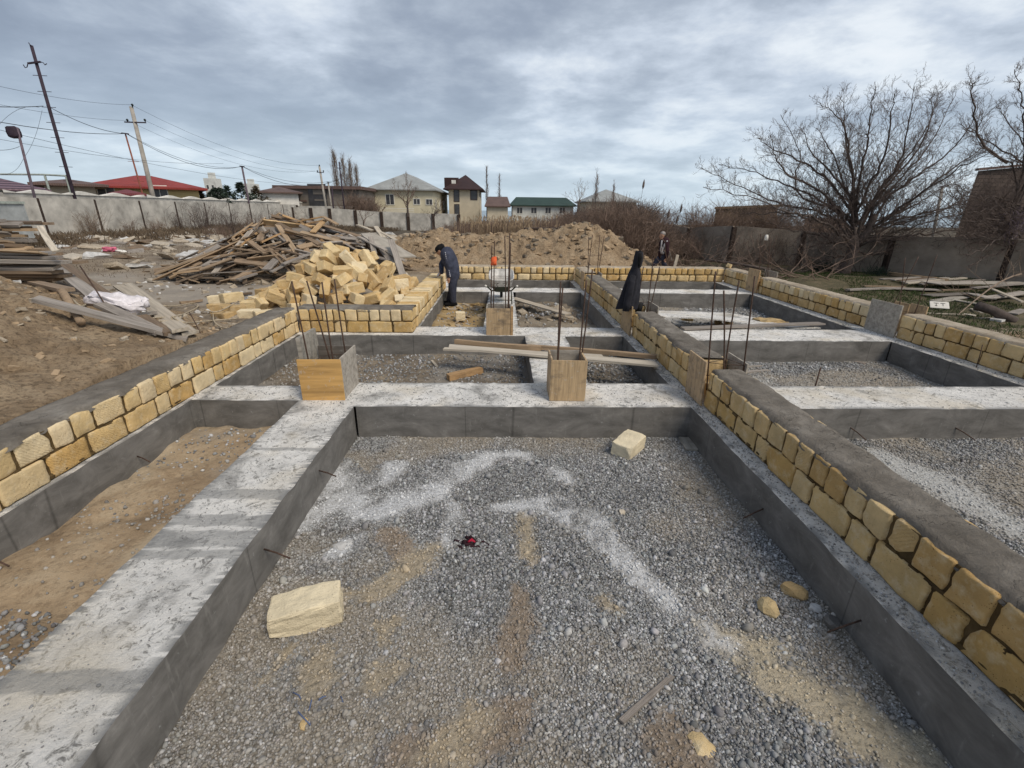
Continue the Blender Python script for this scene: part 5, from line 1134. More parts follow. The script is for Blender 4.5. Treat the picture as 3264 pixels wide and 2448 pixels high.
# ------------------------------------------------------------ boards at the left
rdl = random.Random(9); LG = 'stacked old boards at the left edge'
rows = [(700, 120, 10.3, 'uppermost'), (722, 112, 10.2, 'second highest'), (742, 75, 10.1, 'third highest'), (757, 104, 10.0, 'fourth'), (772, 88, 9.9, 'fifth'), (786, 20, 9.8, 'sixth'), (797, 165, 9.6, 'seventh'), (811, 190, 9.5, 'eighth'), (826, 212, 9.3, 'ninth'), (843, 180, 9.3, 'lowest')]
for (yy, xr, Y, nm) in rows:
    q = PY(xr, yy+10, Y); plank(q+Vector((-3.6, rdl.uniform(-.3, .3), rdl.uniform(0, .1))), q, .24, rdl.uniform(.045, .07), 'wood_grey' if rdl.random() < .7 else 'wood_old', nm+' board in the front row of the tall stack at the left edge', LG, roll=rdl.gauss(0, .06))
    for k in range(1):
        q2 = q+Vector((rdl.uniform(-.8, .1), .26+.26*k, rdl.uniform(-.03, .05))); plank(q2+Vector((-3.2, rdl.uniform(-.2, .2), 0)), q2, .24, .05, 'wood_old', 'old board in the hidden rows behind the front of the left stack', LG+' (rear rows)')
    if yy == 843:
        for k in range(1, 6):
            q3 = q+Vector((rdl.uniform(-.5, .1), rdl.uniform(0, .3), -.085*k))
            if q3.z > hz1(q3.x, q3.y): plank(q3+Vector((-3.3, rdl.uniform(-.2, .2), 0)), q3, .24, .06, 'wood_old', 'dark board at the very bottom of the left stack', 'bottom boards of the left stack')
    if yy < 790: plank(q+Vector((-1.2, -.1, -.09)), q+Vector((-1.1, .6, -.09)), .09, .09, 'wood_old', 'short spacer timber between boards of the left stack', 'spacer timbers in the left stack', name='spacer')
for k in range(30):
    yy = rdl.uniform(695, 855); q = PY(rdl.uniform(-40, 95 if yy < 790 else 190), yy, rdl.uniform(9.3, 10.3)); sk_ = rdl.gauss(0, .22); plank(q+Vector((-2.6*rdl.uniform(.6, 1), sk_, rdl.uniform(-.10, .16))), q, rdl.choice((.1, .16, .22)), rdl.choice((.03, .05)), rdl.choice(('wood_old', 'wood_tan', 'wood_grey')), 'crooked old board wedged among the rows of the left stack', 'crooked boards in the left stack', roll=rdl.gauss(0, .3))
plank(PY(*c5(345, 330), 9.5), PY(*c5(480, 545), 9.0), .10, .03, 'wood_pale', 'thin pale lath leaning against the end of the left board stack')
FG = 'boards fanned out below the left stack'
for (a, b, w_, mat, la, lb, lab) in (((0, 668), (520, 790), .18, 'wood_grey', .55, .25, 'light board at the top of the fan below the left stack'), ((0, 700), (490, 860), .18, 'wood_old', .45, .15, 'dark board under the light top board of the fan'), ((0, 755), (320, 835), .2, 'wood_warm', .35, .12, 'light tan board end above the sand heap'), ((200, 830), (600, 935), .16, 'wood_old', .1, .05, 'dark board half sunk in the sand heap'),
        ((440, 730), (840, 985), .2, 'wood_grey', .3, .04, 'brownish board sliding down towards the white sack'), ((520, 705), (945, 970), .2, 'wood_old', .3, .04, 'dark board right of the brownish sliding board'), ((300, 700), (700, 900), .16, 'wood_old', .35, .15, 'dark board in the middle of the fan'), ((840, 900), (1240, 1060), .10, 'wood_old', .05, .03, 'dark lath passing behind the white sack'),
        ((340, 1055), (1640, 1385), .16, 'wood_grey', .06, .06, 'long pale grey timber lying across the sand towards the wall'), ((880, 1060), (1400, 1300), .14, 'wood_grey', .05, .04, 'grey plank below the white sack'), ((1040, 905), (1590, 1345), .19, 'wood_pale', .02, .03, 'pale tan plank, left of the parallel pair'), ((1125, 890), (1665, 1375), .17, 'wood_pale', .02, .03, 'pale tan plank, right of the parallel pair'),
        ((1070, 1140), (1340, 1112), .09, 'wood_grey', .02, .02, 'short lath lying across beside the white sack'), ((1240, 1160), (1480, 1310), .12, 'wood_old', .01, .01, 'brown plank under the parallel pair'), ((1800, 955), (2180, 925), .07, 'wood_old', .02, .02, 'brown lath on the ground left of the block heap'), ((1560, 1005), (1750, 985), .05, 'wood_old', .01, .01, 'thin dark lath on the yard ground')):
    gplank(c5(*a), c5(*b), w_, .045, mat, lab, FG, la, lb)
mb = MB(); A, B = hit(*c5(280, 815)), hit(*c5(720, 1215)); A.z += .16; B.z += .06; lg = [A.lerp(B, t)+Vector((0, 0, .03*math.sin(t*7))) for t in np.linspace(0, 1, 9)]
for q in lg: q.z = max(q.z, hz1(q.x, q.y)+.05)
mb.tube(lg, [.055, .058, .05, .055, .05, .048, .05, .045, .042], 10)
tag(mb.build('log', ['wood_old'], smooth_=True), 'round brown log lying on the sand heap', 'log')
for (a, b, lab, la, lb, r) in (((690, 670), (975, 1120), 'tall dark rebar leaning over the white sack', .75, .02, .009), ((1300, 1205), (1700, 1290), 'thin rod lying beside the pale planks', .02, .02, .006), ((1560, 1190), (1700, 1350), 'dark rod at the ends of the pale planks, left', .04, .02, .006), ((1665, 1195), (1760, 1320), 'dark rod at the ends of the pale planks, right', .2, .02, .006)):
    A, B = hit(*c5(*a)), hit(*c5(*b)); A.z += la; B.z += lb
    if la > .5: A = PY(*c5(*a), B.y+.25)
    loose_bar(A, B, lab, r, 'loose rods by the left wall')
# white sack
b = hit(*c5(985, 1090)); V, Fc = rough_box(.78, .34, .16, .08, .05, 12, 8.0); V = V.copy(); V[:, 2] += fbm(V[:, 0], V[:, 1], 7, 3, 5)*.16; V[:, 1] *= 1-0.5*np.abs(V[:, 0]/.39)**3
o = tag(link(mesh_np('white_sack', V, Fc, 'sack_white', None, None, True), 'white_sack', loc=(b.x, b.y+.1, b.z+.13)), 'crumpled white sack lying among the boards', 'sack'); o.rotation_euler = (0, R(6), R(-6))
# rope / hose
mb = MB(); pts = [c5(*q) for q in ((640, 985), (740, 1030), (830, 900), (1000, 960), (1180, 975), (1380, 1025), (1520, 1030), (1660, 1005), (1715, 1030), (1640, 1080), (1520, 1125), (1330, 1140), (1330, 1165), (1480, 1165), (1490, 1130), (1560, 1170), (1640, 1180), (1800, 1165), (2000, 1145), (2080, 1140))]
pts = [hit(*q, .03)+Vector((0, 0, .03)) for q in pts]
def spline(pts, k=6):
    out = []
    for i in range(len(pts)-1):
        p0, p1, p2, p3 = pts[max(i-1, 0)], pts[i], pts[i+1], pts[min(i+2, len(pts)-1)]
        for j in range(k):
            t = j/k; out.append(0.5*((2*p1)+(p2-p0)*t+(2*p0-5*p1+4*p2-p3)*t*t+(3*p1-p0-3*p2+p3)*t**3))
    return out+[pts[-1]]
mb.tube(spline(pts), .011, 6); tag(mb.build('rope', ['rope_tan'], smooth_=True), 'pale rope snaking over the pale planks to the blocks', 'rope')
mb = MB(); pts = [hit(*c5(*q), .12)+Vector((0, 0, .02)) for q in ((2060, 985), (1900, 1070), (1790, 1070), (1780, 1065))]+[hit(*c5(*q), .02)+Vector((0, 0, .03)) for q in ((1840, 1090), (1850, 1160), (1900, 1210), (1960, 1225))]
mb.tube(spline(pts), .011, 6); tag(mb.build('rope', ['rope_tan'], smooth_=True), 'loop of pale rope hanging over the broken dirty block', 'rope')

# ------------------------------------------------------------ boards on the grass at the right
RG = 'old boards dumped on the grass by the right fence'
k_ = 0
for (a, b, w_, t_, mat, lf, lab) in (((420, 165), (850, 140), .14, .03, 'wood_grey', .0, 'narrow board at the back of the grass dump, nearest the fence'), ((560, 190), (965, 150), .16, .03, 'wood_grey', .05, 'grey board just in front of the rearmost one'), ((640, 210), (1085, 165), .14, .03, 'wood_old', .07, 'brownish board in the rear bundle on the grass'), ((690, 235), (1240, 180), .14, .03, 'wood_grey', .1, 'grey board in the rear bundle, fourth from the fence'), ((720, 255), (1460, 185), .16, .04, 'wood_pale', .1, 'light rough board ending in a white lump'),
        ((900, 270), (1690, 215), .14, .03, 'wood_grey', .12, 'long straight grey batten over the wide sheet'), ((500, 290), (1130, 310), .32, .03, 'wood_grey', .03, 'grey sheet end resting above the dark gap'), ((1010, 280), (2000, 275), .62, .025, 'ply_grey', .18, 'widest grey plywood sheet of the grass dump'), ((1170, 340), (1540, 330), .10, .03, 'wood_old', .1, 'thin edge board under the widest sheet'), ((1970, 265), (2212, 260), .4, .02, 'ply_grey', .15, 'grey sheet running out at the right edge of the picture'),
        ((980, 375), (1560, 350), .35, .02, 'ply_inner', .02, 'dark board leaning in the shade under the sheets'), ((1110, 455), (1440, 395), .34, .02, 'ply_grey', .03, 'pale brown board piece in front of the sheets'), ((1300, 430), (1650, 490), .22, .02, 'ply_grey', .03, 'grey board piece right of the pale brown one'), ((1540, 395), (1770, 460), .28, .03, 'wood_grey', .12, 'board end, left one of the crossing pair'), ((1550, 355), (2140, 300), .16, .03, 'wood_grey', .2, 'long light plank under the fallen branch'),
        ((1720, 440), (2212, 365), .30, .03, 'wood_grey', .1, 'wide grey plank below the fallen branch'), ((1740, 320), (2170, 520), .10, .03, 'wood_pale', .14, 'pale lath crossing the planks diagonally'), ((0, 320), (520, 300), .16, .05, 'wood_grey', .04, 'pale bark-covered slab lying left on the grass'), ((200, 260), (720, 270), .12, .03, 'wood_old', .02, 'greenish brown board left of the bundle'), ((2060, 610), (2212, 560), .2, .03, 'wood_grey', .02, 'grey board at the right picture edge on the grass'),
        ((1850, 690), (1990, 640), .22, .05, 'plaster_chunk', .0, 'pale slab of stone at the edge of the grass'), ((1630, 655), (1850, 650), .06, .02, 'wood_pale', .0, 'thin pale lath in front of the grass'), ((1545, 540), (1680, 590), .06, .02, 'wood_pale', .01, 'little pale stick on the grass'), ((1460, 600), (1610, 625), .16, .02, 'wood_pale', .0, 'small pale board scrap on the brown soil'), ((980, 590), (1500, 610), .05, .02, 'wood_pale', .0, 'long thin lath on the soil behind the block wall')):
    gplank(cE(*a), cE(*b), w_, t_, mat, lab, RG, lf)
p, q = hit(*cE(1090, 555)), hit(*cE(1260, 550)); sg = tag(empty('sign_plate', (p+q)/2+Vector((0, .1, .13))), 'white lettered plate lying on the soil among the boards', 'sign'); V, Fc = rough_box(.40, .03, .22, .008, .002, 5, 2.0); pl_ = link(mesh_np('plate', V, Fc, 'wall_white'), 'plate', sg)
mb = MB()
for (ax, az, bx, bz) in ((-.12, .05, -.02, .05), (-.07, .05, -.07, -.04), (-.10, -.04, -.05, -.04), (.02, .05, .12, .05), (.07, .05, .07, -.04)): mb.beam((ax, -.018, az), (bx, -.018, bz), .004, .014)
mb.build('lettering', ['ink_dark'], sg); sg.rotation_euler = (R(-50), 0, R(-25))
tw = Twigs(); rdb = random.Random(4)
A, B = hit(*cE(1390, 605)), hit(*cE(2100, 280)); A.z += .02; B.z += .5
pts = [A.lerp(B, t)+Vector((0, 0, .22*math.sin(t*3.14))) for t in np.linspace(0, 1, 6)]; tw.add([tuple(p) for p in pts], [.012, .018, .022, .024, .028, .03], 6)
for p in pts[1:]:
    for k in range(4): grow(tw, p, (rdb.gauss(0, 1), rdb.gauss(0, 1), rdb.uniform(-.2, .9)), .9, .009, 1, rdb, .1)
tag(tw.build('fallen_branch', 'twig_pale'), 'pale bare branch fallen over the boards at the right', 'branch')
p = hit(*cE(2090, 690)); mb = MB(); mb.tube([p, p+Vector((-.35, .25, .22)), p+Vector((-.62, .42, .30))], [.11, .10, .11], 12); tag(mb.build('tree_stump', ['bark'], smooth_=True), 'cut dark stump lying at the edge of the grass', 'stump')
tw = Twigs()
for k in range(70):
    p = hit(2120+rdb.uniform(-10, 560), 862+rdb.uniform(-14, 36)); grow(tw, p+Vector((0, 0, .05)), (rdb.choice((-1, 1)), rdb.gauss(0, .5), rdb.uniform(.05, .6)), rdb.uniform(.9, 2.3), .022, 2, rdb, .05, .35)
tag(tw.build('brushwood', 'twig_brown'), 'cut brushwood lying along the foot of the right fence', kind='stuff')
A, B = PY(2245, 828, 17.2), PY(2455, 860, 15.2); mb = MB(); mb.tube([A, A.lerp(B, .5)+Vector((0, 0, .03)), B], .045, 7); tag(mb.build('log', ['bark'], smooth_=True), 'long dark pole lying slanted before the right fence', 'log')
for (a, b, lab) in (((2145, 855), (2160, 812), 'pale plank end standing behind the back wall, left one'), ((2180, 830), (2192, 856), 'pale forked stump standing behind the back wall, right one')):
    A, B = PY(*a, 15.4), PY(*b, 15.5); plank(A-Vector((0, 0, .3)), B, .09, .05, 'wood_pale', lab)
# grass blades
rgg = np.random.default_rng(3)
def blades(name, label, n, xr, yr, h, mat, seed, keep=None):
    rg = np.random.default_rng(seed); x = rg.uniform(*xr, n); y = rg.uniform(*yr, n); k = fbm(x, y, 0.8, 3, seed) > -0.05
    if keep is not None: k &= keep(x, y)
    x, y = x[k], y[k]; n = len(x); z = hz(x, y); hh = h*rg.uniform(.4, 1, n); a = rg.uniform(0, 6.28, n); lx, ly = rg.normal(0, .35, n)*hh, rg.normal(0, .35, n)*hh; w_ = .006+.02*hh
    p = np.stack([x, y, z-.01], 1); e = np.stack([np.cos(a)*w_, np.sin(a)*w_, 0*a], 1); V = np.stack([p-e, p+e, p+np.stack([lx*.4, ly*.4, hh*.6], 1)+e*.6, p+np.stack([lx, ly, hh], 1)], 1).reshape(-1, 3)
    F_ = (np.arange(n)[:, None]*4+np.array([[0, 1, 2, 3]]))
    return tag(link(mesh_np(name, V, F_, mat), name), label, kind='stuff')
blades('grass', 'green grass growing by the right fence', 52000, (7.4, 20), (8.6, 20), .10, 'grass_blade', 3)
blades('dry_weeds', 'dry brown weeds along the left fence', 26000, (-26.5, -12), (17, 60), .55, 'weed_dry', 5, lambda x, y: (x < -20.5+(y-20)*.12) | (y > 46))
blades('dry_weeds', 'dry weeds scattered over the left yard', 16000, (-26, -5), (13, 40), .12, 'weed_dry', 6)
# litter of the left yard
def litter(name, label, n, xr, yr, s0, s1, mats, seed, flat=.25):
    rd = random.Random(seed); mb = MB()
    for i in range(n):
        x, y = rd.uniform(*xr), rd.uniform(*yr); s = rd.uniform(s0, s1)*(1+y/40); V, Fc = rough_box(s, s*rd.uniform(.3, .9), s*flat*rd.uniform(.3, 1), s*.05, s*.1, 2, rd.random()*99)
        M_ = np.array(Euler((rd.gauss(0, .25), rd.gauss(0, .25), rd.uniform(0, 6.3))).to_matrix()); V = V@M_.T+np.array((x, y, hz1(x, y)+s*.05)); mb.add(V.tolist(), Fc, rd.randrange(len(mats)))
    return tag(mb.build(name, mats), label, kind='stuff')
litter('rubble', 'scattered board scraps and broken stone over the left yard', 520, (-24, -6), (12.5, 38), .10, .55, ['wood_grey', 'wood_old', 'plaster_chunk', 'wood_pale', 'mortar_sand'], 8)
litter('rubble', 'clods and stones on the trodden ground behind the left wall', 420, (-12, -4.2), (6.5, 12.5), .03, .12, ['mortar_sand', 'clod_grey', 'plaster_chunk'], 9, .6)
litter('rubble', 'clods of earth on the spoil heap', 420, (-4.5, 5.2), (15, 17.6), .05, .17, ['clod_brown', 'clod_brown', 'clod_grey'], 10, .6)
litter('rubble', 'crumbs of soil on the sand heap', 800, (-9.5, -3.95), (2.4, 7.4), .02, .08, ['clod_brown', 'clod_brown', 'mortar_sand'], 11, .6)
litter('rubble', 'flat stone chips and clods on the yellow sand pit floor', 60, (-1.4, -.4), (8.4, 12.0), .04, .22, ['clod_yellow', 'mortar_sand'], 12, .3)
litter('rubble', 'soil lumps on the muddy pit floor', 60, (.4, 1.7), (8.5, 12.0), .05, .25, ['clod_grey', 'mortar_sand'], 13, .35)
litter('rubble', 'concrete crumbs on the tops of the foundation beams', 0 or 1, (-2.2, -1.6), (2, 4), .01, .03, ['concrete_side'], 14)
for (a, s, mat, lab, nm, ct) in ((c5(820, 520), 1.1, 'mortar_sand', 'grey broken concrete slab piece lying in the far left yard', 'slab_piece', 'concrete slab'), (c5(560, 435), .45, 'wall_white', 'white scrap at the foot of the left fence', 'scrap', 'scrap'), (c5(1055, 550), .45, 'wall_white', 'white bag beside the pink rag in the left yard', 'bag', 'bag'),
                            (c5(640, 608), .9, 'wood_pale', 'pale flat sheet lying left of the dirt tracks', 'sheet', 'board'), (c5(1580, 440), 1.3, 'wood_pale', 'light tilted board among the far yard litter', 'sheet', 'board'), (c5(1400, 490), .9, 'wood_pale', 'squarish pale board in the middle of the yard litter', 'sheet', 'board'), (c5(1790, 465), .7, 'plaster_chunk', 'pale lump near the bramble bushes', 'slab_piece', 'rubble lump'), (c5(2090, 500), .5, 'wall_white', 'small white block in the yard left of the timber heap', 'scrap', 'scrap'), (c5(1480, 680), .4, 'plaster_chunk', 'crumpled whitish paper on the yard ground', 'paper', 'paper')):
    b = hit(*a); V, Fc = rough_box(s, s*.55, s*.10, s*.04, s*.05, 6, s*9); o = tag(link(mesh_np(nm, V, Fc, mat, None, None, True), nm, loc=(b.x, b.y, b.z+s*.07)), lab, ct); o.rotation_euler = (R(random.uniform(2, 18)), R(random.uniform(-10, 10)), R(random.uniform(-30, 30)))
b = hit(*c5(955, 548)); V, Fc = rough_box(.5, .3, .2, .09, .06, 7, 4.0); tag(link(mesh_np('pink_rag', V, Fc, 'cloth_pink', None, None, True), 'pink_rag', loc=(b.x, b.y, b.z+.1)), 'bright pink bundle of cloth in the left yard', 'rag')
V, Fc = rough_box(1.7, .5, .06, .02, .02, 6, 4.0); p = PY(1746, 729, 17.6); o = tag(link(mesh_np('iron_sheet', V, Fc, 'fence_post'), 'iron_sheet', loc=(p.x, p.y, p.z)), 'dark flat metal sheet lying over the top of the spoil heap', 'sheet')
for sx in (-.6, .6):
    mb = MB(); mb.beam((sx, 0, -.5), (sx, 0, -.03), .06, .06); mb.build('leg', ['fence_post'], o)
# ------------------------------------------------------------ fences
def fence(label, posts, z_top, mat, H=2.2, seed=1, pw=.16, notches=True, cap=False):
    """precast panels between posts; posts = [(x, y, ground z, top z)]"""
    rd = random.Random(seed); root = tag(empty('concrete_fence'), label, 'fence')
    for i, (a, b) in enumerate(zip(posts[:-1], posts[1:])):
        A, B = Vector((a[0], a[1], 0)), Vector((b[0], b[1], 0)); d = (B-A).normalized(); n = d.cross(Vector((0, 0, 1))); L = (B-A).length
        mb = MB(); nn, mm = 8, 5; off = rd.uniform(-.03, .03); dz = rd.uniform(-.03, .03); V = []
        za, zb_ = a[3], b[3]
        for s in (0, 1):
            for i2 in range(nn+1):
                for j in range(mm+1):
                    t, u_ = i2/nn, j/mm; p = A.lerp(B, .02+t*.96)+n*((.06 if s else -.06)+off); zt = za+(zb_-za)*t+dz; zg = min(a[2], b[2])-.4; z = zg+(zt-zg)*u_
                    e = mn.noise(Vector((p.x*2, p.y*2, z*2)))*.015; V.append((p.x+n.x*e, p.y+n.y*e, z+(e*1.5 if j == mm else 0)))
        N_ = (nn+1)*(mm+1); Fc = []
        for i2 in range(nn):
            for j in range(mm):
                q = (i2*(mm+1)+j, (i2+1)*(mm+1)+j, (i2+1)*(mm+1)+j+1, i2*(mm+1)+j+1); Fc.append(q[::-1]); Fc.append(tuple(k+N_ for k in q))
        for i2 in range(nn): Fc.append((i2*(mm+1)+mm, i2*(mm+1)+mm+N_, (i2+1)*(mm+1)+mm+N_, (i2+1)*(mm+1)+mm))
        for j in range(mm): Fc.append((j, j+1, j+1+N_, j+N_)); Fc.append((nn*(mm+1)+j, nn*(mm+1)+j+N_, nn*(mm+1)+j+1+N_, nn*(mm+1)+j+1))
        mb.add(V, Fc); pn = mb.build('panel', [mat], root)
    for p in posts:
        mb = MB(); x, y = p[0], p[1]; mb.box((x-pw/2, y-pw/2, p[2]-.5), (x+pw/2, y+pw/2, p[3]-.02)); mb.build('post', ['fence_post'], root)
    return root
gl = lambda x, y: hz1(x, y)
LP = [(-27, 17.4+4*i, gl(-27, 17.4+4*i), 2.36-.004*i*i) for i in range(-4, 13)]; LP = [(x, y, z, 2.38) for x, y, z, t in LP]
fence('long pale concrete panel fence along the left side of the yard', LP, 2.4, 'fence_concrete', seed=3)
BP = []
for i, px in enumerate((842, 930, 990, 1050, 1132, 1215, 1300, 1380, 1462)):
    ty = np.interp(px, [842, 1050, 1215, 1300, 1462], [657, 664, 675, 678, 683]); p = PY(px, ty, 64.0); BP.append((p.x, p.y, -.9, p.z))
BP[0] = (-27, 65.4, -.3, 2.38); fence('grey concrete panel fence closing the far side of the yard', BP, 2, 'fence_concrete', seed=4, pw=.4)
RP = []
for (bx, by, tx, ty) in ((2110, 815, 2135, 715), (2186, 822, 2203, 727), (2323, 837, 2349, 722), (2540, 850, 2568, 738), (2818, 875, 2865, 752), (3181, 909, 3264, 762), (3560, 950, 3700, 775)):
    b = P(bx, by, -.35); t = PY(tx, ty, b.y); RP.append((b.x, b.y, -.4, t.z))
fence('dark weathered concrete panel fence on the right side behind the bare tree', RP, 2, 'fence_dark', seed=5, pw=.26)
mb = MB(); p, q = hit(2835, 880), hit(3010, 905); plank(p+Vector((0, 0, .1)), q+Vector((0, 0, .12)), .2, .12, 'wood_old', 'dark brown beam lying at the foot of the right fence')
# wall with a wavy pale coping beyond the left fence
root = tag(empty('coped_wall'), 'neighbouring wall with a wavy cream coping just behind the left fence', 'wall'); mb = MB(); mc = MB(); X0 = -30.5
yy = np.arange(16, 92, .5)
for y in yy:
    mb.box((X0-.12, y, -1), (X0+.12, y+.5, 2.68))
V = []; Fc = []
for i, y in enumerate(np.arange(31, 92.1, .25)):
    t = ((y-16) % 3.2)/3.2; z = 2.70+.26*(1-abs(2*t-1)); V += [(X0-.2, y, 2.68), (X0+.2, y, 2.68), (X0+.2, y, z-.02), (X0-.2, y, z)]
for i in range(len(V)//4-1):
    for j in range(4): Fc.append((i*4+j, i*4+(j+1) % 4, (i+1)*4+(j+1) % 4, (i+1)*4+j))
bb = MB(); bb.box((X0-.12, 31, -1), (X0+.12, 92, 2.68)); bb.build('wall_body', ['fence_concrete'], root); mc.add(V, Fc); mc.build('coping', ['wall_white'], root)

# ------------------------------------------------------------ houses
def hip(mb, x0, x1, y0, y1, ze, zr, over, rx0=None, rx1=None, ry0=None, ry1=None, mi=0, t=.18):
    a = [(x0-over, y0-over, ze), (x1+over, y0-over, ze), (x1+over, y1+over, ze), (x0-over, y1+over, ze)]; r = [(rx0, ry0, zr), (rx1, ry1, zr)]
    V = a+r+[(x, y, z-t) for x, y, z in a]
    alongx = abs((rx1 or 0)-(rx0 or 0)) >= abs((ry1 or 0)-(ry0 or 0))
    F_ = [(0, 1, 5, 4), (1, 2, 5), (2, 3, 4, 5), (3, 0, 4)] if alongx else [(0, 1, 4), (1, 2, 5, 4), (2, 3, 5), (3, 0, 4, 5)]
    F_ += [(6, 7, 1, 0), (7, 8, 2, 1), (8, 9, 3, 2), (9, 6, 0, 3), (9, 8, 7, 6)]; mb.add(V, F_, mi)
def window(parent, c, w_, h, axis, frame='frame_white', glass='glass_dark', mull=1):
    """window proud of a wall facing -y ('x' axis) or +x ('y' axis)"""
    x, y, z = c; f = MB(); fw = .09*max(1, w_/1.5)
    def bx_(m, a0, a1, b0, b1, d0, d1):
        if axis == 'x': m.box((x+a0, y-d1, z+b0), (x+a1, y-d0, z+b1))
        else: m.box((x+d0, y+a0, z+b0), (x+d1, y+a1, z+b1))
    for a in ((-w_/2, -w_/2+fw, -h/2, h/2), (w_/2-fw, w_/2, -h/2, h/2), (-w_/2+fw, w_/2-fw, h/2-fw, h/2), (-w_/2+fw, w_/2-fw, -h/2, -h/2+fw)): bx_(f, *a, .0, .07)
    for k in range(mull): xx = -w_/2+w_*(k+1)/(mull+1); bx_(f, xx-fw*.4, xx+fw*.4, -h/2+fw, h/2-fw, .0, .06)
    o = f.build('window', [frame], parent); g = MB(); bx_(g, -w_/2+fw, w_/2-fw, -h/2+fw, h/2-fw, .005, .035); g.build('pane', [glass], o); return o
def z6(x, y): return (1150+x*.226, 480+y*.226)
def z7(x, y): return (1600+x*.226, 480+y*.226)
def zl(x, y): return (x*.226, 500+y*.226)
def zl2(x, y): return (400+x*.226, 500+y*.226)
def r2(x, y): return (750+x*.369, 450+y*.369)
def house(label, wallmat, roofmat, Y0, depth, fl, fr, eave, apexz, base=-1.5, over=.5, ridge='y', inset=None, face=False):
    """box house with hipped roof; face=True turns its front towards the building site"""
    f = Vector((0, 1, 0))
    if face: f = D((fl[0]+fr[0])/2, 650).copy(); f.z = 0; f.normalize()
    r = Vector((f.y, -f.x, 0))
    def W(px, dist): d = D(*px); p = Vector((0, 0, CAM_H))+d*(dist/d.dot(f)); return p.dot(r), p.z
    xl, xr = W(fl, Y0)[0], W(fr, Y0)[0]; ze = W(eave, Y0)[1]; cx_ = (xl+xr)/2; hw = (xr-xl)/2; hd = depth/2
    root = tag(empty('house', f*(Y0+hd)+r*cx_+Vector((0, 0, base)), -math.atan2(f.x, f.y)), label, 'house'); mb = MB(); mb.box((-hw, -hd, 0), (hw, hd, ze-.01-base)); mb.build('wall', [wallmat], root)
    ins = min(inset if inset is not None else 99, hw-.02 if ridge == 'x' else hd-.02, 99 if inset is not None else min(hw, hd)-.02); mb = MB()
    if ridge == 'y': zr = W(apexz, Y0+ins)[1]; hip(mb, -hw, hw, -hd, hd, ze-base, zr-base, over, 0, 0, -hd+ins, hd-ins)
    else: zr = W(apexz, Y0+hd)[1]; hip(mb, -hw, hw, -hd, hd, ze-base, zr-base, over, -hw+ins, hw-ins, 0, 0)
    rf = mb.build('roof', [roofmat], root); root['_w'] = 0; del root['_w']; HW[root.name] = (W, cx_, hd, hw, base, Y0); return root, hw, ze-base, rf
HW = {}
def win_at(root, px, w_, h, side=None, **k):
    W, cx_, hd, hw, base, Y0 = HW[root.name]
    if side is None: x, z = W(px, Y0); window(root, (x-cx_, -hd, z-base), w_, h, 'x', **k)
    else: window(root, (hw, px[0]-hd, px[1]-base), w_, h, 'y', **k)
h1, hw, ze, _ = house('cream single-storey house with light grey hipped roof behind the far fence', 'wall_cream', 'roof_grey', 85, 22, z6(118, 545), z6(1015, 560), z6(560, 545), z6(690, 318), over=.7)
win_at(h1, z6(412, 690), 1.5, 1.75, mull=1); win_at(h1, z6(790, 720), 1.2, 1.0); win_at(h1, z6(965, 725), 1.2, 1.0)
for k in range(3): win_at(h1, (3+k*6, 2.9), 1.4, 1.7, 'y')
mb = MB()
for k in range(7): mb.box((-hw, -11.75, 1.9+k*.28), (-hw+7.5, -11.7, 2.0+k*.28))
mb.build('railing', ['frame_white'], h1)
mb = MB(); mb.tube([(-hw-.72, -11.6, ze-.2), (-hw-.1, -11.15, ze-1.2), (-hw-.1, -11.15, .3)], .07, 6); mb.build('downpipe', ['frame_white'], h1)
h2, hw, ze, rf = house('two-storey beige house with dark brown roof', 'wall_beige', 'roof_brown', 95, 12, z6(1235, 545), z6(1665, 545), z6(1400, 540), z6(1435, 342), over=.9, ridge='x')
for (x, y, ww, hh) in ((1350, 630, 1.1, 2.3), (1595, 628, 1.35, 1.75), (1357, 830, 1.0, 1.9)): win_at(h2, z6(x, y), ww, hh, frame='roof_brown', mull=0)
for yy_ in (2.5, 8): win_at(h2, (yy_, 5.4), 1.2, 1.9, 'y', frame='roof_brown', mull=0)
mb = MB(); mb.add([(-hw-.9, -4.4, ze), (-hw+1.5, -4.4, ze), (-hw+1.5, -4.4, ze+2.0), (-hw-.9, -4.4, ze+2.0), (-hw-.9, 0, ze), (-hw+1.5, 0, ze), (-hw+1.5, 0, ze+2.3), (-hw-.9, 0, ze+2.3)], [(0, 1, 2, 3), (1, 5, 6, 2), (5, 4, 7, 6), (4, 0, 3, 7), (3, 2, 6, 7)]); dm = mb.build('dormer', ['roof_brown'], rf)
mb = MB(); mb.box((-hw+.5, -4.5, ze+.35), (-hw+1.3, -4.401, ze+1.6)); mb.build('window', ['wall_white'], rf)
h3, *_ = house('small outbuilding with dull brown pitched roof between the two-storey and green-roofed houses', 'wall_beige', 'roof_dull', 90, 9, z6(1785, 780), z6(2075, 780), z6(1900, 780), z6(1950, 650), over=.5, ridge='x', inset=.05)
h4, *_ = house('low white building with a long dark green roof', 'wall_pale', 'roof_green', 95, 11, z7(150, 770), z7(1010, 775), z7(500, 770), z7(600, 660), over=.6, ridge='x', inset=.8)
for k in range(4): win_at(h4, z7(250+k*200, 845), 1.2, 1.2)
h5, *_ = house('house with pale grey hipped roof rising behind the thicket', 'wall_beige', 'roof_grey', 85, 12, z7(1215, 715), z7(1900, 712), z7(1500, 712), z7(1560, 548), over=.5, ridge='x', inset=4.2)
h6, hw, ze, _ = house('yellow house with a big bright red metal roof', 'wall_yellow', 'roof_red', 62, 14, zl(1290, 425), zl2(1020, 440), zl2(300, 425), zl2(180, 262), over=.8, ridge='x', inset=3.6, face=True)
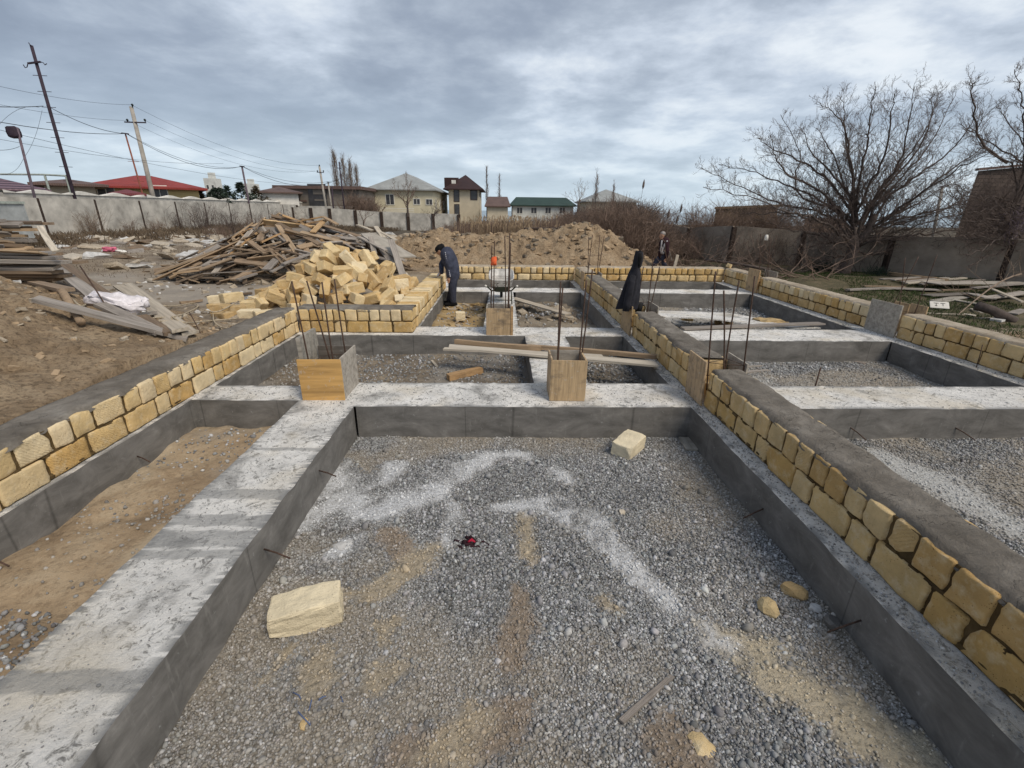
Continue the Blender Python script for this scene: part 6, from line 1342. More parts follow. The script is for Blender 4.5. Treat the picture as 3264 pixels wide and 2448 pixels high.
win_at(h6, zl2(480, 490), 1.4, 1.2, mull=1); win_at(h6, zl(1500, 500), 1.4, 1.2, mull=1)
h7, *_ = house('little gate building with dark red roof in front of the yellow house', 'wall_yellow', 'roof_darkred', 53, 4, zl(1640, 520), zl(1960, 525), zl(1800, 515), zl(1800, 458), base=-.5, over=.5, ridge='x', face=True)
h8, hw, ze, _ = house('low house with purple-brown tiled roof at the left picture edge', 'brick_pink', 'roof_tile', 47, 8, (-430, 600), zl(570, 470), zl(300, 455), zl(200, 250), base=-.2, over=.5, ridge='x', inset=2.6, face=True)
mb = MB(); mb.box((-hw, -4.08, ze-2.2), (hw-1.6, -4.001, ze-.35)); mb.build('dark_opening', ['glass_dark'], h8)
h9, *_ = house('long low dark-roofed building between the tiled roof and the red roof', 'wall_beige', 'roof_dull', 55, 8, zl(620, 395), zl(1330, 400), zl(950, 380), zl(900, 310), over=.9, ridge='x', face=True)
h10, *_ = house('small pale house with brown roof left of the grey flat-roofed building', 'wall_white', 'roof_dull', 75, 8, r2(225, 440), r2(540, 445), r2(350, 438), r2(330, 392), over=.6, ridge='x', face=True)
gb = tag(empty('building', (0, 80, -1)), 'unfinished grey flat-roofed building with a black window opening', 'building'); a, b = PY(*r2(360, 378), 76), PY(*r2(1065, 392), 76)
mb = MB(); mb.box((a.x, -4, 0), (b.x, 8, a.z-.5+1)); mb.build('wall', ['wall_grey'], gb); mb = MB(); mb.box((a.x-.5, -4.6, a.z-.5+1.001), (b.x+.5, 8.5, a.z-.05+1)); mb.build('roof', ['roof_dull'], gb)
mb = MB(); mb.box((a.x+1, -4.14, a.z-1.3), (b.x-8, -4.001, a.z-1.05)); mb.build('ledge', ['roof_dull'], gb)
q = PY(*r2(710, 478), 75.8); mb = MB(); mb.box((q.x-1.35, -4.15, q.z-1.75+1), (q.x+1.35, -4.05, q.z+1.75+1)); wn_ = mb.build('window_opening', ['glass_dark'], gb); mb = MB(); mb.box((q.x-.6, -4.2, q.z+.3+1), (q.x+1.3, -4.151, q.z+1.1+1)); mb.box((q.x-.5, -4.2, q.z-.6+1), (q.x+1.3, -4.151, q.z-.4+1)); mb.build('inner_wall', ['wall_grey'], wn_)
lw = tag(empty('low_wall', (0, 70, -1)), 'low pale block wall under the poles behind the far fence', 'wall'); a, b = PY(*r2(700, 560), 69), PY(*r2(1010, 590), 69); mb = MB(); mb.box((a.x-3, -1, -.5), (b.x, -.7, PY(*r2(850, 562), 69).z+1)); mb.build('wall_body', ['fence_concrete'], lw)
for (pa1, pa2, Y, lab) in ((zl2(1140, 305), zl2(1300, 310), 190, 'pale high-rise block peeping over the dark conifers, left one'), (zl2(1690, 380), zl2(1845, 385), 230, 'pale high-rise block behind the thin pole, right one')):
    a, b = PY(*pa1, Y), PY(*pa2, Y); r_ = tag(empty('tower_block', ((a.x+b.x)/2, Y, -6)), lab, 'building'); hw = (b.x-a.x)/2; mb = MB(); mb.box((-hw, -hw, 0), (hw, hw, a.z+6)); mb.build('wall', ['wall_pale'], r_)
    mb = MB(); mb.box((-hw*.4, -hw*.4, a.z+6.001), (hw*.5, hw*.4, a.z+8)); mb.build('roof_housing', ['wall_pale'], r_)
    for i in range(2):
        for j in range(6): window(r_, (-hw*.45+hw*.9*i, -hw, a.z+6-3-j*3.1), hw*.45, 1.5, 'x', mull=0)
# buildings beyond the right fence
a, b = PY(*r4(170, 868), 34), PY(*r4(585, 850), 34); r_ = tag(empty('stone_building'), 'small ochre stone building half hidden by bare shrubs beyond the right fence', 'building')
mb = MB(); mb.add([(a.x, 34, -1), (b.x, 34, -1), (b.x, 34, b.z), (a.x, 34, a.z-.0), (a.x*40/34+.3, 40, -1), (b.x*40/34, 40, -1), (b.x*40/34, 40, b.z), (a.x*40/34+.3, 40, a.z)], [(0, 1, 2, 3), (1, 5, 6, 2), (5, 4, 7, 6), (4, 0, 3, 7)]); mb.build('wall', ['brick_ochre'], r_)
mb = MB(); mb.add([(a.x-.2, 33.8, a.z+.01), (b.x+.2, 33.8, b.z+.01), (b.x*40/34, 40.3, b.z+.01), (a.x*40/34+.3, 40.3, a.z+.01), (a.x-.2, 33.8, a.z+.16), (b.x+.2, 33.8, b.z+.16), (b.x*40/34, 40.3, b.z+.16), (a.x*40/34+.3, 40.3, a.z+.16)], [(0, 1, 5, 4), (1, 2, 6, 5), (2, 3, 7, 6), (3, 0, 4, 7), (4, 5, 6, 7)]); mb.build('roof', ['brick_ochre'], r_)
a, b = PY(*r4(820, 935), 40), PY(*r4(1000, 935), 40); r_ = tag(empty('stone_building'), 'low pinkish brick building seen behind the bare tree crown', 'building'); mb = MB(); mb.box((a.x, 40, -1), (b.x+.5, 41.2, a.z)); mb.build('wall', ['brick_pink'], r_); mb = MB(); mb.box((a.x-.2, 39.8, a.z+.001), (b.x+.7, 41.4, a.z+.12)); mb.build('roof', ['roof_dull'], r_)
a = PY(3118, 545, 25.0); b = PY(3300, 530, 25.0); r_ = tag(empty('stone_building'), 'tall brown block building at the right picture edge', 'building'); mb = MB(); mb.add([(a.x-.1, 25, -1), (a.x+9, 25, -1), (a.x+9, 25, a.z+.9), (a.x+.0, 25, a.z), (a.x*31/25+.3, 31, -1), (a.x+12, 31, -1), (a.x+12, 31, a.z+.9), (a.x*31/25+.3, 31, a.z)], [(0, 1, 2, 3), (4, 0, 3, 7), (5, 4, 7, 6), (1, 5, 6, 2), (3, 2, 6, 7)], 0)
mb.build('wall', ['brick_brown'], r_); mb = MB(); mb.box((a.x+1.2, 24.9, a.z+.11), (a.x+9, 31, a.z+.3)) if False else mb.beam((a.x-.15, 24.93, a.z+.06), (a.x+9, 24.93, a.z+.97), .2, .12); mb.build('roof_edge', ['roof_dull'], r_)
# shed corner at the left edge and pipe frame
r_ = tag(empty('metal_panel'), 'pale blue-grey sheet leaning on the left fence', 'sheet'); a, b = PY(-100, 640, 22), PY(68, 640, 22); mb = MB(); mb.box((a.x, 22, .6), (b.x, 22.06, a.z-.1)); mb.build('sheet', ['sheet_blue'], r_); mb = MB(); mb.box((a.x, 21.93, a.z-.099), (b.x+.05, 22.08, a.z)); mb.build('top_rail', ['pipe_pale'], r_)
r_ = tag(empty('pipe_frame'), 'pale green pipe frame standing behind the left fence', 'frame'); zt = PY(*zl(300, 250), 31).z
mb = MB(); mb.tube([PY(*zl(0, 245), 36), PY(*zl(600, 250), 36), PY(*zl(930, 268), 36)], .06, 8); mb.build('top_pipe', ['pipe_pale'], r_)
for (x, y0, x2, y2) in ((630, 260, 720, 560), (930, 268, 1010, 560)):
    mb = MB(); q = PY(*zl(x2, y2), 36); mb.tube([PY(*zl(x, y0), 36), Vector((q.x, 36, 0))], .07, 8); mb.build('upright', ['pipe_pale'], r_)
# ------------------------------------------------------------ poles and cables
def r1(x, y): return (x*.369, 100+y*.369)
POLES = {}
def pole(key, label, base, top, Y, r0, r1_, mat, arms=(), rungs=0, lamp=False, insul=()):
    b, t = PY(*base, Y), PY(*top, Y); d = (t-b).normalized(); b = b-d*(b.z+1.0)/max(d.z, .2)
    root = tag(empty('utility_pole', b), label, 'pole'); T = t-b; mb = MB(); mb.tube([(0, 0, 0), T*.5, T], [r0, (r0+r1_)/2, r1_], 10); mb.build('pole', [mat], root, smooth_=True)
    for (px, py, qx, qy) in arms:
        mb = MB(); mb.beam(PY(px, py, Y-.1)-b, PY(qx, qy, Y-.1)-b, .10, .09); mb.build('crossarm', ['pole_dark'], root)
    for k in range(rungs):
        mb = MB(); p = T*(1-(k+1)/(rungs+1)*.72-.06); mb.beam(p+Vector((-.45, 0, .02)), p+Vector((.45, 0, -.0)), .03, .03); mb.build('rung', [mat], root)
    for (px, py) in insul:
        q = PY(px, py, Y-.1)-b; mb = MB(); mb.tube([q-Vector((0, 0, .12)), q, q+Vector((0, 0, .04)), q+Vector((0, 0, .13))], [.02, .08, .11, .05], 10); mb.build('insulator', ['insulator'], root, smooth_=True)
    POLES[key] = root; return root
p1 = pole('a', 'tallest dark leaning steel pole with rungs at the left edge', (236, 624), (100, 145), 36, .12, .09, 'pole_dark', [(89, 202, 129, 197)], 9)
c = p1.location; mb = MB()
for pts in (((129, 197), (138, 200), (143, 207), (149, 203)), ((89, 202), (86, 214), (80, 216), (74, 206)), ((100, 145), (95, 142), (91, 136))): mb.tube([PY(x, y, 35.9)-c for x, y in pts], .025, 6)
mb.build('hooks', ['pole_dark'], p1)
pole('b', 'pale tapering concrete power pole with crossarm and insulators', (487, 624), (418, 340), 47, .24, .15, 'pole_concrete', [(397, 389, 465, 391)], 0, insul=((406, 384), (462, 384), (422, 336)))
pole('c', 'rusty red steel pole in front of the red roof', (457, 628), (400, 428), 44, .075, .06, 'pole_rust', [(388, 424, 410, 427)], 3)
pl = pole('d', 'thin mauve lamp post at the far left with a dark lamp head', (110, 627), (54, 406), 30, .08, .06, 'pole_mauve'); c = pl.location; q = PY(44, 422, 30)-c
V, Fc = rough_box(.55, .5, .62, .18, .05, 6, 2.0); o = link(mesh_np('lamp_head', V, Fc, 'pole_dark', None, None, True), 'lamp_head', pl, q)
pole('e', 'thin grey pole beside the conifers with a small top bar', (795, 655), (771, 530), 60, .11, .10, 'pole_mauve', [(764, 529, 779, 531)])
pole('f', 'pale power pole with three insulators in front of the grey building', (1038, 655), (1018, 530), 72, .17, .13, 'pole_concrete', [(1010, 549, 1032, 550)], insul=((1012, 546), (1031, 546), (1018, 528)))
pole('g', 'dark thin pole in front of the bare poplars', (1098, 668), (1081, 516), 66, .09, .08, 'pole_dark', [(1074, 535, 1088, 537)])
pole('h', 'short dark post right of the pale three-insulator pole', (1063, 670), (1058, 595), 66, .09, .08, 'pole_dark'); pole('i', 'short pale post with slanted top bar by the grey building', (1055, 650), (1046, 582), 74, .11, .1, 'pole_concrete', [(1041, 580, 1052, 583)])
pole('j', 'distant concrete double pole seen through the bare tree', (2975, 745), (3004, 592), 46, .15, .12, 'pole_concrete', [(2996, 596, 3014, 592)])
rdc = random.Random(2)
def cable(label, pts, r=.016, sag=0.0):
    P3 = [PY(x, y, Y) for x, y, Y in pts]; out = []
    for a, b in zip(P3[:-1], P3[1:]):
        for k in range(10): t = k/10; out.append(a.lerp(b, t)-Vector((0, 0, sag*4*t*(1-t))))
    out.append(P3[-1]); mb = MB(); mb.tube(out, r*.75, 4, caps=False); return tag(mb.build('power_cable', ['cable_black']), label, 'cable')
cable('highest thin wire from the left edge to the top of the concrete pole', [(-60, 262, 30), (418, 334, 47)], .012, .25); cable('highest thin wire between the concrete pole and the three-insulator pole', [(422, 336, 47), (1018, 527, 72)], .014, 1.3)
cable('wire from the right insulator of the concrete pole to the far pole', [(462, 384, 47), (1031, 545, 72)], .012, 1.2); cable('wire from the left insulator of the concrete pole to the far pole', [(406, 384, 47), (1012, 545, 72)], .012, 1.5)
cable('thin upper wire reaching the left insulator of the concrete pole', [(-60, 322, 28), (406, 384, 47)], .011, .2)
cable('thick black cable entering from the left to the dark steel pole', [(-60, 338, 27), (138, 338, 36)], .026, .05); cable('thick black cable from the dark steel pole down to the rusty pole', [(148, 336, 36), (400, 426, 44)], .026, .35)
cable('thick lower cable from the left edge to the rusty pole', [(-60, 378, 28), (400, 426, 44)], .024, .25)
cable('thick black cable sagging from the rusty pole to the thin grey pole', [(402, 426, 44), (771, 530, 60)], .026, 1.15); cable('second black cable just above the sagging one', [(404, 426, 44), (773, 531, 60)], .02, .95)
cable('thick black cable from the thin grey pole to the dark far pole', [(771, 530, 60), (1078, 574, 66)], .028, 1.3); cable('upper black cable from the thin grey pole to the dark far pole', [(772, 530, 60), (1081, 572, 66)], .022, 1.0)
cable('wire passing behind everything at mid height on the left', [(-60, 400, 30), (1045, 590, 74)], .014, .9); cable('lowest wire crossing the left sky', [(-60, 433, 32), (712, 521, 58)], .014, .5)
cable('slack wire drooping from the dark steel pole to the left edge', [(125, 342, 36), (-20, 420, 27)], .012, -.4); cable('slack wire falling steeply from the dark steel pole', [(134, 352, 36), (75, 505, 30), (5, 555, 28)], .012, .25); cable('short wire from the lamp post to the left edge', [(62, 467, 30), (-30, 476, 27)], .014, .1)

# ------------------------------------------------------------ bare trees
def tree_limbs(tw, tk, limbs, base, Yb, rd, dense=1.0, scale=1.0, spread=3.2):
    for li, pts in enumerate(limbs):
        yo = rd.uniform(-1, 1)*spread; n = len(pts); P3 = []
        for k, (x, y) in enumerate(pts): P3.append(PY(*r4(x, y), Yb+yo*(k/(n-1))**1.3))
        sp = spline(P3, 5); m = len(sp); r0 = (.056*scale if n > 4 else .042*scale); rad = [max(.010, r0*(1-k/(m-1))**.75) for k in range(m)]
        for k in range(1, m-1): sp[k] = sp[k]+Vector((rd.gauss(0, .03), rd.gauss(0, .03), rd.gauss(0, .03)))
        tk.tube(sp, rad, 7)
        L = sum((a-b).length for a, b in zip(sp[1:], sp[:-1])); ns = int(L*8.0*dense)
        for s in range(ns):
            f = .12+.88*(s+rd.random())/ns; k = min(m-2, int(f*(m-1))); dd = (sp[k+1]-sp[k]).normalized(); sd_ = dd.cross(Vector((rd.gauss(0, 1), rd.gauss(0, 1), rd.gauss(0, 1)))).normalized()
            nd = dd*rd.uniform(.5, 1.1)+sd_*rd.uniform(.5, 1)+Vector((0, 0, .25)); grow(tw, sp[k], nd, rd.uniform(.45, 1.4)*(1.25-.85*f)*scale, max(.008, rad[k]*.42), 2, rd, .22, .35, (5, 4), .5, .0042)
rdt = random.Random(12); TB = P(2686, 874, -.32); YT = TB.y
limbs = [((1085, 1100), (1080, 900), (1060, 560), (1000, 280), (860, 160)), ((1080, 1000), (1085, 720), (1040, 480), (1020, 280), (1000, 100)), ((1085, 1000), (1110, 700), (1170, 450), (1200, 250), (1228, 50)), ((1100, 1040), (1180, 850), (1380, 560), (1450, 300), (1490, 50)), ((1110, 1020), (1230, 800), (1400, 560), (1560, 350), (1650, 85)),
    ((1150, 1000), (1230, 850), (1420, 640), (1620, 380), (1760, 110)), ((1180, 1000), (1330, 770), (1560, 600), (1800, 400), (1905, 170)), ((1180, 1010), (1300, 920), (1500, 780), (1800, 590), (2030, 480)), ((1160, 1030), (1300, 960), (1520, 900), (1800, 830), (2150, 760)), ((1120, 1060), (1400, 1010), (1700, 920), (2010, 880)),
    ((1070, 1040), (1050, 930), (900, 850), (700, 740), (720, 500), (600, 240)), ((1060, 1040), (1000, 920), (860, 800), (620, 700), (400, 620), (190, 570)), ((1050, 1060), (960, 930), (820, 880), (560, 820), (300, 700), (70, 590)), ((1050, 1070), (950, 990), (800, 920), (640, 890), (440, 800), (85, 720)), ((1080, 1000), (1060, 800), (930, 620), (800, 480), (740, 330)), ((1075, 900), (960, 720), (760, 560), (560, 470), (440, 390)),
    ((1060, 1120), (960, 1080), (860, 1040), (640, 1000), (420, 930)), ((1060, 1170), (960, 1180), (860, 1150), (720, 1090)), ((1100, 1120), (1200, 1080), (1400, 1050), (1560, 990)), ((1090, 960), (1160, 760), (1280, 520), (1330, 260), (1355, 100)), ((1100, 980), (1250, 780), (1480, 520), (1600, 250), (1590, 130)), ((1075, 860), (1000, 650), (900, 420), (840, 330)), ((1200, 960), (1450, 860), (1650, 740), (1850, 640)), ((1120, 1080), (1300, 1060), (1520, 1040), (1760, 1010), (1960, 1010)), ((1110, 1150), (1220, 1170), (1330, 1130), (1450, 1140)), ((1050, 1160), (900, 1210), (720, 1290), (560, 1330)), ((1060, 1100), (900, 1090), (740, 1140), (640, 1210)), ((1060, 1090), (880, 960), (700, 900), (500, 890), (330, 900)), ((1140, 1020), (1350, 900), (1600, 700), (1850, 520), (2000, 400)), ((1130, 1050), (1400, 960), (1700, 860), (1980, 700)), ((1070, 1010), (900, 780), (660, 640), (560, 520), (545, 400))]
trt = tag(empty('bare_tree', TB), 'big spreading leafless tree in front of the right fence', 'tree'); tw = Twigs(); tk = MB()
tk.tube([TB+Vector((-.05, 0, -.3)), TB+Vector((0, 0, .2)), PY(*r4(1050, 1200), YT), PY(*r4(1085, 1120), YT), PY(*r4(1080, 1040), YT)], [.34, .26, .23, .21, .15], 12); tk.tube([PY(*r4(1080, 1130), YT), PY(*r4(1180, 1010), YT), PY(*r4(1230, 900), YT)], [.19, .15, .10], 10)
tree_limbs(tw, tk, limbs, TB, YT, rdt, 1.0, 1.0, 3.0)
o = tk.build('trunk', ['bark'], trt, smooth_=True); o.location = -trt.location; o = tw.build('crown', 'twig', trt); o.location = -trt.location
rdt = random.Random(31); TB2 = P(3178, 905, -.32); TB2 = PY(3215, 840, 17.0); TB2.z = -.3; trt = tag(empty('bare_tree', TB2), 'leafless tree at the right picture edge with a dark clump in its fork', 'tree'); tw = Twigs(); tk = MB(); Y2_ = TB2.y
limbs2 = [((2130, 960), (2200, 620), (2212, 300), (2190, 100), (2150, -60)), ((2130, 960), (2160, 700), (2120, 560), (1960, 480), (1840, 290)), ((2140, 900), (2230, 640), (2150, 520), (1950, 400), (1780, 300)), ((2120, 1000), (2000, 960), (1850, 880), (1700, 920)), ((2130, 1010), (2040, 1060), (1950, 1130), (1830, 1170)), ((2150, 900), (2260, 560), (2100, 280), (2030, 190)), ((2180, 960), (2300, 700), (2350, 400)), ((2130, 980), (2000, 820), (1870, 760), (1750, 700)), ((2140, 1100), (2050, 1150), (1930, 1200), (1850, 1240)), ((2100, 560), (1930, 420), (1880, 200), (1860, 60), (1895, 20))]
for k in range(16):
    y0_ = rdt.uniform(850, 1160); limbs2.append(((2190, y0_), (2050, y0_+rdt.uniform(-70, 40)), (1880, y0_+rdt.uniform(-130, 50)), (rdt.uniform(1560, 1760), y0_+rdt.uniform(-190, 60))))
tk.tube([TB2, PY(*r4(2110, 1200), Y2_), PY(*r4(2130, 1000), Y2_), PY(*r4(2150, 900), Y2_)], [.15, .12, .10, .07], 10); tree_limbs(tw, tk, limbs2, TB2, Y2_, rdt, .7, .75, 1.6)
o = tk.build('trunk', ['bark'], trt, smooth_=True); o.location = -trt.location; o = tw.build('crown', 'twig', trt); o.location = -trt.location
tw = Twigs(); cc_ = PY(*r4(2125, 960), Y2_-.1)
for k in range(260):
    a = Vector((rdt.gauss(0, .2), rdt.gauss(0, .2), rdt.gauss(0, .26))); dd = Vector((rdt.gauss(0, 1), rdt.gauss(0, 1), rdt.gauss(0, 1))).normalized()*.25; tw.add([tuple(cc_+a), tuple(cc_+a+dd*.5+Vector((0, 0, .03))), tuple(cc_+a+dd)], [.012, .012, .006])
o = tw.build('twig_clump', 'pole_mauve', trt); o.location = -trt.location
# poplars and small trees of the background
def poplar(label, px, ybase, ytop, Y, wpx, seed, n=60, mat='twig_brown', name='poplar'):
    rd = random.Random(seed); b = PY(px, ybase, Y); t = PY(px, ytop, Y); b.z = min(b.z, -.5); H_ = t.z-b.z; W_ = wpx/FPX*Y; root = tag(empty(name, b), label, 'tree'); tk = MB(); tk.tube([(0, 0, 0), (0, 0, H_*.5), (0, 0, H_*.97)], [.16*H_/10, .1*H_/10, .02], 7); tk.build('trunk', ['bark'], root); tw = Twigs()
    for k in range(n):
        f = rd.uniform(.12, .97); a = rd.uniform(0, 6.283); rr = W_*(1-f*.8)*rd.uniform(.3, 1); L = H_*rd.uniform(.14, .34)*(1.1-f*.6); p0 = Vector((0, 0, H_*f)); p2 = Vector((math.cos(a)*rr, math.sin(a)*rr, H_*f+L)); p1_ = p0.lerp(p2, .5)+Vector((math.cos(a), math.sin(a), -.2))*rr*.22
        tw.add([tuple(p0), tuple(p1_), tuple(p2)], [.022, .018, .010]);
        for j in range(5):
            q = p1_.lerp(p2, rd.random()); tw.add([tuple(q), tuple(q+Vector((rd.gauss(0, .2), rd.gauss(0, .2), .5))*L*.35), tuple(q+Vector((rd.gauss(0, .35), rd.gauss(0, .35), 1.0))*L*.5)], [.013, .011, .008])
    tw.build('crown', mat, root); return root
GPo = 'bare poplars behind the far fence'
for i, (px, yb, yt, w_, lab) in enumerate(((1083, 665, 503, 22, 'tallest bare poplar, just behind the dark thin pole'), (1108, 668, 518, 22, 'second bare poplar, right of the tallest'), (1128, 668, 532, 20, 'third bare poplar from the left'), (1146, 668, 546, 22, 'fourth and shortest bare poplar in the row'))): poplar(lab, px, yb, yt, 78, w_, 50+i, 90, 'twig_pale')
for i, (px, yb, yt, w_, Y, lab) in enumerate(((1552, 640, 552, 8, 110, 'thin bare poplar right of the two-storey house'), (1592, 640, 572, 9, 110, 'thin bare poplar above the small brown roof'), (1897, 660, 566, 18, 70, 'bare poplar rising left of the pale grey roof'), (1952, 660, 588, 12, 80, 'small bare poplar in front of the pale grey roof'))): poplar(lab, px, yb, yt, Y, w_, 70+i, 40, 'twig_brown')
def small_tree(label, px, py, Y, hpx, seed, mat='twig', nl=7, lean=0):
    rd = random.Random(seed); b = PY(px, py, Y); s = hpx/FPX*Y; root = tag(empty('bare_tree', b), label, 'tree'); tk = MB(); tk.tube([(0, 0, -.3), (0, 0, s*.18), (lean*s*.2, 0, s*.35)], [.035*s, .028*s, .02*s], 8); tk.build('trunk', ['bark'], root); tw = Twigs()
    for k in range(nl): a = rd.uniform(0, 6.28); grow(tw, (lean*s*.15*rd.random(), 0, s*rd.uniform(.12, .35)), (math.cos(a)*rd.uniform(.4, 1.1)+lean, math.sin(a)*.7, rd.uniform(.5, 1.4)), s*rd.uniform(.45, .8), .014*s, 3, rd, .25, .35, (4, 3, 3), .5, .0035*s)
    tw.build('crown', mat, root); return root
small_tree('small bare fruit tree in front of the cream house', 1300, 680, 50, 100, 3, 'twig_brown', 9); small_tree('gnarled dark bare tree on the left end of the spoil heap', 1378, 722, 19.5, 75, 4, 'twig', 9, .1)
small_tree('dark twisted little tree against the left fence', 918, 778, 34, 75, 5, 'twig', 9); small_tree('second dark twisted tree right of the first against the left fence', 985, 762, 36, 70, 6, 'twig', 7); small_tree('third dark twisted sapling nearest the timber heap', 872, 770, 33, 60, 7, 'twig', 6)
small_tree('bare sapling growing by the far fence right of the timber heap', 1160, 725, 55, 62, 8, 'twig_brown', 5); small_tree('slim pale willow by the green-roofed building', 1842, 665, 60, 70, 9, 'twig_pale', 6, .35)
# shrubs
def shrub(label, x, y, h, w_, n, seed, mat='twig_brown', sub=4, lean=.35, r=.012, name='shrub', kind=None, zoff=0, rmin=.004):
    rd = random.Random(seed); tw = Twigs(); z = hz1(x, y)+zoff; bush(tw, 0, 0, 0, h, w_, n, rd, r, lean, rmin, sub); o = tw.build(name, mat, None, (x, y, z-.03)); return tag(o, label, 'shrub')
for i, (px, py, h, w_, n, mat, lab) in enumerate(((240, 752, 1.9, 1.6, 70, 'twig_pale', 'pale thorny bush at the foot of the first fence panel'), (300, 745, 1.2, 1.0, 40, 'twig_brown', 'smaller bush beside the pale thorny one'), (395, 738, 1.3, 1.2, 28, 'twig_pale', 'sparse tall weeds before the second fence panel'), (470, 742, 1.0, 1.4, 40, 'twig_brown', 'low bush below the third fence panel'), (545, 735, 1.6, 1.8, 55, 'twig', 'dark bramble leaning on the fourth fence panel'), (660, 742, 2.6, 2.2, 90, 'twig', 'tall dark bramble climbing over the left fence'), (745, 745, 1.8, 2.2, 80, 'twig', 'tangled dark bramble right of the tall one'), (820, 750, 1.7, 2.6, 100, 'twig_brown', 'dense brown bush left of the twisted trees'), (900, 765, 1.4, 3.0, 120, 'twig_brown', 'dense brown bush below the twisted trees'), (980, 770, 1.4, 3.0, 110, 'twig_brown', 'dense brown bush behind the crest of the timber heap'), (700, 760, 1.1, 2.4, 70, 'twig_brown', 'low brown bush in front of the brambles'))):
    b = hit(px, py); b.x = max(b.x, -26.4); shrub(lab, b.x, b.y, h, w_, n, 100+i, mat)
for i, (px, Y, h, w_, n, mat, lab) in enumerate(((1350, 22, 1.2, 1.2, 30, 'twig', 'dark low shrub on the left shoulder of the spoil heap'), (2230, 27, 3.2, 2.4, 120, 'twig_brown', 'tall bare shrub behind the left end of the right fence'), (2290, 28, 2.9, 2.6, 120, 'twig_brown', 'wide bare shrub in front of the ochre building'), (2400, 29, 3.7, 3.0, 150, 'twig_brown', 'dense bare shrub rising over the ochre building'), (2470, 28, 3.4, 3, 120, 'twig_brown', 'bare shrub right of the ochre building'), (2570, 26, 2.6, 3.0, 90, 'twig_brown', 'bare shrub left of the pinkish building'), (2700, 25, 2.2, 4.0, 110, 'twig_brown', 'bare shrub behind the big tree trunk'), (2850, 24, 1.8, 4.0, 80, 'twig_brown', 'low bare shrub behind the right fence'))):
    p = PY(px, 760, Y); shrub(lab, p.x, Y, h, w_, int(n*1.4), 200+i, mat, 8, .5, .016, rmin=.006)
for i, (px, py, h, n, lab) in enumerate(((2620, 862, .6, 120, 'grey-green low bush left of the big tree trunk'), (2790, 880, .45, 80, 'grey-green low bush right of the big tree trunk'))):
    b = P(px, py, -.3); shrub(lab, b.x, b.y, h, 1.1, n, 300+i, 'conifer', 5, .7, .008)
tw = Twigs(); rdv = random.Random(8)
for k in range(110):
    i = rdv.choice((0, 1, 1, 2, 2, 2, 3)); a, b = RP[i], RP[i+1]; t = rdv.random(); p = Vector((a[0]+(b[0]-a[0])*t-.12, a[1]+(b[1]-a[1])*t-.2, -.35)); grow(tw, p, (rdv.gauss(0, .5), 0, 1), rdv.uniform(.9, 2.0), .014, 2, rdv, .1, .5)
tag(tw.build('creeper', 'twig'), 'bare creeper stems running up the dark right fence', 'creeper')
tw = Twigs()
for k in range(60):
    y = rdv.uniform(38, 64); grow(tw, (-26.8, y, hz1(-26.8, y)), (0.1, rdv.gauss(0, .7), 1), rdv.uniform(1, 2.2), .02, 2, rdv, .1, .5, rmin=.008)
tag(tw.build('creeper', 'twig'), 'dark creeper stems hanging on the pale left fence', 'creeper')
# thicket behind the spoil heap: one brown mass
tw = Twigs(); rdk = random.Random(17)
def top_of(px): return np.interp(px, [1380, 1500, 1650, 1720, 1840, 1900, 1980, 2040, 2080, 2110, 2160, 2230], [714, 694, 686, 680, 662, 638, 620, 622, 646, 682, 716, 740])
for k in range(300):
    px = rdk.choice((rdk.uniform(1385, 2215), rdk.uniform(1385, 2215), rdk.uniform(1480, 2080))); Y = rdk.uniform(19.5, 34); ty = top_of(px)+rdk.uniform(-4, 26); t = PY(px, ty, Y); z0 = hz1(t.x, Y); h = t.z-z0
    if h < .4: continue
    bush(tw, t.x, Y, z0, h, 1.9, 26, rdk, .011, .30, .0055, 9)
tag(tw.build('thicket', 'twig_brown'), 'brown leafless thicket behind the spoil heap', kind='stuff')
tw = Twigs()
for k in range(60):
    px = rdk.uniform(1840, 2100); Y = rdk.uniform(21, 30); t = PY(px, top_of(px)+rdk.uniform(-14, 6), Y); z0 = hz1(t.x, Y); bush(tw, t.x, Y, z0, t.z-z0, 1.4, 10, rdk, .016, .45, .007, 9)
tag(tw.build('thicket', 'twig'), 'dark upright shoots sticking out of the brown thicket', kind='stuff')
tw = Twigs()
for k in range(330):
    px = rdk.choice((rdk.uniform(1560, 1710), rdk.uniform(1440, 1800), rdk.uniform(1500, 1690))); Y = rdk.uniform(18.8, 20.5); t = PY(px, rdk.uniform(684, 722), Y); z0 = hz1(t.x, Y)-.1; a, b = rdk.gauss(0, .06), rdk.gauss(0, .06)
    tw.add([(t.x, Y, z0), (t.x+a*.5, Y+b*.5, (t.z+z0)/2), (t.x+a, Y+b, t.z-.12), (t.x+a*1.2, Y+b, t.z-.06), (t.x+a*1.4, Y+b, t.z)], [.009, .008, .007, .022, .006])
tag(tw.build('reeds', 'reed'), 'pale dry reeds standing behind the spoil heap', kind='stuff')
for i, (px, py, yb, lab) in enumerate(((2052, 583, 665, 'tallest lone reed plume against the sky'), (2172, 660, 720, 'second reed plume right of the thicket'), (2132, 678, 725, 'short reed plume left of the second one'), (2160, 694, 725, 'low reed plume just above the thicket edge'))):
    t, b = PY(px, py, 22), PY(px-16, yb, 22); b.z = -.3; mb = MB(); m_ = b.lerp(t, .6)+Vector((-.05, 0, 0)); d = (t-m_).normalized(); mb.tube([b, m_, t-d*.2], [.012, .009, .006], 5); r_ = tag(mb.build('reed_plume', ['twig']), lab, 'reed', 'lone reed plumes'); mb = MB(); mb.tube([t-d*.26, t-d*.15, t, t+d*.14], [.01, .05, .045, .01], 7); mb.build('plume', ['twig'], r_)
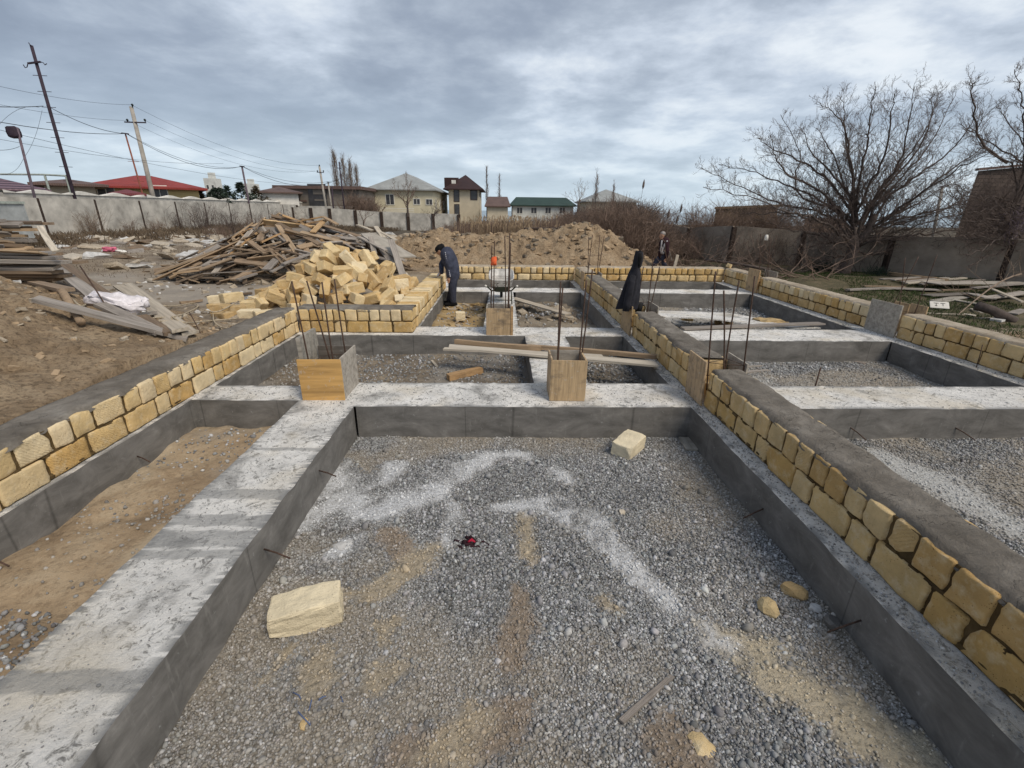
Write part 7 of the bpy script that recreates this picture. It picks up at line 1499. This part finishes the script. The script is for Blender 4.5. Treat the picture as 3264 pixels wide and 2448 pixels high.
# conifers and evergreen hedge behind the left fence
def conifer(label, px, ytop, Y, wpx, seed, mat='conifer', round_=False, n=900):
    rg = np.random.default_rng(seed); t = PY(px, ytop, Y); b = Vector((t.x, Y, -.6)); H_ = t.z-b.z; W_ = wpx/FPX*Y*.5; root = tag(empty('conifer' if not round_ else 'evergreen_bush', b), label, 'tree' if not round_ else 'bush'); mb = MB(); mb.tube([(0, 0, 0), (0, 0, H_*.9)], [.12, .03], 7); mb.build('trunk', ['bark'], root)
    f = rg.random(n); a = rg.uniform(0, 6.283, n); prof = (np.sin(np.clip(f, 0, 1)*np.pi*.5+1.57)**.5) if round_ else (1-f)**.75*(.7+.3*np.floor(f*9+.3*np.sin(a*2))%2)
    lump = 1+.35*np.sin(a*3+f*9+seed); rr = W_*prof*rg.uniform(.45, 1, n)**.5*lump; z = H_*(.12+.86*f); c = np.stack([rr*np.cos(a), rr*np.sin(a), z], 1)
    s = .16*H_/4; u_ = rg.normal(size=(n, 3)); u_[:, 2] *= .4; u_ += np.stack([np.cos(a), np.sin(a), 0*a+(.2)], 1)*1.2; u_ /= np.linalg.norm(u_, axis=1, keepdims=True); v_ = np.cross(u_, rg.normal(size=(n, 3))); v_ /= np.linalg.norm(v_, axis=1, keepdims=True)
    sc = (s*rg.uniform(.6, 1.6, n))[:, None]; V = np.stack([c-v_*sc*.35, c+u_*sc*.6-v_*sc*.1, c+u_*sc*1.5, c+v_*sc*.35+u_*sc*.3], 1).reshape(-1, 3); o = link(mesh_np('crown', V, np.arange(n*4).reshape(-1, 4), mat), 'crown', root); return root
conifer('rounded dark evergreen bush before the red roof', *(551, 590), 55, 74, 1, 'conifer', True, 5200); conifer('dark evergreen hedge bush right of the rounded one', 620, 602, 56, 80, 2, 'conifer_brown', True, 4200); conifer('dark evergreen bush below the left tower block', 690, 598, 56, 80, 3, 'conifer', True, 4200)
conifer('ragged conifer right of the left tower block', 720, 590, 60, 40, 4, 'conifer', False, 1100); conifer('tallest dark conifer left of the thin grey pole', 762, 580, 62, 62, 5, 'conifer', False, 1700); conifer('brownish conifer right of the thin grey pole', 812, 592, 67, 46, 6, 'conifer_brown', False, 1200); conifer('brown-green conifer before the small pale house', 874, 598, 73, 52, 7, 'conifer_brown', False, 1300); conifer('brown-green conifer at the edge of the grey building', 925, 606, 79, 60, 8, 'conifer_brown', False, 1300)
conifer('low brown evergreen between the two small conifers', 842, 618, 70, 60, 9, 'conifer_brown', True, 900)
tw = Twigs(); rdm = random.Random(77)
for k in range(16):
    px = rdm.uniform(1105, 1185); Y = rdm.uniform(68, 74); t = PY(px, np.interp(px, [1105, 1130, 1185], [640, 596, 640])+rdm.uniform(-5, 12), Y); bush(tw, t.x, Y, -1, t.z+1, 3.2, 34, rdm, .04, .3, .022, 8)
tag(tw.build('thicket', 'twig_brown'), 'brown bare bushes between the grey building and the cream house', kind='stuff')
